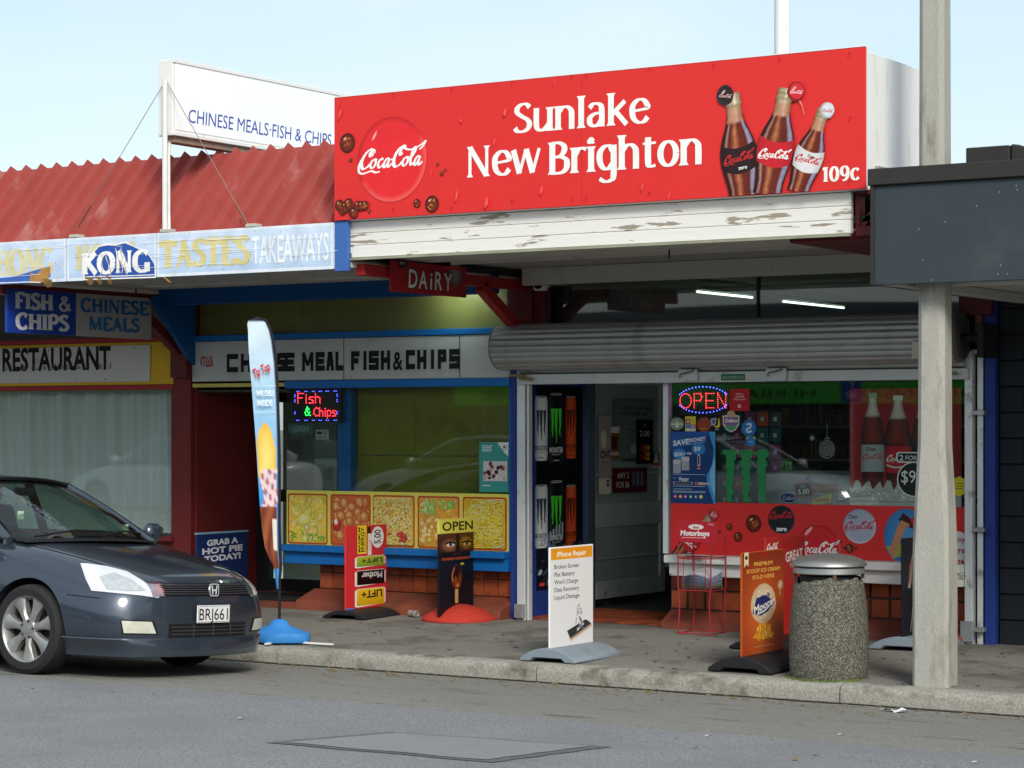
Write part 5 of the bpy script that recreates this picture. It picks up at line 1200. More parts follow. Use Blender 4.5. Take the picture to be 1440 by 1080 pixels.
for i, v in enumerate((.40, .235, .195, .165, .15)): a.rect(wd*.06, ht*v, wd*(.78-.3*(i == 2)), ht*(v+.008), 'a8bcd4')
for i, c_ in enumerate(('c8282c', 'e88a28', '9a4aa8', '3aa048', '3868c0', 'e0d040')): a.ell(wd*(.11+.115*i), ht*.095, wd*.04, ht*.026, c_, n=14); a.ell(wd*(.11+.115*i), ht*.095, wd*.018, ht*.014, 'e8e0dc', n=8)
a.build('print', t, PRINT, -.001)
# red sticker beside OPEN
t, wd, ht, a = sheet('red_phone_sticker', 'square red sticker with white text right of the OPEN LED sign', YW-.004, 1026, 547, 1054, 578, 'c01822')
for i, s_ in enumerate(('Get your', 'mobile SIM', '& top up here')): a.text(s_, wd/2, ht*(.74-.12*i), ht*.075, 'f0dcdc', 'c', bold=.01)
a.ell(wd/2, ht*.22, ht*.08, ht*.08, 'f0e0e0', n=16); a.ell(wd*.51, ht*.21, ht*.035, ht*.045, 'c01822', n=10); a.build('print', t, PRINT, -.001)
def sticker(name, label, px, py, rx, ry, fn, Y=YW-.003):
    x, z = W(px, py, Y); k = W(px+1, py, Y)[0]-x; v = z-W(px, py+1, Y)[1]
    t = thing(name, label, 'sticker', (x, Y, z)); a = Art(); fn(a, rx*k, ry*v); a.build('print', t, PRINT); return t
sticker('round_park_sticker', 'round pale green park sticker above the SAVE MONEY poster', 952, 596, 10, 9, lambda a, rx, ry: (a.ell(0, 0, rx, ry, '9aa890', '7c8a74'), a.poly([(-.2*rx, -.6*ry), (0, .7*ry), (.25*rx, -.6*ry)], 'd0dccf'), a.text('NEW PARK', 0, -.2*ry, ry*.32, 'e8ead8', 'c', width=rx*1.7, bold=.02)))
sticker('four_square_sticker', 'small yellow, red and blue squared sticker above the SAVE MONEY poster', 971, 596, 7.5, 10.5, lambda a, rx, ry: (a.rect(-rx, -ry, rx, ry, 'd8c83a'), a.rect(-.9*rx, -.05*ry, -.05*rx, .6*ry, 'b82838'), a.rect(-.9*rx, -.6*ry, -.05*rx, -.08*ry, '3a8ac0'), a.rect(0, -.6*ry, .9*rx, -.08*ry, 'a83a90'), a.rect(-.9*rx, -.95*ry, .9*rx, -.65*ry, 'd8dcd8'), a.ell(-.45*rx, .28*ry, .25*rx, .2*ry, 'e8c0c0', n=8), a.ell(.45*rx, -.35*ry, .22*rx, .15*ry, 'e8dce8', n=8)))
sticker('orange_round_sticker', 'round burnt orange sticker with tiny lines of text', 990, 597, 10, 10.5, lambda a, rx, ry: (a.ell(0, 0, rx, ry, 'a84a22', '983e1a'), [a.rect(-.6*rx, (.4-.25*i)*ry, .6*rx, (.46-.25*i)*ry, '6c2a12') for i in range(4)], a.rect(-.5*rx, -.6*ry, .5*rx, -.52*ry, 'c89878')))
sticker('yellow_can_sticker', 'small purple and yellow sticker with a bottle shape', 1006, 598, 6.5, 10.5, lambda a, rx, ry: (a.poly([(-rx, .9*ry), (.3*rx, ry), (0, 0), (-rx, -.1*ry)], 'b0a8c8'), a.ell(-.4*rx, .5*ry, .3*rx, .3*ry, '4858a0'), a.poly([(-.3*rx, -.2*ry), (.5*rx, 0), (.6*rx, .9*ry), (.9*rx, .9*ry), (rx, -.2*ry), (.4*rx, -.4*ry)], 'd8c828'), a.rect(-.1*rx, -.95*ry, .8*rx, -.3*ry, '1c2420'), a.rect(0, -.6*ry, .7*rx, -.5*ry, 'c8c8c0')))
sticker('shield_sticker', 'shield shaped purple and green ice cream sticker below the OPEN sign', 1028, 593, 12, 15, lambda a, rx, ry: (a.poly([(-rx, .55*ry), (-.45*rx, .65*ry), (-.3*rx, ry), (.3*rx, ry), (.45*rx, .65*ry), (rx, .55*ry), (.95*rx, -.3*ry), (.5*rx, -.8*ry), (0, -ry), (-.5*rx, -.8*ry), (-.95*rx, -.3*ry)], 'd2cfc4'), a.poly([(-.85*rx, .45*ry), (.85*rx, .45*ry), (.8*rx, -.25*ry), (0, -.5*ry), (-.8*rx, -.25*ry)], '8a5a98'), a.poly([(-.75*rx, -.35*ry), (.75*rx, -.35*ry), (.4*rx, -.75*ry), (0, -.88*ry), (-.4*rx, -.75*ry)], '4a9a6c'), a.ell(0, .68*ry, .5*rx, .3*ry, 'c8a080'), a.text('Gelato', 0, -.05*ry, .36*ry, 'f0eadc', 'c', width=1.5*rx, bold=.03, shear=.2)))
sticker('blue_round_sticker', 'round bright blue sticker with a white squiggle', 1053, 602, 10.5, 11.5, lambda a, rx, ry: (a.ell(0, 0, rx, ry, '2a80c4', '1c6cb0'), a.stroke([(-.3*rx, .45*ry), (.25*rx, .5*ry), (.2*rx, .1*ry), (-.3*rx, -.2*ry), (-.1*rx, -.5*ry), (.4*rx, -.35*ry)], rx*.22, 'c8dcec', smooth=True)))
sticker('small_blue_sticker', 'small blue round sticker with yellow ears below the blue one', 1056, 621, 6.5, 7, lambda a, rx, ry: (a.ell(-.6*rx, .6*ry, .45*rx, .45*ry, 'd8c03a', n=10), a.ell(.6*rx, .6*ry, .45*rx, .45*ry, 'd8c03a', n=10), a.ell(0, 0, rx, ry, '2a8ad0', '1c74b8'), a.rect(-.5*rx, -.1*ry, .5*rx, 0, 'a8d0ec')))
def greenclaw(px, py, w_, h_, col, label, Y=YW-.003, emit=False):
    x, z = W(px, py, Y); k = W(px+1, py, Y)[0]-x; v = z-W(px, py+1, Y)[1]; s = w_*k
    t = thing('claw_decal', label, 'decal', (x, Y, z)); a = Art()
    R_ = random.Random(int(px))
    for i, (dx, ln) in enumerate(((-.35, 1), (0, 1.0), (.35, 1.0))):
        L_ = []; Rr = []
        for j in range(15):
            q_ = j/14; jj = .02*math.sin(j*1.9+i)*s+R_.uniform(-.012, .012)*s; ww = s*(.105 if not emit else .045)*(1-.45*q_)*(1+.25*math.sin(j*2.4+i)); cx = dx*s+jj
            L_.append((cx-ww, -q_*h_*v)); Rr.append((cx+ww, -q_*h_*v))
        top = [(dx*s-.19*s, .05*h_*v), (dx*s-.05*s, .12*h_*v), (dx*s+.05*s, .10*h_*v), (dx*s+.13*s, .13*h_*v), (dx*s+.16*s, .03*h_*v)]
        if emit:
            for c0, c1 in zip(L_[:-1], L_[1:]): a.stroke([c0, c1], .006, col)
            for c0, c1 in zip(Rr[:-1], Rr[1:]): a.stroke([c0, c1], .006, col)
            a.poly(top+[(dx*s, -.01)], col)
        else: a.poly([(dx*s-.22*s, .03*h_*v)]+top[1:]+Rr+L_[::-1], col)
    a.build('print', t, PRINT); return t
greenclaw(1049, 640, 64, 66, '1f8a4a', 'large green triple claw decal on the dairy window')
greenclaw(1106, 652, 16, 34, '38c832', 'small bright green triple claw decal inside the dairy window', Y=YW+.4)
# bauble outline, flakes
def bauble(a, rx, ry):
    for r_ in (1, .72, .45, .2): a.stroke([(r_*rx*math.cos(i*.3)+.1*rx*(1-r_), r_*ry*math.sin(i*.3)) for i in range(22)], rx*.09, '8c9894')
    a.stroke([(0, ry), (0, 3.1*ry)], rx*.04, '8c9894'); a.stroke([(-.35*rx, 1.2*ry), (0, 1.4*ry), (.35*rx, 1.2*ry)], rx*.08, '8c9894')
sticker('bauble_decal', 'white outline bauble drawn on the dairy window', 1163, 632, 10.5, 12, bauble)
def flake(a, rx, ry):
    for i in range(3): c_, s_ = math.cos(i*PI/3), math.sin(i*PI/3); a.stroke([(-rx*c_, -ry*s_), (rx*c_, ry*s_)], rx*.28, '7c94a0')
for k, (px, py, r_) in enumerate(((1142, 616, 4), (1136, 675, 5.5))): sticker('snowflake_decal', ['small pale snowflake decal level with the bauble', 'larger pale snowflake decal above the chocolate display'][k], px, py, r_, r_, flake)
# green fascia film across the top of the glass
# big cola bottles poster right of the dairy window
t, wd, ht, a = sheet('cola_offer_poster', 'large red poster of big cola bottles, 2 for, in the dairy window', GI, 1195, 546, 1352, 712, 'a81c20')
s = wd/157.
def bigbot(cx, top, w_, band, btxt, cap, sub=None):
    P_ = [(0, .42), (.30, .43), (.45, .46), (.52, .50), (.62, .50), (.74, .40), (.84, .24), (.90, .17), (.955, .15), (.96, .18), (1, .17)]
    def pw(t_):
        for (a_, b_), (c_, d_) in zip(P_, P_[1:]):
            if t_ <= c_: return b_+(d_-b_)*(t_-a_)/(c_-a_)
        return P_[-1][1]
    def fc(u, v):
        s_ = abs(2*u-1); c_ = Vector(lin('5c1410')).lerp(Vector(lin('160607')), s_**1.6)
        if v > .78: c_ = Vector(lin('c8b8ac')).lerp(Vector(lin('8a7a70')), s_**2)
        elif v > .58: c_ = Vector(lin('7c2618')).lerp(Vector(lin('1a0806')), s_**1.4)
        return tuple(c_)
    a.grid(lambda u, v: (cx+(2*u-1)*pw(v)*w_, top*v), fc, 12, 36)
    a.rrect(cx-w_*.18, top*.955, cx+w_*.18, top*1.0, .01, cap)
    a.grid(lambda u, v: (cx+(2*u-1)*w_*.49, top*(.30+.24*v)), lambda u, v: tuple(c_*(1-.5*abs(2*u-1)**3) for c_ in lin(band)), 10, 2)
    cola(a, cx, top*.43, w_*.84, btxt, bold=1.1)
    if sub: a.text(sub, cx-.06*w_, top*.485, top*.035, '3a3034', 'c', bold=.02)
    if sub is None: a.stroke([(cx-w_*.42, top*.37), (cx-.1*w_, top*.35), (cx+w_*.42, top*.365)], w_*.05, 'f0e8e4', smooth=True)
a.g = 1.5; bigbot(s*33, ht*.965, s*34, '9a9c9e', 'b03038', '8f9c94', 'Diet'); bigbot(s*69, ht*.94, s*38, 'b81c24', 'ecdcd8', 'c8c0bc'); bigbot(s*106, ht*.95, s*36, '18181c', 'b8282c', '2c2c30')
pts = [(0, 0), (0, ht*.16)]
for i in range(11): pts += [(s*(4+i*15), ht*(.14+.02*(i % 2))), (s*(9+i*15), ht*(.22-.02*(i % 3))), (s*(14+i*15), ht*(.21)), (s*(17+i*15), ht*.15)]
pts = [p for p in pts if p[0] < wd-.002]+[(wd, ht*.14), (wd, 0)]
a.poly(pts, 'a9a6a4'); 
for i in range(60): x = RB.uniform(.02, wd-.03); a.ell(x, ht*RB.uniform(.04, .15), .012, .008, RB.choice(('c8c6c4', '8a8684', 'd4d2d0')), n=6)
a.rect(.02, ht*.03, wd*.8, ht*.045, '8a8684')
a.rrect(s*67, ht*.37, s*112, ht*.46, .02, 'c8ccc8'); a.rrect(s*69, ht*.38, s*111, ht*.45, .018, '14161a'); a.text('2', s*71, ht*.388, ht*.05, 'e0e4e4', width=s*6, bold=.01); a.text('FOR', s*80, ht*.392, ht*.04, 'e0e4e4', width=s*16)
a.ell(s*92, ht*.23, s*24, ht*.15, 'd0d0cc', n=28); a.ell(s*92, ht*.23, s*22.5, ht*.14, '0e1014', n=28); a.text('$9', s*74, ht*.20, ht*.11, 'e4e8e8', width=s*20); a.text('00', s*97, ht*.23, ht*.06, 'e4e8e8', width=s*12)
a.build('print', t, PRINT, -.001)
sticker('flower_sticker', 'yellow flower shaped sticker right of the concrete pole', 1349, 684, 12, 14, lambda a, rx, ry: ([a.ell(.6*rx*math.cos(i*PI/4), .6*ry*math.sin(i*PI/4), .42*rx, .42*ry, 'd8cc28', n=12) for i in range(8)], a.ell(0, 0, .7*rx, .7*ry, 'd8cc28'), [a.rect(-.4*rx, (.25-.25*i)*ry, .4*rx, (.32-.25*i)*ry, '5a6a20') for i in range(3)]))

# red drink band under the dairy window
t, wd, ht, a = sheet('cola_window_band', 'long red drink banner with zero and diet discs below the dairy window', YW-.003, 943, 710, 1361, 796, None)
x0b = W(943, 700, YW-.003)[0]
t.location.z = z_s1+.002; ht = zat(1150, 709.5)-z_s1-.002
MB().box(0, wd, 0, .002, 0, ht).build('sheet', redm, t)
bu = lambda px: W(px, 750, YW-.003)[0]-x0b
bv = lambda px, py: W(px, py, YW-.003)[1]-z_s1-.002
def disc(px, py, rp, base, lo, hi):
    x, y = bu(px), bv(px, py); rx_ = bu(px+rp)-x; button(a, x, y, rx_, base, lo, hi, (bv(px, py-rp*1.06)-y)); return x, y, rx_
x, y, r = disc(1099, 731, 19, '16161a', '000000', '50505a'); cola(a, x, y+.035, r*1.75, 'c8202a', bold=1.1); a.text('zero', x, y-.09, r*.30, 'f0f0f0', 'c', bold=.04)
x, y, r = disc(1150, 772, 32, 'd81e26', 'a01218', 'f06058'); cola(a, x, y-.0, r*1.8, 'fbf4f0', bold=1.1); a.ell(x-.08, y+r*.72, .05, .014, 'f5b0a8', rot=.8, n=10)
x, y, r = disc(1209, 740, 23, 'a9b2c4', '7c8698', 'd8e0ea'); cola(a, x, y, r*1.75, 'c0202c', bold=1.1); a.text('Diet', x-.06, y+.06, r*.22, '2c2c34', 'c', bold=.02, shear=.2)
x, y = bu(1275), bv(1275, 755); rx_ = bu(1307)-x; ry_ = bv(1275, 715)-y
a.ell(x, y, rx_, ry_, '5a9fd0', '2f78b8', n=32)
a.poly([(x-rx_*.9, y-ry_*.35), (x-rx_*.2, y-ry_*.25), (x+rx_*.6, y-ry_*.3), (x+rx_*.9, y-ry_*.4), (x+rx_*.5, y-ry_*.85), (x-.1*rx_, y-ry_*.97), (x-rx_*.6, y-ry_*.8)], '9ab040')
a.poly([(x-rx_*.6, y-ry_*.78), (x-.3*rx_, y-ry_*.9), (x+rx_*.3, y-ry_*.95), (x+rx_*.6, y-ry_*.8), (x, y-ry_*.6)], '3a68b0')
a.poly([(x-.78*rx_, y-.6*ry_), (x-.55*rx_, y-.75*ry_), (x-.25*rx_, y-.1*ry_), (x-.02*rx_, y+.35*ry_), (x-.1*rx_, y+.55*ry_), (x-.35*rx_, y+.45*ry_), (x-.5*rx_, y+.1*ry_)], 'c88a60')
a.poly([(x-.35*rx_, y+.6*ry_), (x-.15*rx_, y+.85*ry_), (x+.25*rx_, y+.6*ry_), (x+.3*rx_, y+.3*ry_), (x+.0*rx_, y+.35*ry_)], '3a1410'); a.poly([(x+.15*rx_, y+.65*ry_), (x+.3*rx_, y+.35*ry_), (x+.5*rx_, y+.4*ry_), (x+.4*rx_, y+.7*ry_)], 'c82a30')
for k in range(4): a.ell(x-(.2-.09*k)*rx_, y+(.50-.03*k)*ry_, .06*rx_, .09*ry_, 'd89a70', 'b87a54', n=8)
x, y = bu(1346), bv(1346, 771); a.ell(x, y, bu(1367)-x-.0, bv(1346, 747)-y, 'e8e4e0', n=30)
for i, s_ in enumerate(('Enjoy', 'the great', 'taste')): a.text(s_, x, y+.05-.085*i, .045, 'b83038', 'c', bold=.03)
for px, py, r_ in ((1060, 736, 11.5), (1038, 755, 6.5), (1026, 741, 4.5), (1195, 771, 6), (1187, 770, 2.2), (1204, 771, 2), (1183, 762, 1.5), (1012, 748, 2)):
    bubble(a, bu(px), bv(px, py), r_*.0062, sp=14 if r_ > 5 else 4)
# tilted bottle at the left end
bx_, by_ = bu(950), bv(950, 782); bottle(a, bx_-.08, by_-.12, .62, math.radians(42), 'b8202a', 'f4ece8', 'c85058', (.02, 1.04), t0=.16, full=.80)
a.build('print', t, PRINT, -.001)

# ---------------- inside the dairy
R_ = random.Random(12)
rk = thing('card_rack', 'rack of coloured phone cards just inside the dairy window', 'rack', (W(1010, 690, YW+.30)[0], YW+.30, .9))
rw = W(1078, 690, YW+.30)[0]-W(1010, 690, YW+.30)[0]
MB().box(0, rw, .02, .04, 0, 1.1).build('back_panel', M('rack_dark', (.02, .035, .04), .6), rk)
cols = ['1c5a5c', '7a2c6a', 'b04a2a', '1c4a50', '28686a', '3a3a3c', '8c3a78']
cards = {}
for r in range(8):
    for i in range(5):
        c_ = cols[(r*2+i*3) % 7] if i else ('b8502c' if r > 6 else '1d5256')
        if c_ not in cards: cards[c_] = MB().box(0, .105, -.004, 0, 0, .118).mesh('card', M('card_'+c_, lin(c_), .4))
        o = link('card', cards[c_], rk, (.01+i*.118, 0, .02+r*.135)); 
        b_ = link('card_mark', MATS and (cards.get('mk') or cards.setdefault('mk', MB().box(.035, .065, -.0045, -.004, .04, .075).mesh('card_mark', M('card_mark', (.5, .5, .5), .5)))), o)
# sloping chocolate display boxes in the window
cb_x0, cb_z = W(1072, 706, YW+.1)
dsp = thing('chocolate_display', 'grey card chocolate display with an oval purple logo inside the dairy window', 'display box', (W(1066, 700, YW+.12)[0], YW+.12, z_s1+.02))
dw = W(1195, 700, YW+.12)[0]-W(1066, 700, YW+.12)[0]; dh = zat(1130, 690)-z_s1
MB().prism([(0, 0), (0, dh*.9), (.03, dh*1.2), (.25, dh*1.25), (.25, 0)], 'x', 0, dw).build('box', M('display_grey', (.28, .29, .30), .6), dsp, bevel=.004)
a = Art(); 
q0 = lambda px: W(px, 700, YW+.12)[0]-W(1066, 700, YW+.12)[0]; qv = lambda px, py: zat(px, py, YW+.12)-z_s1-.02
a.ell(q0(1110), qv(1110, 700), q0(1123)-q0(1110), .045, 'cfd4e4', n=24); a.ell(q0(1110), qv(1110, 700), q0(1122)-q0(1110), .039, '2c2c78', n=24); a.text('Cadbury', q0(1110), qv(1110, 703), .035, 'e0e2f0', 'c', width=(q0(1121)-q0(1110))*1.7, shear=.2, bold=.01)
a.poly([(q0(1142), qv(1142, 702)), (q0(1170), qv(1170, 694)), (q0(1168), qv(1168, 706)), (q0(1142), qv(1142, 712))], 'd8c868'); a.text('Crunchie', q0(1145), qv(1145, 706), .03, '9a3048', width=(q0(1166)-q0(1145)), rot=.1, bold=.03)
a.rect(q0(1140), qv(1150, 692), q0(1180), qv(1150, 680), '7c4a20'); a.text('YOURSELF', q0(1143), qv(1150, 690), .03, 'c0a070', width=q0(1168)-q0(1143))
for i in range(24): a.poly([(q0(1176)+R_.uniform(0, .12), qv(1180, 704)+R_.uniform(-.02, .05)) for _ in range(3)], R_.choice(('a83a30', '3a5a9a', 'c8a040', '4a8a50', 'b8b0b0')))
a.build('print', dsp, PRINT, -.002)
t, wd, ht, a = sheet('price_tag', 'black price tag with red edge reading 3 for 5.00', YW+.10, 1119, 680, 1143, 700, '14100f')
a.rect(0, 0, wd, .008, 'c04a38'); a.rect(0, ht-.008, wd, ht, 'c04a38'); a.rect(0, 0, .008, ht, 'c04a38'); a.rect(wd-.008, 0, wd, ht, 'c04a38'); a.text('3 for', wd/2, ht*.65, ht*.18, 'c8ccca', 'c'); a.text('5.00', wd/2, ht*.18, ht*.38, 'e0e4e2', 'c', width=wd*.65, bold=.01); a.build('print', t, PRINT, -.001); t.rotation_euler = (0, -.12, 0)
# shelving and fridges deeper in
def shelf_unit(x0, x1, y, z1, label, glow=False):
    t = thing('shelf_unit', label, 'shelves', (x0, y, .2)); w_ = x1-x0
    MB().box(0, w_, .35, .38, 0, z1).box(0, .03, 0, .35, 0, z1).box(w_-.03, w_, 0, .35, 0, z1).build('carcass', dark_in, t)
    nlev = int(z1/.33)
    for k in range(nlev):
        MB().box(.03, w_-.03, .02, .35, k*.33, k*.33+.025).build('shelf', M('shelf_grey', (.2, .2, .19), .5), t)
        x = .05
        while x < w_-.12:
            ww = R_.choice((.045, .06, .09)); hh_ = R_.uniform(.09, .26); c_ = R_.choice(('6a2a24', '2a3f5c', '7c6a34', '345038', '76736c', '4a3450', '7a4a2c', '22262c', '22262c', '3a3230'))
            MB().box(x, x+ww-.01, .06, .22, k*.33+.027, k*.33+.027+hh_).build('packet', M('packet_'+c_, lin(c_), .4), t, bevel=.006); x += ww
shelf_unit(-10.4, -8.2, 20.6, 2.2, 'dim stocked shelves at the back left of the dairy')
shelf_unit(-8.1, -6.5, 20.2, 2.2, 'dim stocked shelves at the back right of the dairy')
ct = thing('shop_counter', 'dark shop counter inside the dairy behind the window', 'counter', (-8.9, 18.4, .2))
MB().box(0, 2.0, 0, .5, 0, .95).build('cabinet', dark_in, ct, bevel=.01); MB().box(-.03, 2.03, -.03, .53, .95, .99).build('counter_top', M('counter_top', (.2, .17, .12), .4), ct, bevel=.006)
MB().box(.5, .8, .1, .35, 1.0, 1.3).build('till_screen', black_m, ct, bevel=.01)
# ================================================================== things on the footpath
def gz(y): return pathz(y)
# --- swing signs with moulded bases; local x runs along the board, local y across; the board stands on the middle
def arch_base(wd, dp, h, mat, t, notch=.5):
    pr = []; n = 12
    for i in range(n+1):
        s_ = -1+2*i/n; pr.append((dp/2*s_, h*(1-abs(s_)**2.2*.82)))
    nb_ = dp*notch/2
    pr = pr+[(dp/2, 0), (nb_+.03, 0), (nb_, .028), (-nb_, .028), (-nb_-.03, 0), (-dp/2, 0)]
    return MB().prism(pr, 'x', -.03, wd+.03).build('base', mat, t, bevel=.006, smooth=40)
def swing(name, label, X, y0, wd, ht, zb, bw_, bh, bmat, board, edge=None, rz=PI/2, cat='sign'):
    t = thing(name, label, cat, (X, y0, gz(y0+wd/2)), rz)
    arch_base(wd, bw_, bh, bmat, t)
    MB().box(0, wd, -.008, .008, zb, zb+ht).build('board', board, t, bevel=.004)
    return t
def zof(px, py, X): return WX(px, py, X)[1]
gp = M('grey_moulded_plastic', (.22, .27, .31), .6, var=.08, bump=.2, bscale=60, dirt=(.14, .16, .18), dscale=5, dpos=(.6, .8)); bp_ = M('black_rubber', (.016, .016, .018), .55, bump=.2, bscale=50)
# phone repair
X = -8.78; y0 = X/kr(772); y1 = X/kr(833); wd = y1-y0; g = gz(y0+.3)
ztop = (zof(772, 770, X)+zof(833, 765, X))/2-g; zbt = .085
t = swing('repair_sign', 'white footpath sign with orange header reading iPhone Repair on a grey base', X, y0, wd, ztop-zbt, zbt, .48, .10, gp, M('sign_white', (.80, .80, .80), .45, var=.02))
a = Art(); H_ = ztop-zbt; a.X = lambda u, v: (u, v+zbt)
a.rect(.015, H_*.875, wd-.015, H_*.985, 'f0a01c', 'e8941a'); a.text('iPhone Repair', wd*.5, H_*.903, H_*.05, 'fbf6e8', 'c', width=wd*.68, bold=.02)
for i, s_ in enumerate(('Broken Screen', 'Flat Battery', "Won't Charge", 'Data Recovery', 'Liquid Damage')): a.text(s_, wd*.10, H_*(.785-.075*i), H_*.044, '3c3c3c', width=wd*(.56, .46, .54, .56, .57)[i], bold=.006)
a.poly([(wd*.40, H_*.17), (wd*.86, H_*.255), (wd*.96, H_*.20), (wd*.97, H_*.17), (wd*.48, H_*.05), (wd*.44, H_*.065)], 'e3d6c8'); a.poly([(wd*.385, H_*.165), (wd*.82, H_*.255), (wd*.955, H_*.205), (wd*.46, H_*.085)], '34363a'); a.poly([(wd*.46, H_*.082), (wd*.955, H_*.20), (wd*.958, H_*.188), (wd*.462, H_*.068)], 'a87a48')
RP = random.Random(6)
for i in range(60):
    v = RP.random(); x = wd*(.66+(RP.uniform(-.12, .12)*(1-v*.8))); y = H_*(.16+.28*v**1.2); r = wd*RP.uniform(.008, .03)*(1-.5*v); b0_ = RP.uniform(0, 6)
    a.poly([(x+r*math.cos(b0_+q_)*1.2, y+r*math.sin(b0_+q_)) for q_ in (0, 2.1, 4.2)], RP.choice(('2a2c30', 'c8ccd0', '8a9096', 'e8eaec', '5c6066')))
a.rect(wd*.36, H_*.5, wd*.39, H_*.51, 'f4f4f4')
a.build('print', t, PRINT, -.0085)
# energy drink multipack sign
X = -12.04; y0 = X/kr(485); y1 = X/kr(543); wd = y1-y0; g = gz(y0+.3)
ztop = zof(543, 737, X)-g; zbt = .07
t = swing('energy_sign', 'red and yellow energy drink sign marked 5.00 with printed cans on a black base', X, y0, wd, ztop-zbt, zbt, .46, .07, bp_, M('energy_red', (.66, .03, .035), .4, var=.04))
a = Art(); a.g = 1.3; H_ = ztop-zbt; a.X = lambda u, v: (u, v+zbt)
a.poly([(wd*.52, H_*.70), (wd*.60, H_*.70), (wd*.60, H_*.98), (wd*.52, H_*.98)], '2a1416'); a.rect(wd*.28, H_*.66, wd*.50, H_*1.0, 'e0bc24'); 
a.text('MAXIMUM', wd*.35, H_*.68, wd*.055, '1c1408', rot=PI/2, width=H_*.30, bold=.03); a.text('ENERGY', wd*.44, H_*.68, wd*.075, '1c1408', rot=PI/2, width=H_*.30, bold=.03); a.text('GREAT TASTE', wd*.485, H_*.68, wd*.03, '1c1408', rot=PI/2, width=H_*.25)
a.rect(wd*.53, H_*.64, wd*.62, H_*.9, 'd8c8c0'); a.text('2 FOR', wd*.60, H_*.70, wd*.04, '8a3a30', rot=PI/2); a.ell(wd*.77, H_*.85, wd*.15, H_*.13, 'efece8', n=28); a.text('5.00', wd*.84, H_*.77, wd*.16, '17120f', rot=PI/2, width=H_*.17, bold=.02)
for (v0, v1, c1, c2, tx, tc_) in ((.50, .63, 'a8a82c', '6f8a1c', 'LIFT+', '1c2a10'), (.28, .46, '2a0a0c', '120506', 'Mother', 'b8b4b4'), (.03, .24, 'd8b020', 'b88a10', 'LIFT+', '1a1a10')):
    a.poly([(wd*.22, H_*v0), (wd*.27, H_*(v0-.01)), (wd*.93, H_*(v0+.01)), (wd*.96, H_*(v0+.03)), (wd*.96, H_*(v1-.02)), (wd*.92, H_*v1), (wd*.28, H_*v1), (wd*.22, H_*(v1-.02))], 'e8e2dc')
    a.rect(wd*.26, H_*(v0+.005), wd*.94, H_*(v1-.005), c2, c1); a.rect(wd*.24, H_*(v0+.01), wd*.27, H_*(v1-.01), 'c8c4a8')
    a.text(tx, wd*.88, H_*(v1-.03), H_*(v1-v0)*.42, tc_, rot=PI, width=wd*.50, bold=.03)
a.rect(0, 0, wd*.2, H_*.02, '2a6ab0')
a.build('print', t, PRINT, -.0085)
# OPEN ice cream sign with red dome base
X = -11.11; y0 = X/kr(616); y1 = X/kr(665); wd = y1-y0; gg = gz(y0+.25)
t = thing('open_sign', 'black ice cream sign topped with yellow OPEN on a round red base', 'sign', (X, y0, gg), PI/2)
MB().lathe([(.33, 0), (.33, .018), (.29, .05), (.20, .10), (.08, .135), (.0, .14)], 32, (wd/2+.05, 0, 0), cap=False).build('base', M('red_plastic', (.50, .045, .03), .5, var=.06), t)
zt0 = zof(640, 745, X)-gg-.0; zt1 = zof(640, 729, X)-gg
zt0 = zof(640, 750, X)-gg
MB().box(0, wd, -.008, .008, .05, zt0).build('board', M('poster_black', (.006, .007, .012), .4), t, bevel=.003)
MB().box(-.0, wd+.03, -.012, .012, zt0+.003, zt1).build('header', M('header_yellow', (.75, .68, .10), .4), t, bevel=.003)
a = Art(); a.text('OPEN', (wd+.03)*.5, zt0+(zt1-zt0)*.22, (zt1-zt0)*.6, '15140a', 'c', width=wd*.88, bold=.02); a.build('print', t, PRINT, -.0125)
a = Art(); H_ = zt0
a.rect(.0, H_*.78, wd, H_*.995, '3a1c10', '5a2c14'); a.ell(wd*.3, H_*.87, wd*.28, H_*.09, 'b87850', '3a1c10', n=20); a.ell(wd*.77, H_*.89, wd*.22, H_*.09, 'c88a2c', '4a2408', n=18)
for i in range(14): a.ell(wd*RP.uniform(.58, .95), H_*RP.uniform(.82, .97), wd*.02, H_*.01, '1a0c06', n=6)
for cx in (.33, .80): a.ell(wd*cx, H_*.875, wd*.12, H_*.022, 'e8dcd0' if cx < .5 else 'd8b050', n=14); a.ell(wd*cx, H_*.875, wd*.045, H_*.02, '1c2c30', n=10); a.stroke([(wd*(cx-.15), H_*.885), (wd*cx, H_*.903), (wd*(cx+.14), H_*.88)], wd*.03, '0c0604', smooth=True)
a.poly([(wd*.48, H_*.78), (wd*.60, H_*.78), (wd*.58, H_*.99), (wd*.50, H_*.99)], '0c0706'); a.rect(0, H_*.74, wd, H_*.79, '100a08')
a.text('DARE TO BE', wd*.5, H_*.755, H_*.02, '7a3a20', 'c'); a.text('DOUBLE HAZELNUT', wd*.5, H_*.70, H_*.028, 'd85a20', 'c', width=wd*.82, bold=.02)
a.ell(wd*.5, H_*.50, wd*.16, H_*.145, '9a4a1c', '5a2408', n=24); a.poly([(wd*.36, H_*.52), (wd*.42, H_*.60), (wd*.5, H_*.64), (wd*.60, H_*.62), (wd*.645, H_*.50), (wd*.58, H_*.56), (wd*.55, H_*.44), (wd*.47, H_*.52), (wd*.42, H_*.45)], '2a1008'); a.ell(wd*.53, H_*.40, wd*.07, H_*.03, 'c87838', '8a4418', n=12)
a.stroke([(wd*.40, H_*.45), (wd*.38, H_*.52), (wd*.44, H_*.61)], wd*.02, 'd89048', smooth=True); a.rrect(wd*.455, H_*.20, wd*.545, H_*.36, .008, 'c89a60'); a.text('M', wd*.5, H_*.23, H_*.02, '6a3a18', 'c'); a.ell(wd*.66, H_*.645, wd*.06, H_*.014, 'b8b040', n=12)
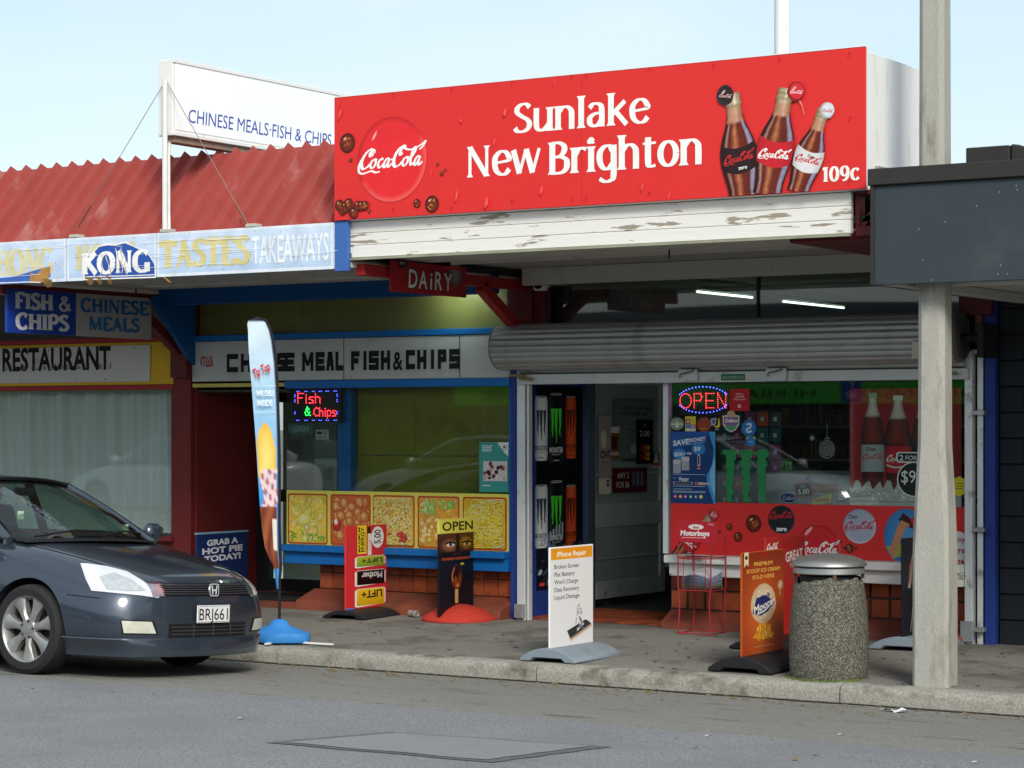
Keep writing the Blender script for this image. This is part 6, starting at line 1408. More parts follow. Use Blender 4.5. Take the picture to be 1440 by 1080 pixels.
a.text('NUT', wd*.55, H_*.155, H_*.02, 'b8b080', 'c'); a.text('MAGNAT', wd*.58, H_*.115, H_*.035, 'c8c040', 'c', width=wd*.4, bold=.02); a.build('print', t, PRINT, -.0085)
# pie board
X = -14.15; y0 = X/kr(276); y1 = X/kr(347); wd = y1-y0; zt1 = zof(310, 750, X)
t = thing('pie_sign', 'dark blue board reading GRAB A HOT PIE leaning by the maroon doorway wall', 'sign', (X, y0, gz(y0)), PI/2)
H_ = zt1-gz(y0)
MB().box(0, wd, -.01, .01, 0, H_).build('board', M('pie_blue', (.012, .03, .13), .45), t, bevel=.002); MB().box(-.006, wd+.006, -.016, .016, H_+.001, H_+.018).build('frame_top', M('pale_blue_edge', (.25, .45, .6), .5), t)
MB().box(wd*.2, wd*.8, -.15, .15, -.0, .03).build('foot', steel, t, bevel=.004)
a = Art()
for i, (s_, w_) in enumerate((('GRAB A', .62), ('HOT PIE', .80), ('TODAY!', .72))): a.text(s_, wd*.5, H_*(.84-.115*i), H_*.085, 'e6e8ee', 'c', width=wd*w_, bold=.045, rot=.03)
a.ell(wd*.5, H_*.35, wd*.3, H_*.13, 'c8964a', '8a5420'); a.build('print', t, PRINT, -.0105)
# premium ice cream sign
X = -7.26; y0 = X/kr(1042); y1 = X/kr(1101); wd = y1-y0; g = gz(y0+.3); ztop = zof(1070, 775, X)-g; zbt = .085
orange = M('scoop_orange', (.42, .085, .015), .4, var=.1)
t = swing('scoop_ice_cream_sign', 'burnt orange sign reading PREMIUM SCOOP ICE CREAM on a black base beside the bin', X, y0, wd, ztop-zbt, zbt, .50, .11, bp_, orange)
a = Art(); H_ = ztop-zbt; a.X = lambda u, v: (u, v+zbt)
def obg(u, v):
    c0 = Vector(lin('9a381a')).lerp(Vector(lin('d8662a')), math.exp(-((u-.45)**2+(v-.40)**2)*7)); return tuple(c0.lerp(Vector(lin('5c1e10')), max(0, v-.75)*2.2))
a.grid(lambda u, v: (.004+u*(wd-.008), .004+v*(H_-.008)), obg, 12, 16)
a.rrect(wd*.40, H_*.955, wd*.60, H_*.985, .006, 'a01c1c'); a.poly([(wd*.05, H_*1.0), (wd*.15, H_*1.0), (wd*.15, H_*.87), (wd*.10, H_*.89), (wd*.05, H_*.86)], 'e8d8a8'); a.ell(wd*.10, H_*.95, wd*.035, H_*.02, '2a1c14', n=10)
for i, (s_, w_) in enumerate((('PREMIUM', .44), ('SCOOP ICE CREAM', .80), ('SOLD HERE', .52))): a.text(s_, wd*.5, H_*(.865-.062*i), H_*.036, 'e8b050', 'c', width=wd*w_, bold=.025)
a.ell(wd*.50, H_*.50, wd*.30, H_*.19, 'f4ead8', 'd4b488', n=30, jag=.02)
for i in range(30): q_ = RP.uniform(0, 6.3); d = RP.random()**.5*.9; a.ell(wd*(.5+.29*d*math.cos(q_)), H_*(.50+.18*d*math.sin(q_)), wd*.02, H_*.008, RP.choice(('d89a48', 'fffaf0', 'c8a068')), n=6, rot=RP.uniform(0, 3))
a.ell(wd*.90, H_*.66, wd*.07, H_*.05, 'd8b890', 'a87848', n=14, rot=.2); a.stroke([(wd*.88, H_*.62), (wd*.90, H_*.56)], wd*.03, 'b08858')
a.poly([(wd*.24, H_*.42), (wd*.33, H_*.56), (wd*.55, H_*.58), (wd*.76, H_*.50), (wd*.60, H_*.42), (wd*.42, H_*.39)], '2c2f74'); a.text('Much', wd*.54, H_*.55, H_*.045, '2c2f74', 'c', width=wd*.22, bold=.03, shear=.2, rot=.15); a.text('Moore', wd*.5, H_*.45, H_*.07, 'f4f0ea', 'c', width=wd*.46, bold=.035, shear=.2, rot=.18); a.stroke([(wd*.35, H_*.41), (wd*.55, H_*.44), (wd*.76, H_*.53)], wd*.02, 'f4f0ea', smooth=True)
a.poly([(wd*.24, H_*.19), (wd*.34, H_*.17), (wd*.5, H_*.16), (wd*.7, H_*.175), (wd*.76, H_*.20), (wd*.66, H_*.23), (wd*.68, H_*.29), (wd*.55, H_*.32), (wd*.38, H_*.30), (wd*.32, H_*.24)], 'e89a20')
for i in range(22): a.ell(wd*RP.uniform(.32, .68), H_*RP.uniform(.17, .30), wd*.03, H_*.012, RP.choice(('f8c850', 'c8701c', 'f0a830', 'fde0a0')), n=6, rot=RP.uniform(0, 3))
a.rect(wd*.28, H_*.095, wd*.74, H_*.105, 'c89050'); a.rect(wd*.22, H_*.05, wd*.78, H_*.053, 'c89050'); a.build('print', t, PRINT, -.0085)
# GREAT drink sign behind
X = -7.72; y0 = X/kr(1075); y1 = X/kr(1131); wd = y1-y0; g = gz(y0+.3); ztop = zof(1075, 757, X)-g; zbt = .08
t = swing('great_drink_sign', 'red drink sign reading GREAT half hidden behind the orange ice cream sign', X, y0, wd, ztop-zbt, zbt, .58, .09, bp_, M('drink_red', (.50, .025, .02), .45))
a = Art(); H_ = ztop-zbt; a.X = lambda u, v: (u, v+zbt)
cola(a, wd*.17, H_*.905, wd*.26, 'f6eae4', bold=1.4); a.text('GREAT', wd*.50, H_*.74, H_*.10, 'f2ece4', width=wd*.44, bold=.03, rot=.08); a.text('TOGETHER', wd*.60, H_*.68, H_*.045, 'f2ece4', width=wd*.36, rot=.08, bold=.01)
a.rrect(wd*.46, H_*.89, wd*.62, H_*.93, .01, 'b81c1c'); a.text('600mL', wd*.78, H_*.52, H_*.04, 'f2ece4', bold=.02); a.rect(wd*.75, H_*.42, wd*.98, H_*.50, '1a1214'); a.poly([(wd*.7, H_*.1), (wd, H_*.08), (wd, H_*.36), (wd*.74, H_*.34)], 'e8b060'); a.poly([(wd*.75, H_*.13), (wd, H_*.12), (wd, H_*.2), (wd*.8, H_*.19)], 'f8dc90'); a.build('print', t, PRINT, -.0085)
# black sign behind the concrete pole
X = -6.80; y0 = X/kr(1268); g = gz(y0+.3); ztop = zof(1270, 757, X)-g; zbt = .08
t = swing('black_sign', 'narrow view of a black sign on a grey base behind the concrete pole', X, y0, .60, ztop-zbt, zbt, .52, .10, gp, M('poster_black', (.006, .007, .012), .4))
a = Art(); H_ = ztop-zbt; a.X = lambda u, v: (u, v+zbt); a.poly([(.10, H_*.5), (.14, H_*.72), (.20, H_*.86), (.17, H_*.60), (.15, H_*.5)], 'a89a90'); a.stroke([(.12, H_*.55), (.2, H_*.8), (.28, H_*.7)], .02, 'b03038', smooth=True); a.stroke([(.15, .0+.05), (.18, H_*.2), (.2, H_*.35)], .012, '9a9490'); a.text('NIGHTS', .30, H_*.6, .06, 'c8b080'); a.build('print', t, PRINT, -.0085)

# --- rubbish bin of exposed aggregate
agg = bpy.data.materials.new('exposed_aggregate'); agg.use_nodes = True; n = agg.node_tree.nodes; l = agg.node_tree.links; b = n['Principled BSDF']
tc_ = n.new('ShaderNodeTexCoord'); vo = n.new('ShaderNodeTexVoronoi'); vo.inputs['Scale'].default_value = 165; l.new(tc_.outputs['Object'], vo.inputs[0])
cr_ = n.new('ShaderNodeValToRGB'); e = cr_.color_ramp.elements; e[0].position = 0; e[0].color = (.045, .045, .035, 1); e[1].position = 1; e[1].color = (.50, .485, .41, 1)
for p_, c_ in ((.35, (.13, .125, .095, 1)), (.6, (.20, .19, .145, 1)), (.8, (.29, .275, .22, 1))): q_ = e.new(p_); q_.color = c_
sp = n.new('ShaderNodeSeparateColor'); l.new(vo.outputs['Color'], sp.inputs[0]); l.new(sp.outputs[0], cr_.inputs[0])
mxx = n.new('ShaderNodeMixRGB'); mxx.blend_type = 'MULTIPLY'; mr_ = n.new('ShaderNodeMapRange'); mr_.inputs[1].default_value = 0; mr_.inputs[2].default_value = .55; mr_.inputs[3].default_value = 1.1; mr_.inputs[4].default_value = .55
l.new(vo.outputs['Distance'], mr_.inputs[0]); mxx.inputs[0].default_value = 1; l.new(cr_.outputs[0], mxx.inputs[1]); l.new(mr_.outputs[0], mxx.inputs[2]); l.new(mxx.outputs[0], b.inputs['Base Color'])
bmp = n.new('ShaderNodeBump'); bmp.inputs['Distance'].default_value = .004; bmp.inputs['Strength'].default_value = 1; bmp.invert = True; l.new(vo.outputs['Distance'], bmp.inputs['Height']); l.new(bmp.outputs[0], b.inputs['Normal']); b.inputs['Roughness'].default_value = .85
bn = thing('rubbish_bin', 'round exposed aggregate concrete rubbish bin with domed steel lid on the kerb', 'bin', (-6.64, 14.44, gz(14.44)))
prof_ = [(.262, 0), (.268, .03), (.274, .15), (.270, .35), (.258, .52), (.243, .62), (.232, .68), (.215, .685), (.21, .55)]
rows = []; NN = 64
for i, (r, z) in enumerate(prof_):
    row = []
    for j in range(NN):
        an = 2*PI*j/NN; zz = z
        if i in (6, 7): zz = z-.035*max(0, math.sin(an*1.5+1.9))**2-.012*(math.sin(an*7)+math.sin(an*13))*.5
        row.append((r*math.cos(an), r*math.sin(an), zz))
    rows.append(row)
MB().grid(rows, True).build('body', agg, bn, smooth=60)
MB().lathe([(.20, .5), (.20, .7)], 32).build('liner', black_m, bn)
MB().lathe([(.238, .715), (.245, .72), (.245, .755), (.238, .76), (.225, .76), (.225, .715)], 40, cap=False).build('lid_ring', steel, bn)
chrome = M('polished_lid', (.36, .36, .345), .48, metal=.8, var=.15, scale=3, bump=.1, bscale=15)
MB().lathe([(.258, .768), (.262, .772), (.258, .787), (.225, .815), (.16, .836), (.08, .848), (0, .851)], 48, cap=False).lathe([(.258, .768), (.2, .77), (0, .78)], 48, cap=False).build('lid', chrome, bn)
for k in range(4): an = k*PI/2+.6; MB().box(-.012, .012, -.004, .004, .68, .72).build('lid_stud', M('rust', (.14, .07, .04), .8), bn).location = (.235*math.cos(an), .235*math.sin(an), 0)
rst = MB().box(-.09, .0, -.012, .012, .70, .735).build('hinge', M('rust', (.14, .07, .04), .8), bn, bevel=.005); rst.rotation_euler = (0, 0, -2.2); rst.location = (-.10, -.18, 0)
ms_ = MB(); Rm = random.Random(4)
for i in range(160):
    an = Rm.uniform(-2.9, -.2); r = .27+abs(Rm.gauss(0, .02)); s = Rm.uniform(.004, .012); x, y = r*math.cos(an), r*math.sin(an)
    ms_.add([(x-s, y, 0.001), (x, y-s, .001), (x+s, y, .001), (x, y+s*.5, .001), (x, y, .012)], [(0, 1, 4), (1, 2, 4), (2, 3, 4), (3, 0, 4)])
o = ms_.build('moss_crumbs', M('moss', (.09, .13, .02), .9, var=.5), None, smooth=0); o.location = (-6.64, 14.44, gz(14.3)); tag(o, 'moss and grit gathered round the foot of the bin', 'moss', kind='stuff')

# --- newspaper stand
X = -8.82; t = thing('magazine_stand', 'thin red wire magazine stand with Motorbuys header by the shop entry', 'stand', (-8.86, 16.36, gz(16.36)))
rw_ = M('red_wire', (.42, .03, .04), .45)
sw, sd_ = .30, .26
for k, (x_, y_) in enumerate(((0, 0), (sw, 0), (sw, sd_), (0, sd_))):
    MB().tube([(x_, y_, 0), (x_+.015*(1 if k in (0, 3) else -1), y_, .25), (x_, y_, .4), (x_, y_, .80)], .006, 6).build('leg', rw_, t)
MB().tube([(0, 0, .012), (sw, 0, .012), (sw, sd_, .012), (0, sd_, .012), (0, 0, .012)], .006, 6).build('foot_rail', rw_, t)
for zz in (.36, .62): MB().tube([(0, 0, zz), (sw, 0, zz), (sw, sd_, zz), (0, sd_, zz), (0, 0, zz)], .005, 6).build('basket_rail', rw_, t)
for i in range(6): MB().tube([(sw*i/5, 0, .36), (sw*i/5, sd_, .36)], .004, 5).build('basket_wire', rw_, t)
for i in range(3): MB().tube([(sw*(i+.5)/3, 0, .36), (sw*(i+.5)/3, 0, .62)], .003, 5).build('basket_wire', rw_, t)
MB().box(-.0, sw+.05, -.006, .0, .75, .92).build('header_card', M('header_red', (.50, .02, .035), .4), t, bevel=.002)
a = Art(); a.ell((sw+.05)*.48, 0.875, .07, .022, 'ece4e0', n=18); a.text('Best', (sw+.05)*.48, 0.862, .022, 'b02028', 'c', bold=.03, shear=.2); a.text('FREE', sw+.03, 0.89, .018, 'e8b8b8', 'r'); a.text('Motorbuys', (sw+.05)*.45, .805, .042, 'f2ece8', 'c', width=sw*.88, bold=.04, shear=.1); a.rect(.04, .785, sw-.04, .79, 'e8c0c0'); a.build('print', t, PRINT, -.0065)
pm = [M('paper_blue', (.30, .42, .70), .5, var=.6, scale=16), M('paper_grey', (.62, .65, .72), .5, var=.4, scale=22), M('paper_cream', (.6, .55, .42), .6)]
for i in range(10):
    o = MB(); n_ = 8; rows = []
    for r in range(2):
        rows.append([(.02+(sw-.04)*j/n_, .01+r*(sd_-.03), .372+.009*i+.03*math.sin(j/n_*PI)*(i/9)+.045*(r)*(i/9)) for j in range(n_+1)])
    rows2 = [[(p[0], p[1], p[2]+.006) for p in rw2] for rw2 in rows[::-1]]
    o = o.grid(rows+rows2).build('magazine', pm[2] if i < 3 else pm[i % 2], None); o.location = (-8.86, 16.36, gz(16.36)); tag(o, ('cream edged' if i < 3 else ('blue covered' if i % 2 == 0 else 'grey covered'))+' magazine, '+('bottom one', 'second from the bottom', 'third from the bottom', 'fourth from the bottom', 'fifth from the bottom', 'fifth from the top', 'fourth from the top', 'third from the top', 'second from the top', 'topmost')[i]+' of the pile on the wire stand', 'magazine', 'magazines piled on the red wire stand')
MB
# --- crushed drink can by the ledge
cx_, cy_ = -11.60, 16.52
o = thing('drink_can', 'crumpled silver and black drink can lying against the tiled ledge', 'can', (cx_, cy_, gz(cy_)+.032)); o.rotation_euler = (PI/2, 0, 1.2)
rows = [[(r*(1+.06*math.sin(3*j+z*40))*math.cos(2*PI*j/18), r*(1+.06*math.sin(2*j+z*60))*math.sin(2*PI*j/18), z) for j in range(18)] for r, z in ((.024, -.06), (.031, -.05), (.031, -.02), (.027, 0), (.031, .025), (.031, .05), (.024, .06))]
MB().grid(rows, True).build('body', M('can_print', (.42, .40, .40), .35, metal=.3, var=.95, scale=30, dirt=(.5, .2, .12), dscale=25, dpos=(.58, .6)), o); MB().lathe([(.024, .059), (.02, .057), (0, .057)], 18, cap=False).lathe([(.024, -.059), (.02, -.057), (0, -.057)], 18, cap=False).build('lid', steel, o)
o = MB().add([(-11.2, 16.40, gz(16.4)+.004), (-11.1, 16.42, gz(16.4)+.01), (-11.1, 16.44, gz(16.4)+.004)], [(0, 1, 2)]); 

# --- feather flag
fx, fy = W(393, 700, 14.36)[0], 14.36
t = thing('feather_flag', 'tall blue ice cream feather flag on a blue plastic base at the kerb', 'flag', (fx, fy, gz(fy)))
zf = lambda py: zat(393, py, fy)-gz(fy)
ang = math.radians(28)                                                   # banner plane turned toward the street
du = Vector((math.cos(ang), math.sin(ang), 0)); dn = Vector((math.sin(ang), -math.cos(ang), 0))
pxm = (W(394, 700, fy)[0]-W(393, 700, fy)[0])*.92
edges_ = [(447.5, 362, 370), (450, 355, 376), (456, 354, 379), (465, 355, 382.5), (480, 355.5, 385.5), (510, 357, 389), (540, 359, 390.5), (580, 361, 392), (640, 365, 393), (700, 369, 393), (740, 371.5, 393), (770, 375, 393), (785, 380, 393.5), (795, 385, 394), (828, 389, 394)]
def edge_at(py):
    for p, q_ in zip(edges_, edges_[1:]):
        if py <= q_[0]: f_ = (py-p[0])/(q_[0]-p[0]); return p[1]+(q_[1]-p[1])*f_, p[2]+(q_[2]-p[2])*f_
    return edges_[-1][1:]
def fcol(u, v, py, s_=0):
    k = (py-447)/(828-447); top, mid, low = Vector(lin('cfdfe6')), Vector(lin('3f8fd4')), Vector(lin('2a78cc'))
    c_ = top.lerp(Vector(lin('8cc0e4')), min(1, k/.42)) if k < .42 else Vector(lin('8cc0e4')).lerp(mid, min(1, (k-.42)/.25))
    if u > .90 or k < .012: return lin('2c2c48')
    e1 = ((u-.42)/.42)**2+((k-.52)/.13)**2
    if e1 < 1 and k < .62: c_ = Vector(lin('e8b83c')).lerp(Vector(lin('f5dc80')), max(0, 1-e1)*.8)
    if .56 < k < .74 and abs(u-.52-.06*math.sin(k*60)) < .36: c_ = Vector(lin('e4c8cc')); m_ = math.sin(u*22+k*70)+math.sin(u*11-k*130); c_ = c_.lerp(Vector(lin('7a2c3c')), .75 if m_ > .7 else 0)
    if .70 < k < .93 and u < .85: c_ = Vector(lin('6a3020')).lerp(Vector(lin('9a5434')), .5+.5*math.sin(u*9+k*40))
    if .74 < k < .86 and .60 < u < .84: c_ = Vector(lin('e8dcc8'))
    return tuple(c_)
me_v = []; me_f = []; me_c = []; NU, NV = 16, 130
for j in range(NV+1):
    py = 447.5+(828-447.5)*j/NV; a_, b_ = edge_at(py)
    for i in range(NU+1):
        u = i/NU; px = a_+(b_-a_)*u; d = (px-393)*pxm; p = du*d+dn*(.018*math.sin(j*.09+u*4)*(1-u)); me_v.append((p.x, p.y, zf(py))); me_c.append(fcol(u, j/NV, py))
for j in range(NV):
    for i in range(NU): k = j*(NU+1)+i; me_f.append((k, k+1, k+NU+2, k+NU+1))
me = bpy.data.meshes.new('banner'); me.from_pydata(me_v, [], me_f); at_ = me.color_attributes.new('Col', 'FLOAT_COLOR', 'POINT'); at_.data.foreach_set('color', [x for c_ in me_c for x in (*c_[:3], 1)])
for p in me.polygons: p.use_smooth = True
fm = print_mat('flag_cloth', .8, .08); me.materials.append(fm); link('banner', me, t)
a = Art(); a.text('Tip Top', 0, 0, .07, 'c82a38', 'c', width=.15, bold=.03, shear=.25); o = a.build('print', t, fm); o.rotation_euler = (0, math.radians(-28), ang); o.location = du*((373-393)*pxm)+dn*.03+Vector((0, 0, zf(526)))
a = Art(); a.text('WE DELI', 0, .11, .045, 'eef4f8', 'c', width=.14, bold=.02); a.text('INSIDE', 0, .03, .05, 'eef4f8', 'c', width=.12, bold=.02); a.rect(-.09, .19, .09, .193, 'd8e8f0'); a.rect(-.09, -.02, .09, -.017, 'd8e8f0'); o = a.build('print', t, fm); o.rotation_euler = (0, 0, ang); o.location = du*((376-393)*pxm)+dn*.03+Vector((0, 0, zf(576)))
pts = [(0, 0, .05), (0, 0, .25), (0, 0, .5)]+[tuple(du*((edge_at(py)[1]-393+.5)*pxm)+Vector((0, 0, zf(py)))) for py in (800, 740, 640, 540, 500, 480, 465, 456, 450)]+[tuple(du*((364-393)*pxm)+Vector((0, 0, zf(446.5))))]
MB().tube(pts, [.012]*4+[.008]*10, 8).build('pole', black_m, t)
MB().tube([(0, 0, .10), (.01, -.01, .16), (0, 0, .20)], .009, 6).build('spring_clip', steel, t)
bl = M('blue_water_base', (.045, .24, .62), .45, var=.08)
rows = []
for r, z in ((.235, .0), (.25, .03), (.24, .07), (.17, .10), (.09, .125), (.07, .16), (.03, .175)):
    rows.append([(r*(1+.16*(abs(math.cos(2*q_)))*(1 if z < .08 else .2))*math.cos(q_), r*(1+.16*abs(math.cos(2*q_))*(1 if z < .08 else .2))*.72*math.sin(q_), z+.015) for q_ in [2*PI*j/40 for j in range(40)]])
m = MB(); m.grid(rows, True); m.f.append(tuple(range(240, 280))); m.f.append(tuple(range(0, 40))[::-1]); m.build('water_base', bl, t, smooth=50)
MB().bar((.05, -.05, .02), (.52, .02, .012), .03, .012).build('leg', white_c, t); MB().bar((.02, -.05, .02), (.06, -.24, .012), .035, .012).build('leg', white_c, t); MB().bar((-.05, .05, .02), (-.45, .1, .012), .03, .012).build('leg', white_c, t)

# trodden gum and spots on the footpath
gm_ = MB(); RG = random.Random(14)
for i in range(150):
    x, y = RG.uniform(-12.5, -4), RG.uniform(14.3, 16.5); r = RG.uniform(.008, .022); n0_ = 7
    gm_.add([(x+r*math.cos(q_*2*PI/n0_)*RG.uniform(.8, 1.2), y+r*math.sin(q_*2*PI/n0_)*RG.uniform(.8, 1.2), gz(y)+.004) for q_ in range(n0_)], [tuple(range(n0_))])
tag(gm_.build('gum_spots', M('gum_grey', (.075, .072, .065), .8, var=.5, scale=3), smooth=0), 'flattened dark gum spots scattered over the footpath', 'gum', kind='stuff')
# ================================================================== the parked saloon
paint = M('slate_blue_paint', (.044, .060, .085), .32, metal=.5, var=.04, coat=1, scale=200)
plastic = M('black_trim', (.012, .012, .014), .45); rubber = M('tyre_rubber', (.022, .022, .023), .8, var=.2, bump=.3)
alloy = M('alloy_wheel', (.36, .36, .35), .42, metal=.6, var=.1, dirt=(.2, .18, .15), dscale=8, dpos=(.6, .8)); chrome2 = M('chrome', (.62, .62, .64), .15, metal=1, var=.02)
lens = M('headlamp_lens', (.66, .68, .70), .12, var=.10, scale=14, coat=1); fogm = M('fog_lens', (.62, .62, .52), .2, var=.2, scale=20, coat=.6)
def evalmesh(ob):
    bpy.context.view_layer.update(); dg = bpy.context.evaluated_depsgraph_get(); return bpy.data.meshes.new_from_object(ob.evaluated_get(dg))
# car frame: x forward (0 at front axle), y to its left (towards the kerb), z up from the road
RINGS = [  # x, sweep, [(y,z) top centre .. bottom centre]
 (.955, .17, [(0, .585), (.28, .583), (.52, .572), (.66, .545), (.74, .43), (.73, .27), (.58, .205), (.3, .195), (0, .19)]),
 (.925, .18, [(0, .645), (.30, .643), (.56, .632), (.72, .60), (.80, .45), (.79, .26), (.62, .185), (.3, .175), (0, .17)]),
 (.86, .17, [(0, .705), (.32, .703), (.58, .690), (.755, .640), (.845, .47), (.84, .27), (.68, .18), (.35, .165), (0, .165)]),
 (.74, .14, [(0, .765), (.34, .762), (.62, .738), (.79, .680), (.88, .50), (.876, .30), (.76, .19), (.4, .17), (0, .17)]),
 (.45, .07, [(0, .850), (.36, .846), (.64, .818), (.81, .750), (.905, .56), (.905, .34), (.84, .20), (.5, .18), (0, .18)]),
 (.10, .02, [(0, .915), (.37, .910), (.65, .885), (.825, .818), (.91, .62), (.91, .38), (.86, .19), (.5, .18), (0, .18)]),
 (-.16, 0, [(0, .955), (.38, .95), (.68, .930), (.84, .862), (.91, .66), (.91, .40), (.86, .18), (.5, .18), (0, .18)]),
 (-.40, 0, [(0, .945), (.40, .945), (.70, .942), (.855, .89), (.912, .68), (.912, .42), (.87, .17), (.5, .18), (0, .18)]),
 (-1.3, 0, [(0, .945), (.40, .945), (.72, .95), (.865, .905), (.915, .70), (.915, .42), (.88, .17), (.5, .18), (0, .18)]),
 (-2.3, 0, [(0, .965), (.40, .965), (.72, .97), (.865, .925), (.915, .71), (.915, .42), (.88, .18), (.5, .18), (0, .18)]),
 (-2.95, 0, [(0, 1.02), (.40, 1.015), (.70, .995), (.855, .93), (.91, .71), (.91, .44), (.87, .2), (.5, .2), (0, .2)]),
 (-3.35, -.05, [(0, 1.03), (.40, 1.025), (.68, .995), (.82, .92), (.885, .70), (.885, .46), (.83, .26), (.5, .24), (0, .24)]),
 (-3.72, -.12, [(0, .99), (.38, .985), (.64, .95), (.76, .87), (.83, .68), (.83, .46), (.76, .30), (.4, .28), (0, .28)]),
 (-3.80, -.14, [(0, .90), (.36, .895), (.60, .87), (.70, .80), (.77, .66), (.77, .48), (.68, .36), (.3, .34), (0, .34)])]
vs = []; fs = []
for x, sw, pr in RINGS:
    pr = [(y, z) for y, z in pr]; full = pr+[(-y, z) for y, z in pr[7:0:-1]]
    for y, z in full: vs.append((x-sw*(abs(y)/.8)**2.2, -y, z))
nr = len(RINGS)
for i in range(nr-1):
    for j in range(16): a_, b_ = i*16+j, i*16+(j+1) % 16; fs.append((a_, b_, b_+16, a_+16))
for base in (0, (nr-1)*16):
    for sgn in (0, 1):
        ix = (lambda k: base+k) if not sgn else (lambda k: base+((16-k) % 16))
        for i in range(4):
            q_ = [ix(i), ix(i+1), ix(8-(i+1)), ix(8-i)]; q_ = list(dict.fromkeys(q_)); fs.append(tuple(q_))
bm = bmesh.new(); bv_ = [bm.verts.new(v) for v in vs]
for f_ in fs:
    try: bm.faces.new([bv_[i] for i in f_])
    except ValueError: pass
bmesh.ops.recalc_face_normals(bm, faces=bm.faces); me = bpy.data.meshes.new('b'); bm.to_mesh(me); bm.free()
ob = bpy.data.objects.new('b', me); C.objects.link(ob); md = ob.modifiers.new('s', 'SUBSURF'); md.levels = md.render_levels = 3
solid = evalmesh(ob)
BV = BVHTree.FromPolygons([v.co[:] for v in solid.vertices], [tuple(p.vertices) for p in solid.polygons])
# wheel arches
cut = MB()
for xw in (0, -2.74):
    for s_ in (1, -1):
        prof2 = [(xw+.355*math.cos(2*PI*i/48), .325+.355*math.sin(2*PI*i/48)) for i in range(48)]
        cut.prism(prof2, 'y', s_*.60, s_*1.2)
ce = MB(); ce.v, ce.f = cut.v, cut.f; cutter = link('c', ce.mesh('c', plastic, smooth=0))
for m_ in (paint,): me.materials.append(m_)
mb_ = ob.modifiers.new('b', 'BOOLEAN'); mb_.operation = 'DIFFERENCE'; mb_.object = cutter; mb_.solver = 'EXACT'
body_me = evalmesh(ob); body_me.materials.clear(); body_me.materials.append(paint)
for p in body_me.polygons: p.use_smooth = True; p.material_index = 0
body_me.set_sharp_from_angle(angle=math.radians(32))
bpy.data.objects.remove(ob); bpy.data.objects.remove(cutter)
CY = 12.62; CX = -11.585; CZ = .066; ROLL = -math.radians(3.0)
car = thing('parked_car', 'dark slate blue saloon parked at the kerb, plate BRJ661', 'car', (CX, CY, CZ)); car.rotation_euler = (ROLL, 0, 0)
CM = Matrix.Translation((CX, CY, CZ)) @ Matrix.Rotation(ROLL, 4, 'X'); CI = CM.inverted()
link('body', body_me, car)
def pixray(px, py):
    d = Vector(((px-720)/F, (600-py)/F, 1)); w_ = Vector((d.x*cT-d.z*sT, d.x*sT+d.z*cT, d.y)); o = CI @ Vector((0, 0, H0)); return o, (CI.to_3x3() @ w_).normalized()
def patch(name, mat, px, off=.004, step=5, both=True, thick=0, parent=None):
    """lay a fitting on the body skin inside an outline read off the photograph, and its mirror image on the other side"""
    pts = [Vector(p) for p in px]; n0 = len(px); res = []
    for i in range(n0):
        a_, b_ = pts[i], pts[(i+1) % n0]; m = max(1, int((b_-a_).length/step))
        for k in range(m): res.append(a_.lerp(b_, k/m))
    nb_ = len(res); xs_ = [p.x for p in pts]; ys_ = [p.y for p in pts]; x = min(xs_)+step/2
    def inside(p):
        c_ = False
        for i in range(n0):
            a_, b_ = pts[i], pts[(i+1) % n0]
            if (a_.y > p.y) != (b_.y > p.y) and p.x < (b_.x-a_.x)*(p.y-a_.y)/(b_.y-a_.y)+a_.x: c_ = not c_
        return c_
    allp = list(res)
    while x < max(xs_):
        y = min(ys_)+step/2
        while y < max(ys_):
            p = Vector((x, y))
            if inside(p) and min((p-q_).length for q_ in res) > step*.45: allp.append(p)
            y += step
        x += step
    out_ = geometry.delaunay_2d_cdt(allp, [(i, (i+1) % nb_) for i in range(nb_)], [list(range(nb_))], 1, 1e-4)
    V3 = []; NN_ = []
    for p in out_[0]:
        o, d = pixray(p.x, p.y); h, nn, _, _ = BV.ray_cast(o, d)
        if h is None:
            h, nn, _, _ = BV.find_nearest(o+d*15.6)
        V3.append(h+nn*off)
    r = []
    for sgn in ((1, -1) if both else (1,)):
        m = MB(); m.add([(v.x, v.y*sgn, v.z) for v in V3], [tuple(f_) if sgn > 0 else tuple(f_[::-1]) for f_ in out_[2]])
        r.append(m.build(name, mat, parent or car, smooth=60))
    return r
def skin(x, y, z, off=.003):                                      # nearest skin point
    h, nn, _, _ = BV.find_nearest(Vector((x, y, z))); return h+nn*off
def nose(y, z, off=.003):
    h, nn, _, _ = BV.ray_cast(Vector((2, y, z)), Vector((-1, 0, 0))); return (h+nn*off) if h else Vector((.8, y, z))
def side(x, z, s_, off=.003):
    h, nn, _, _ = BV.ray_cast(Vector((x, 2*s_, z)), Vector((0, -s_, 0))); return h+nn*off
def top(x, y, off=.003):
    h, nn, _, _ = BV.ray_cast(Vector((x, y, 2)), Vector((0, 0, -1))); return h+nn*off
def nosepatch(name, mat, poly, off=.004, nu=14, nz=6, par=None):   # poly: left edge (y,z)x2, right edge via rows
    (ya, za0, za1), (yb2, zb0_, zb1_) = poly; rows = []
    for j in range(nz+1):
        rows.append([tuple(nose(ya+(yb2-ya)*i/nu, (za0+(zb0_-za0)*i/nu)*(1-j/nz)+(za1+(zb1_-za1)*i/nu)*j/nz, off)) for i in range(nu+1)])
    return MB().grid(rows).build(name, mat, par or car, smooth=60)
HL = [(113, 793), (122, 793), (150, 797), (178, 804), (200, 817), (218, 831), (225, 839), (222, 841), (200, 838), (160, 834), (129, 831), (121, 815)]
for o in patch('headlight', lens, HL, .006):
    pass
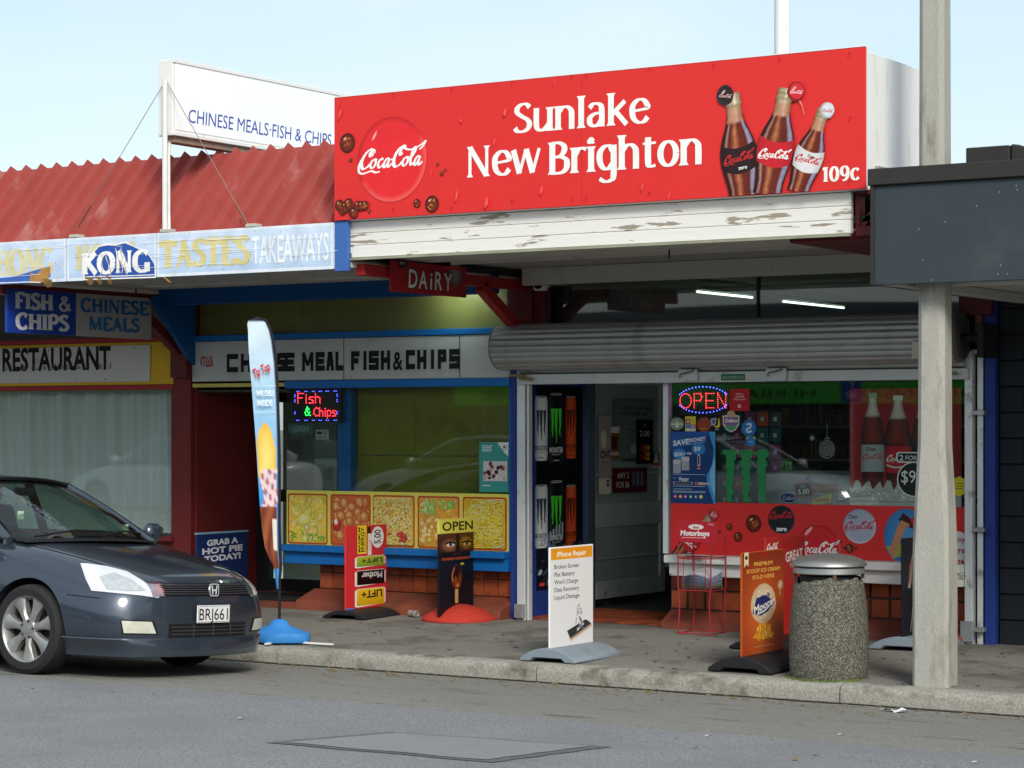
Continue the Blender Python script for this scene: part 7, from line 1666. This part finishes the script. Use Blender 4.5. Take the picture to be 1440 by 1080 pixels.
patch('headlight_reflector', M('lamp_reflector', (.50, .53, .55), .2, metal=.2, var=.35, scale=30), [(140, 812), (160, 806), (185, 816), (205, 831), (180, 832), (150, 829)], .009)
patch('indicator', M('lamp_edge', (.80, .82, .82), .15, coat=1), [(116, 795), (134, 797), (146, 829), (132, 829), (123, 813)], .009)
patch('fog_light', fogm, [(171, 873), (213, 874.5), (219, 891), (174, 890)], .006)
patch('fog_surround', plastic, [(169, 871), (216, 873), (223, 893), (171, 892)], .003)
# grille, chrome edges, badge, lower intake, plate
gr = nosepatch('grille', plastic, ((-.50, .580, .655), (.50, .580, .655)), .006, 20, 4)
for z_ in (.592, .606, .620, .634, .647): MB().tube([tuple(nose(-.47+.94*i/14, z_, .012)) for i in range(15)], .004, 5).build('grille_bar', M('grille_grey', (.09, .09, .10), .35, metal=.5), gr)
for s_ in (-1, 1):
    MB().grid([[tuple(nose(s_*(.455+.10*i/4), .575+.084*j/2, .010)) for i in range(5)] for j in range(3)]).build('grille_chrome', chrome2, car, smooth=60)
bd_ = nose(0, .618, .012)
bg_ = MB().lathe([(.048, 0), (.052, .006), (.046, .012), (0, .014)], 20, cap=False).build('badge_plate', chrome2, car); bg_.location = bd_; bg_.rotation_euler = (0, PI/2, 0)
a = Art(); a.rrect(-.05, -.045, .05, .045, .018, 'b8bcc0'); a.rrect(-.042, -.038, .042, .038, .014, '1a2028'); a.poly([(-.034, .032), (-.019, .032), (-.014, .004), (.014, .004), (.019, .032), (.034, .032), (.024, -.032), (.010, -.032), (.013, -.008), (-.013, -.008), (-.010, -.032), (-.024, -.032)], 'c8ccd0')
o = a.build('badge', car, PRINT); o.rotation_euler = (0, 0, PI/2); o.location = bd_+Vector((.018, 0, 0))
nosepatch('lower_intake', plastic, ((-.42, .285, .385), (.42, .285, .385)), .005, 20, 5)
for z_ in (.31, .335, .36): MB().tube([tuple(nose(-.40+.8*i/12, z_, .010)) for i in range(13)], .004, 5).build('intake_bar', MATS['grille_grey'], car)
for yy in (-.2, 0, .2): MB().tube([tuple(nose(yy, .29+.09*i/4, .010)) for i in range(5)], .004, 5).build('intake_rib', MATS['grille_grey'], car)
pl_ = nose(0, .452, 0)
pp = MB().box(-.18, .18, -.006, .0, -.0625, .0625).build('number_plate', M('plate_white', (.80, .81, .80), .35), car, bevel=.004); pp.rotation_euler = (0, 0, PI/2); pp.location = pl_+Vector((.022, -.02, 0))
a = Art(); a.text('BRJ661', 0, -.043, .086, '17181a', 'c', width=.315, bold=.004)
for s_ in ((-.172, -.057, .172, -.0545), (-.172, .0545, .172, .057), (-.172, -.057, -.1695, .057), (.1695, -.057, .172, .057)): a.rect(*s_, '2a2c2e')
o = a.build('print', pp, PRINT, -.0065)
MB().box(-.10, .02, -.12, .12, -.05, .05).build('plate_holder', plastic, car).location = pl_
# lip spoiler skirt wrapping the bumper foot
rows = []
for zf_, of in ((.285, .006), (.275, .016), (.235, .024), (.19, .032), (.155, .030), (.15, .0)):
    r = []
    for i in range(41):
        t_ = -1+2*i/40; y = .90*t_
        if abs(t_) < .82: base = nose(y*.94, max(zf_, .20), of)
        else: base = None
        s_ = 1 if t_ > 0 else -1
        an = t_*PI/2
        # walk round the nose on a rounded plan
        d = Vector((math.cos(an*.96), math.sin(an*.96)*1.0, 0)); o = Vector((.25, 0, max(zf_, .215)))
        h, nn, _, _ = BV.ray_cast(o+d*2.5, -d)
        p = (h+Vector((d.x, d.y, 0))*of) if h else o+d*.8
        r.append((p.x, p.y, zf_))
    rows.append(r)
MB().grid(rows).build('lip_spoiler', paint, car, smooth=50)
# black shut lines
def line(name, pts, wd_=.005, mat=plastic):
    MB().tube(pts, wd_/2, 5).build(name, mat, car)
for s_ in (-1, 1):
    line('bonnet_gap', [tuple(top(.60-.76*i/16, s_*(.62+.10*i/16+.0), .0005)) for i in range(17)], .009)
    line('bumper_gap', [tuple(side(.36+.0*i, .575-.005*i, s_, .0)) for i in (0,)]+[tuple(side(.36+.26*i/8, .575-.002*i, s_, .0)) for i in range(1, 9)], .008)
    line('door_gap', [tuple(side(-.46-.04*math.sin(i/10*PI), .24+.60*i/10, s_, .0)) for i in range(11)], .005)
    line('door_gap', [tuple(side(-1.52, .24+.62*i/10, s_, .0)) for i in range(11)], .005)
    line('side_moulding', [tuple(side(-.5-1.7*i/10, .52, s_, .004)) for i in range(11)], .02, paint)
    for xd in (-1.3, -2.2): MB().tube([tuple(side(xd, .80, s_, .005)), tuple(side(xd-.03, .80, s_, .035)), tuple(side(xd-.15, .80, s_, .035)), tuple(side(xd-.18, .80, s_, .005))], .012, 8).build('door_handle', paint, car)
line('bonnet_gap', [tuple(nose(-.52+1.04*i/16, .668, .0005)) for i in range(17)], .006)
# greenhouse
def ws_b(t): return Vector((-.10-.20*t*t, .735*t, .962-.022*t*t))
def ws_t(t): return Vector((-.98-.09*t*t, .565*t, 1.395-.035*t*t))
def rw_t(t): return Vector((-2.42+.06*t*t, .555*t, 1.385-.035*t*t))
def rw_b(t): return Vector((-3.08+.10*t*t, .66*t, 1.035-.02*t*t))
def sheetgrid(fa, fb, n=14, m=8, bulge=0, bz=0):
    rows = []
    for j in range(m+1):
        v = j/m; rows.append([tuple(fa(-1+2*i/n).lerp(fb(-1+2*i/n), v)+Vector((bulge*math.sin(PI*v), 0, bz*math.sin(PI*v)))) for i in range(n+1)])
    return rows
MB().grid(sheetgrid(ws_b, ws_t, bulge=.02, bz=.02)).build('windscreen', CARGLASS, car, smooth=80)
MB().grid(sheetgrid(rw_t, rw_b, bulge=-.02, bz=.03)).build('rear_window', CARGLASS, car, smooth=80)
rows = []
for j in range(13):
    v = j/12
    rows.append([tuple(ws_t(t_).lerp(rw_t(t_), v)+Vector((0, t_*.012, .062*math.sin(PI*min(1, v*1.02))*(1-.25*t_*t_)+.004))) for t_ in [-1+2*i/16 for i in range(17)]])
rows = [[tuple(Vector(p)+Vector((.03, 0, -.012))) for p in rows[0]]]+rows
MB().grid(rows).grid([[(p[0], p[1], p[2]-.03) for p in r] for r in rows]).build('roof', paint, car, smooth=60)
def railpt(x, s_):                                                 # side rail of the roof
    v = (x+1.07)/(-2.36+1.07); z = 1.36+(1.35-1.36)*v+.055*math.sin(PI*max(0, min(1, v))); return Vector((x, s_*(.572), z))
for s_ in (-1, 1):
    A0 = ws_b(s_)+Vector((-.02, s_*.045, -.01)); A1 = ws_t(s_)+Vector((0, s_*.012, .0))
    aw = [tuple(A0.lerp(A1, i/8)+Vector((.012, 0, .012))*math.sin(PI*i/8)) for i in range(9)]
    MB().tube(aw, [.040, .034]+[.030]*7, 8).build('windscreen_pillar', paint, car)
    MB().tube([tuple(railpt(-1.04-1.34*i/12, s_)+Vector((0, s_*.008, -.004))) for i in range(13)], .026, 8).build('roof_rail', paint, car)
    MB().tube([tuple(railpt(-2.36, s_)), (-2.72, s_*.64, 1.22), (-3.10, s_*.70, 1.02)], [.03, .06, .09], 8).build('rear_pillar', paint, car)
    belt = lambda x: Vector((x, s_*(.80 if x > -2.5 else .80-.1*(-2.5-x)), .950+.02*min(1, max(0, (-x-1)/1.5))))
    rows = []
    xs2 = [-.34-.08*i for i in range(33)]
    for x in xs2:
        b_ = belt(x)
        if x > -1.06: tp = A0.lerp(A1, min(1, max(0, (A0.x-x)/(A0.x-A1.x))))
        elif x > -2.36: tp = railpt(x, s_)
        else: tp = railpt(-2.36, s_).lerp(Vector((-3.05, s_*.70, 1.03)), min(1, (-2.36-x)/.69))
        rows.append([tuple(b_.lerp(tp, k/5)+Vector((0, s_*.03*math.sin(PI*k/5), 0))) for k in range(6)])
    MB().grid(rows).build('side_window', CARGLASS, car, smooth=70)
    MB().tube([tuple(belt(-.34-2.6*i/12)+Vector((0, s_*.004, -.004))) for i in range(13)], .012, 6).build('belt_moulding', plastic, car)
    MB().grid([[(-1.46+d, s_*(.815-.235*((z-.95)/.46)**1.15+e_), z) for d, e_ in ((0, .002), (0, .006), (-.10, .006), (-.10, .002))] for z in (.95, 1.1, 1.25, 1.40)]).build('door_pillar', plastic, car)
    # mirror
    mp_ = MB().lathe([(0, -.085), (.05, -.08), (.075, -.03), (.075, .04), (.05, .08), (0, .085)], 14, cap=False)
    mo = mp_.build('door_mirror', paint, car, smooth=70); mo.location = (-.52, s_*.99, 1.01); mo.rotation_euler = (PI/2, 0, 0); mo.scale = (.75, 1, 1.1)
    MB().bar((-.48, s_*.84, .965), (-.50, s_*.95, .985), .06, .03).build('mirror_arm', plastic, car)
MB().tube([tuple(ws_b(-1+2*i/14)+Vector((.01, 0, -.008))) for i in range(15)], .016, 6).build('cowl', plastic, car)
MB().grid([[tuple(ws_b(-1+2*i/10)+Vector((.02+.10*j, 0, .0-.010*j-.004))) for i in range(11)] for j in (0, 1)]).build('scuttle_grille', plastic, car)
for y0_, y1_ in ((-.62, .02), (-.05, .55)): 
    P_ = [tuple(ws_b(y0_/.735).lerp(ws_t(y0_/.735), .02)+Vector((.03, 0, .012))), tuple(ws_b((y0_+y1_)/1.47).lerp(ws_t(0), .06)+Vector((.03, 0, .035))), tuple(ws_b(y1_/.735).lerp(ws_t(y1_/.735), .08)+Vector((.03, 0, .02)))]
    MB().tube(P_, .008, 6).build('wiper', plastic, car)
MB().tube([tuple(ws_b(-1+2*i/14).lerp(ws_t(-1+2*i/14), .99)+Vector((0.01, 0, .012))) for i in range(15)], .012, 6).build('windscreen_seal', plastic, car)
# cabin
seatm = M('seat_fabric', (.06, .065, .065), .9)
for yy in (-.36, .36):
    MB().box(-1.55, -1.02, yy-.24, yy+.24, .70, .98).build('seat', seatm, car, bevel=.05, seg=2)
    MB().prism([(-1.50, .9), (-1.62, 1.20), (-1.72, 1.20), (-1.66, .9)], 'y', yy-.22, yy+.22).build('backrest', seatm, car, bevel=.03)
    MB().box(-1.72, -1.63, yy-.11, yy+.11, 1.22, 1.36).build('headrest', seatm, car, bevel=.03)
MB().prism([(-2.45, .9), (-2.60, 1.15), (-2.75, 1.15), (-2.75, .9)], 'y', -.6, .6).build('rear_seat', seatm, car, bevel=.02)
MB().box(-.80, -.36, -.70, .70, .93, .985).build('dashboard', plastic, car, bevel=.02)
MB().tube([(-.92+.07*math.cos(q_), -.36+.18*math.sin(q_), 1.0+.16*math.cos(q_)) for q_ in [2*PI*i/20 for i in range(21)]], .014, 6).build('steering_wheel', plastic, car)
MB().box(-.98, -.95, -.10, .10, 1.27, 1.33).build('rear_view_mirror', plastic, car, bevel=.01)
tg = MB().box(-.30, -.298, .55, .61, 1.0, 1.07).build('windscreen_label', M('label_green', (.55, .68, .5), .6), car); tg.location = (-.12, -.02, 0)
MB().box(-.50, -.497, -.52, -.46, 1.09, 1.15).build('windscreen_label', MATS['label_green'], car)
# wheels
def wheel(xw, s_):
    wt = MB().lathe([(.235, -.10), (.285, -.105), (.312, -.085), (.3175, -.05), (.3175, .05), (.312, .085), (.285, .105), (.235, .10)], 56, cap=False).build('wheel', rubber, car, smooth=40)
    wt.location = (xw, s_*.80, .3175); wt.rotation_euler = (PI/2 if s_ < 0 else -PI/2, 0, 0)   # local +z points outwards
    for zz in (-.03, 0, .03): MB().lathe([(.3180, zz-.004), (.3185, zz), (.3180, zz+.004)], 56, cap=False).build('tread_groove', black_m, wt)
    MB().lathe([(.238, -.10), (.225, -.06), (.205, .0), (.205, .05), (.222, .08), (.232, .098), (.240, .100), (.240, .092)], 56, cap=False).build('rim', alloy, wt, smooth=50)
    MB().lathe([(.21, .0), (.0, .0)], 32, cap=False).build('brake_disc', M('brake_dark', (.05, .045, .04), .6), wt)
    for k in range(7):
        an = 2*PI*k/7+.25; c_, s2 = math.cos(an), math.sin(an); q_ = MB()
        def R2(u, v, z): return (u*c_-v*s2, u*s2+v*c_, z)
        rows = [[R2(.045, -.030, .070), R2(.045, -.012, .084), R2(.045, .012, .084), R2(.045, .030, .070)], [R2(.11, -.026, .074), R2(.11, -.014, .087), R2(.11, .014, .087), R2(.11, .026, .074)],
                [R2(.17, -.040, .072), R2(.17, -.027, .084), R2(.17, .027, .084), R2(.17, .040, .072)], [R2(.222, -.064, .074), R2(.224, -.042, .088), R2(.224, .042, .088), R2(.222, .064, .074)]]
        q_.grid(rows); q_.grid([[R2(.045, -.030, .070), R2(.045, -.030, .03)], [R2(.11, -.026, .074), R2(.11, -.026, .03)], [R2(.17, -.040, .072), R2(.17, -.040, .03)], [R2(.222, -.064, .074), R2(.222, -.064, .03)]])
        q_.grid([[R2(.045, .030, .070), R2(.045, .030, .03)], [R2(.11, .026, .074), R2(.11, .026, .03)], [R2(.17, .040, .072), R2(.17, .040, .03)], [R2(.222, .064, .074), R2(.222, .064, .03)]])
        q_.build('spoke', alloy, wt, smooth=40)
    MB().lathe([(.07, .02), (.072, .074), (.062, .086), (.034, .088), (.032, .094), (0, .096)], 28, cap=False).build('hub', alloy, wt, smooth=40)
    for k in range(5):
        an = 2*PI*k/5+.1; MB().lathe([(.0095, 0), (.0095, .012), (0, .012)], 8, (.057*math.cos(an), .057*math.sin(an), .084), cap=False).build('wheel_nut', M('nut_dark', (.1, .1, .1), .4, metal=.6), wt)
    arc = [math.radians(-8+196*i/24) for i in range(25)]; rr_ = [[(xw+r_*math.cos(q_), s_*yy, .325+r_*math.sin(q_)) for q_ in arc] for r_, yy in ((.05, .602), (.353, .602), (.353, .86))]
    MB().grid(rr_).build('arch_liner', black_m, car)
for xw in (0, -2.74):
    for s_ in (-1, 1): wheel(xw, s_)
MB().box(-3.2, .62, -.60, .60, .14, .2).build('underbody', black_m, car)
for s_ in (-1, 1):
    rows = [[tuple(side(-3.62+.10*i/3-.0, .66+.07*j, s_, .006)) for i in range(4)] for j in range(4)]
    MB().grid(rows).build('tail_light', M('tail_red', (.45, .01, .01), .2, coat=1), car)
# other saloons parked over the road: seen only as reflections in the shop windows
def copy_tree(o, parent=None):
    c_ = o.copy(); C.objects.link(c_); c_.parent = parent
    for ch in list(o.children): copy_tree(ch, c_)
    return c_
def repaint(o, m):
    for ch in o.children:
        if ch.type == 'MESH' and ch.data.materials and ch.data.materials[0] == paint: ch.material_slots[0].link = 'OBJECT'; ch.material_slots[0].material = m
pw = M('white_car_paint', (.72, .73, .73), .3, coat=1); ps = M('silver_car_paint', (.42, .43, .44), .3, metal=.6, coat=1); prd = M('red_car_paint', (.40, .03, .02), .3, coat=1)
for x, m_, rz_, lb in ((-27.2, pw, PI, 'white saloon parked across the road, leftmost of the far row'), (-21.0, ps, PI, 'silver saloon parked across the road, second of the far row'), (-14.2, pw, 0, 'white saloon parked across the road nearest the camera')):
    c_ = copy_tree(car); c_.location = (x, 3.6, .285); c_.rotation_euler = (0, 0, rz_); c_['label'] = lb; c_['group'] = 'cars parked across the road'; repaint(c_, m_)
car['group'] = ''
del car['group']

# ================================================================== far side of the street (seen in the reflections)
far = thing('far_shop_row', 'low row of shops across the road behind the camera', 'building', (-16, -5.2, .42))
fw = M('far_render', (.24, .23, .21), .8); 
MB().box(-28, 24, -6, 0, 0, 3.7).build('wall', fw, far)
for i in range(11):
    x = -27+i*4.6; w_ = MB().box(x, x+3.6, .003, .03, .5, 2.3).build('window', M('far_dark_glass', (.02, .025, .03), .1), far); MB().box(x-.06, x+3.66, .003, .06, 2.3, 2.4).build('frame', white_c, w_)
MB().box(-28, 24, .01, 2.6, 2.95, 3.5).build('canopy', M('far_canopy', (.12, .13, .15), .6), far)
hs = thing('herbalist_sign', 'long green strip sign lettered HERBAL DISPENSARY on the shops across the road', 'sign', (-12.0, -2.54, 2.25), PI)
MB().box(0, 12.5, 0, .02, 0, .37).build('board', M('herbal_green', (.10, .58, .06), .5), hs)
a = Art(.002); a.text('HERBAL DISPENSARY \u00b7 HERBALIST \u00b7 MEDICAL HERBALIST \u00b7', .2, .10, .17, '1c3214', width=11.8); a.build('print', hs, PRINT, -.003)
ps_ = thing('parking_sign', 'blue P 60 parking sign on a thin post across the road', 'sign', (-14.25, 1.9, .42), PI)
MB().tube([(0, .03, 0), (0, .03, 2.35)], .025, 8).build('post', steel, ps_); MB().box(-.16, .16, 0, .01, 1.80, 2.25).build('plate', M('parking_blue', (.03, .05, .35), .5), ps_)
a = Art(.002); a.text('P', 0, 2.05, .13, 'e8e8f0', 'c', bold=.02); a.text('60', 0, 1.86, .12, 'e8e8f0', 'c'); a.build('print', ps_, PRINT, -.003)
bpy.context.view_layer.update()
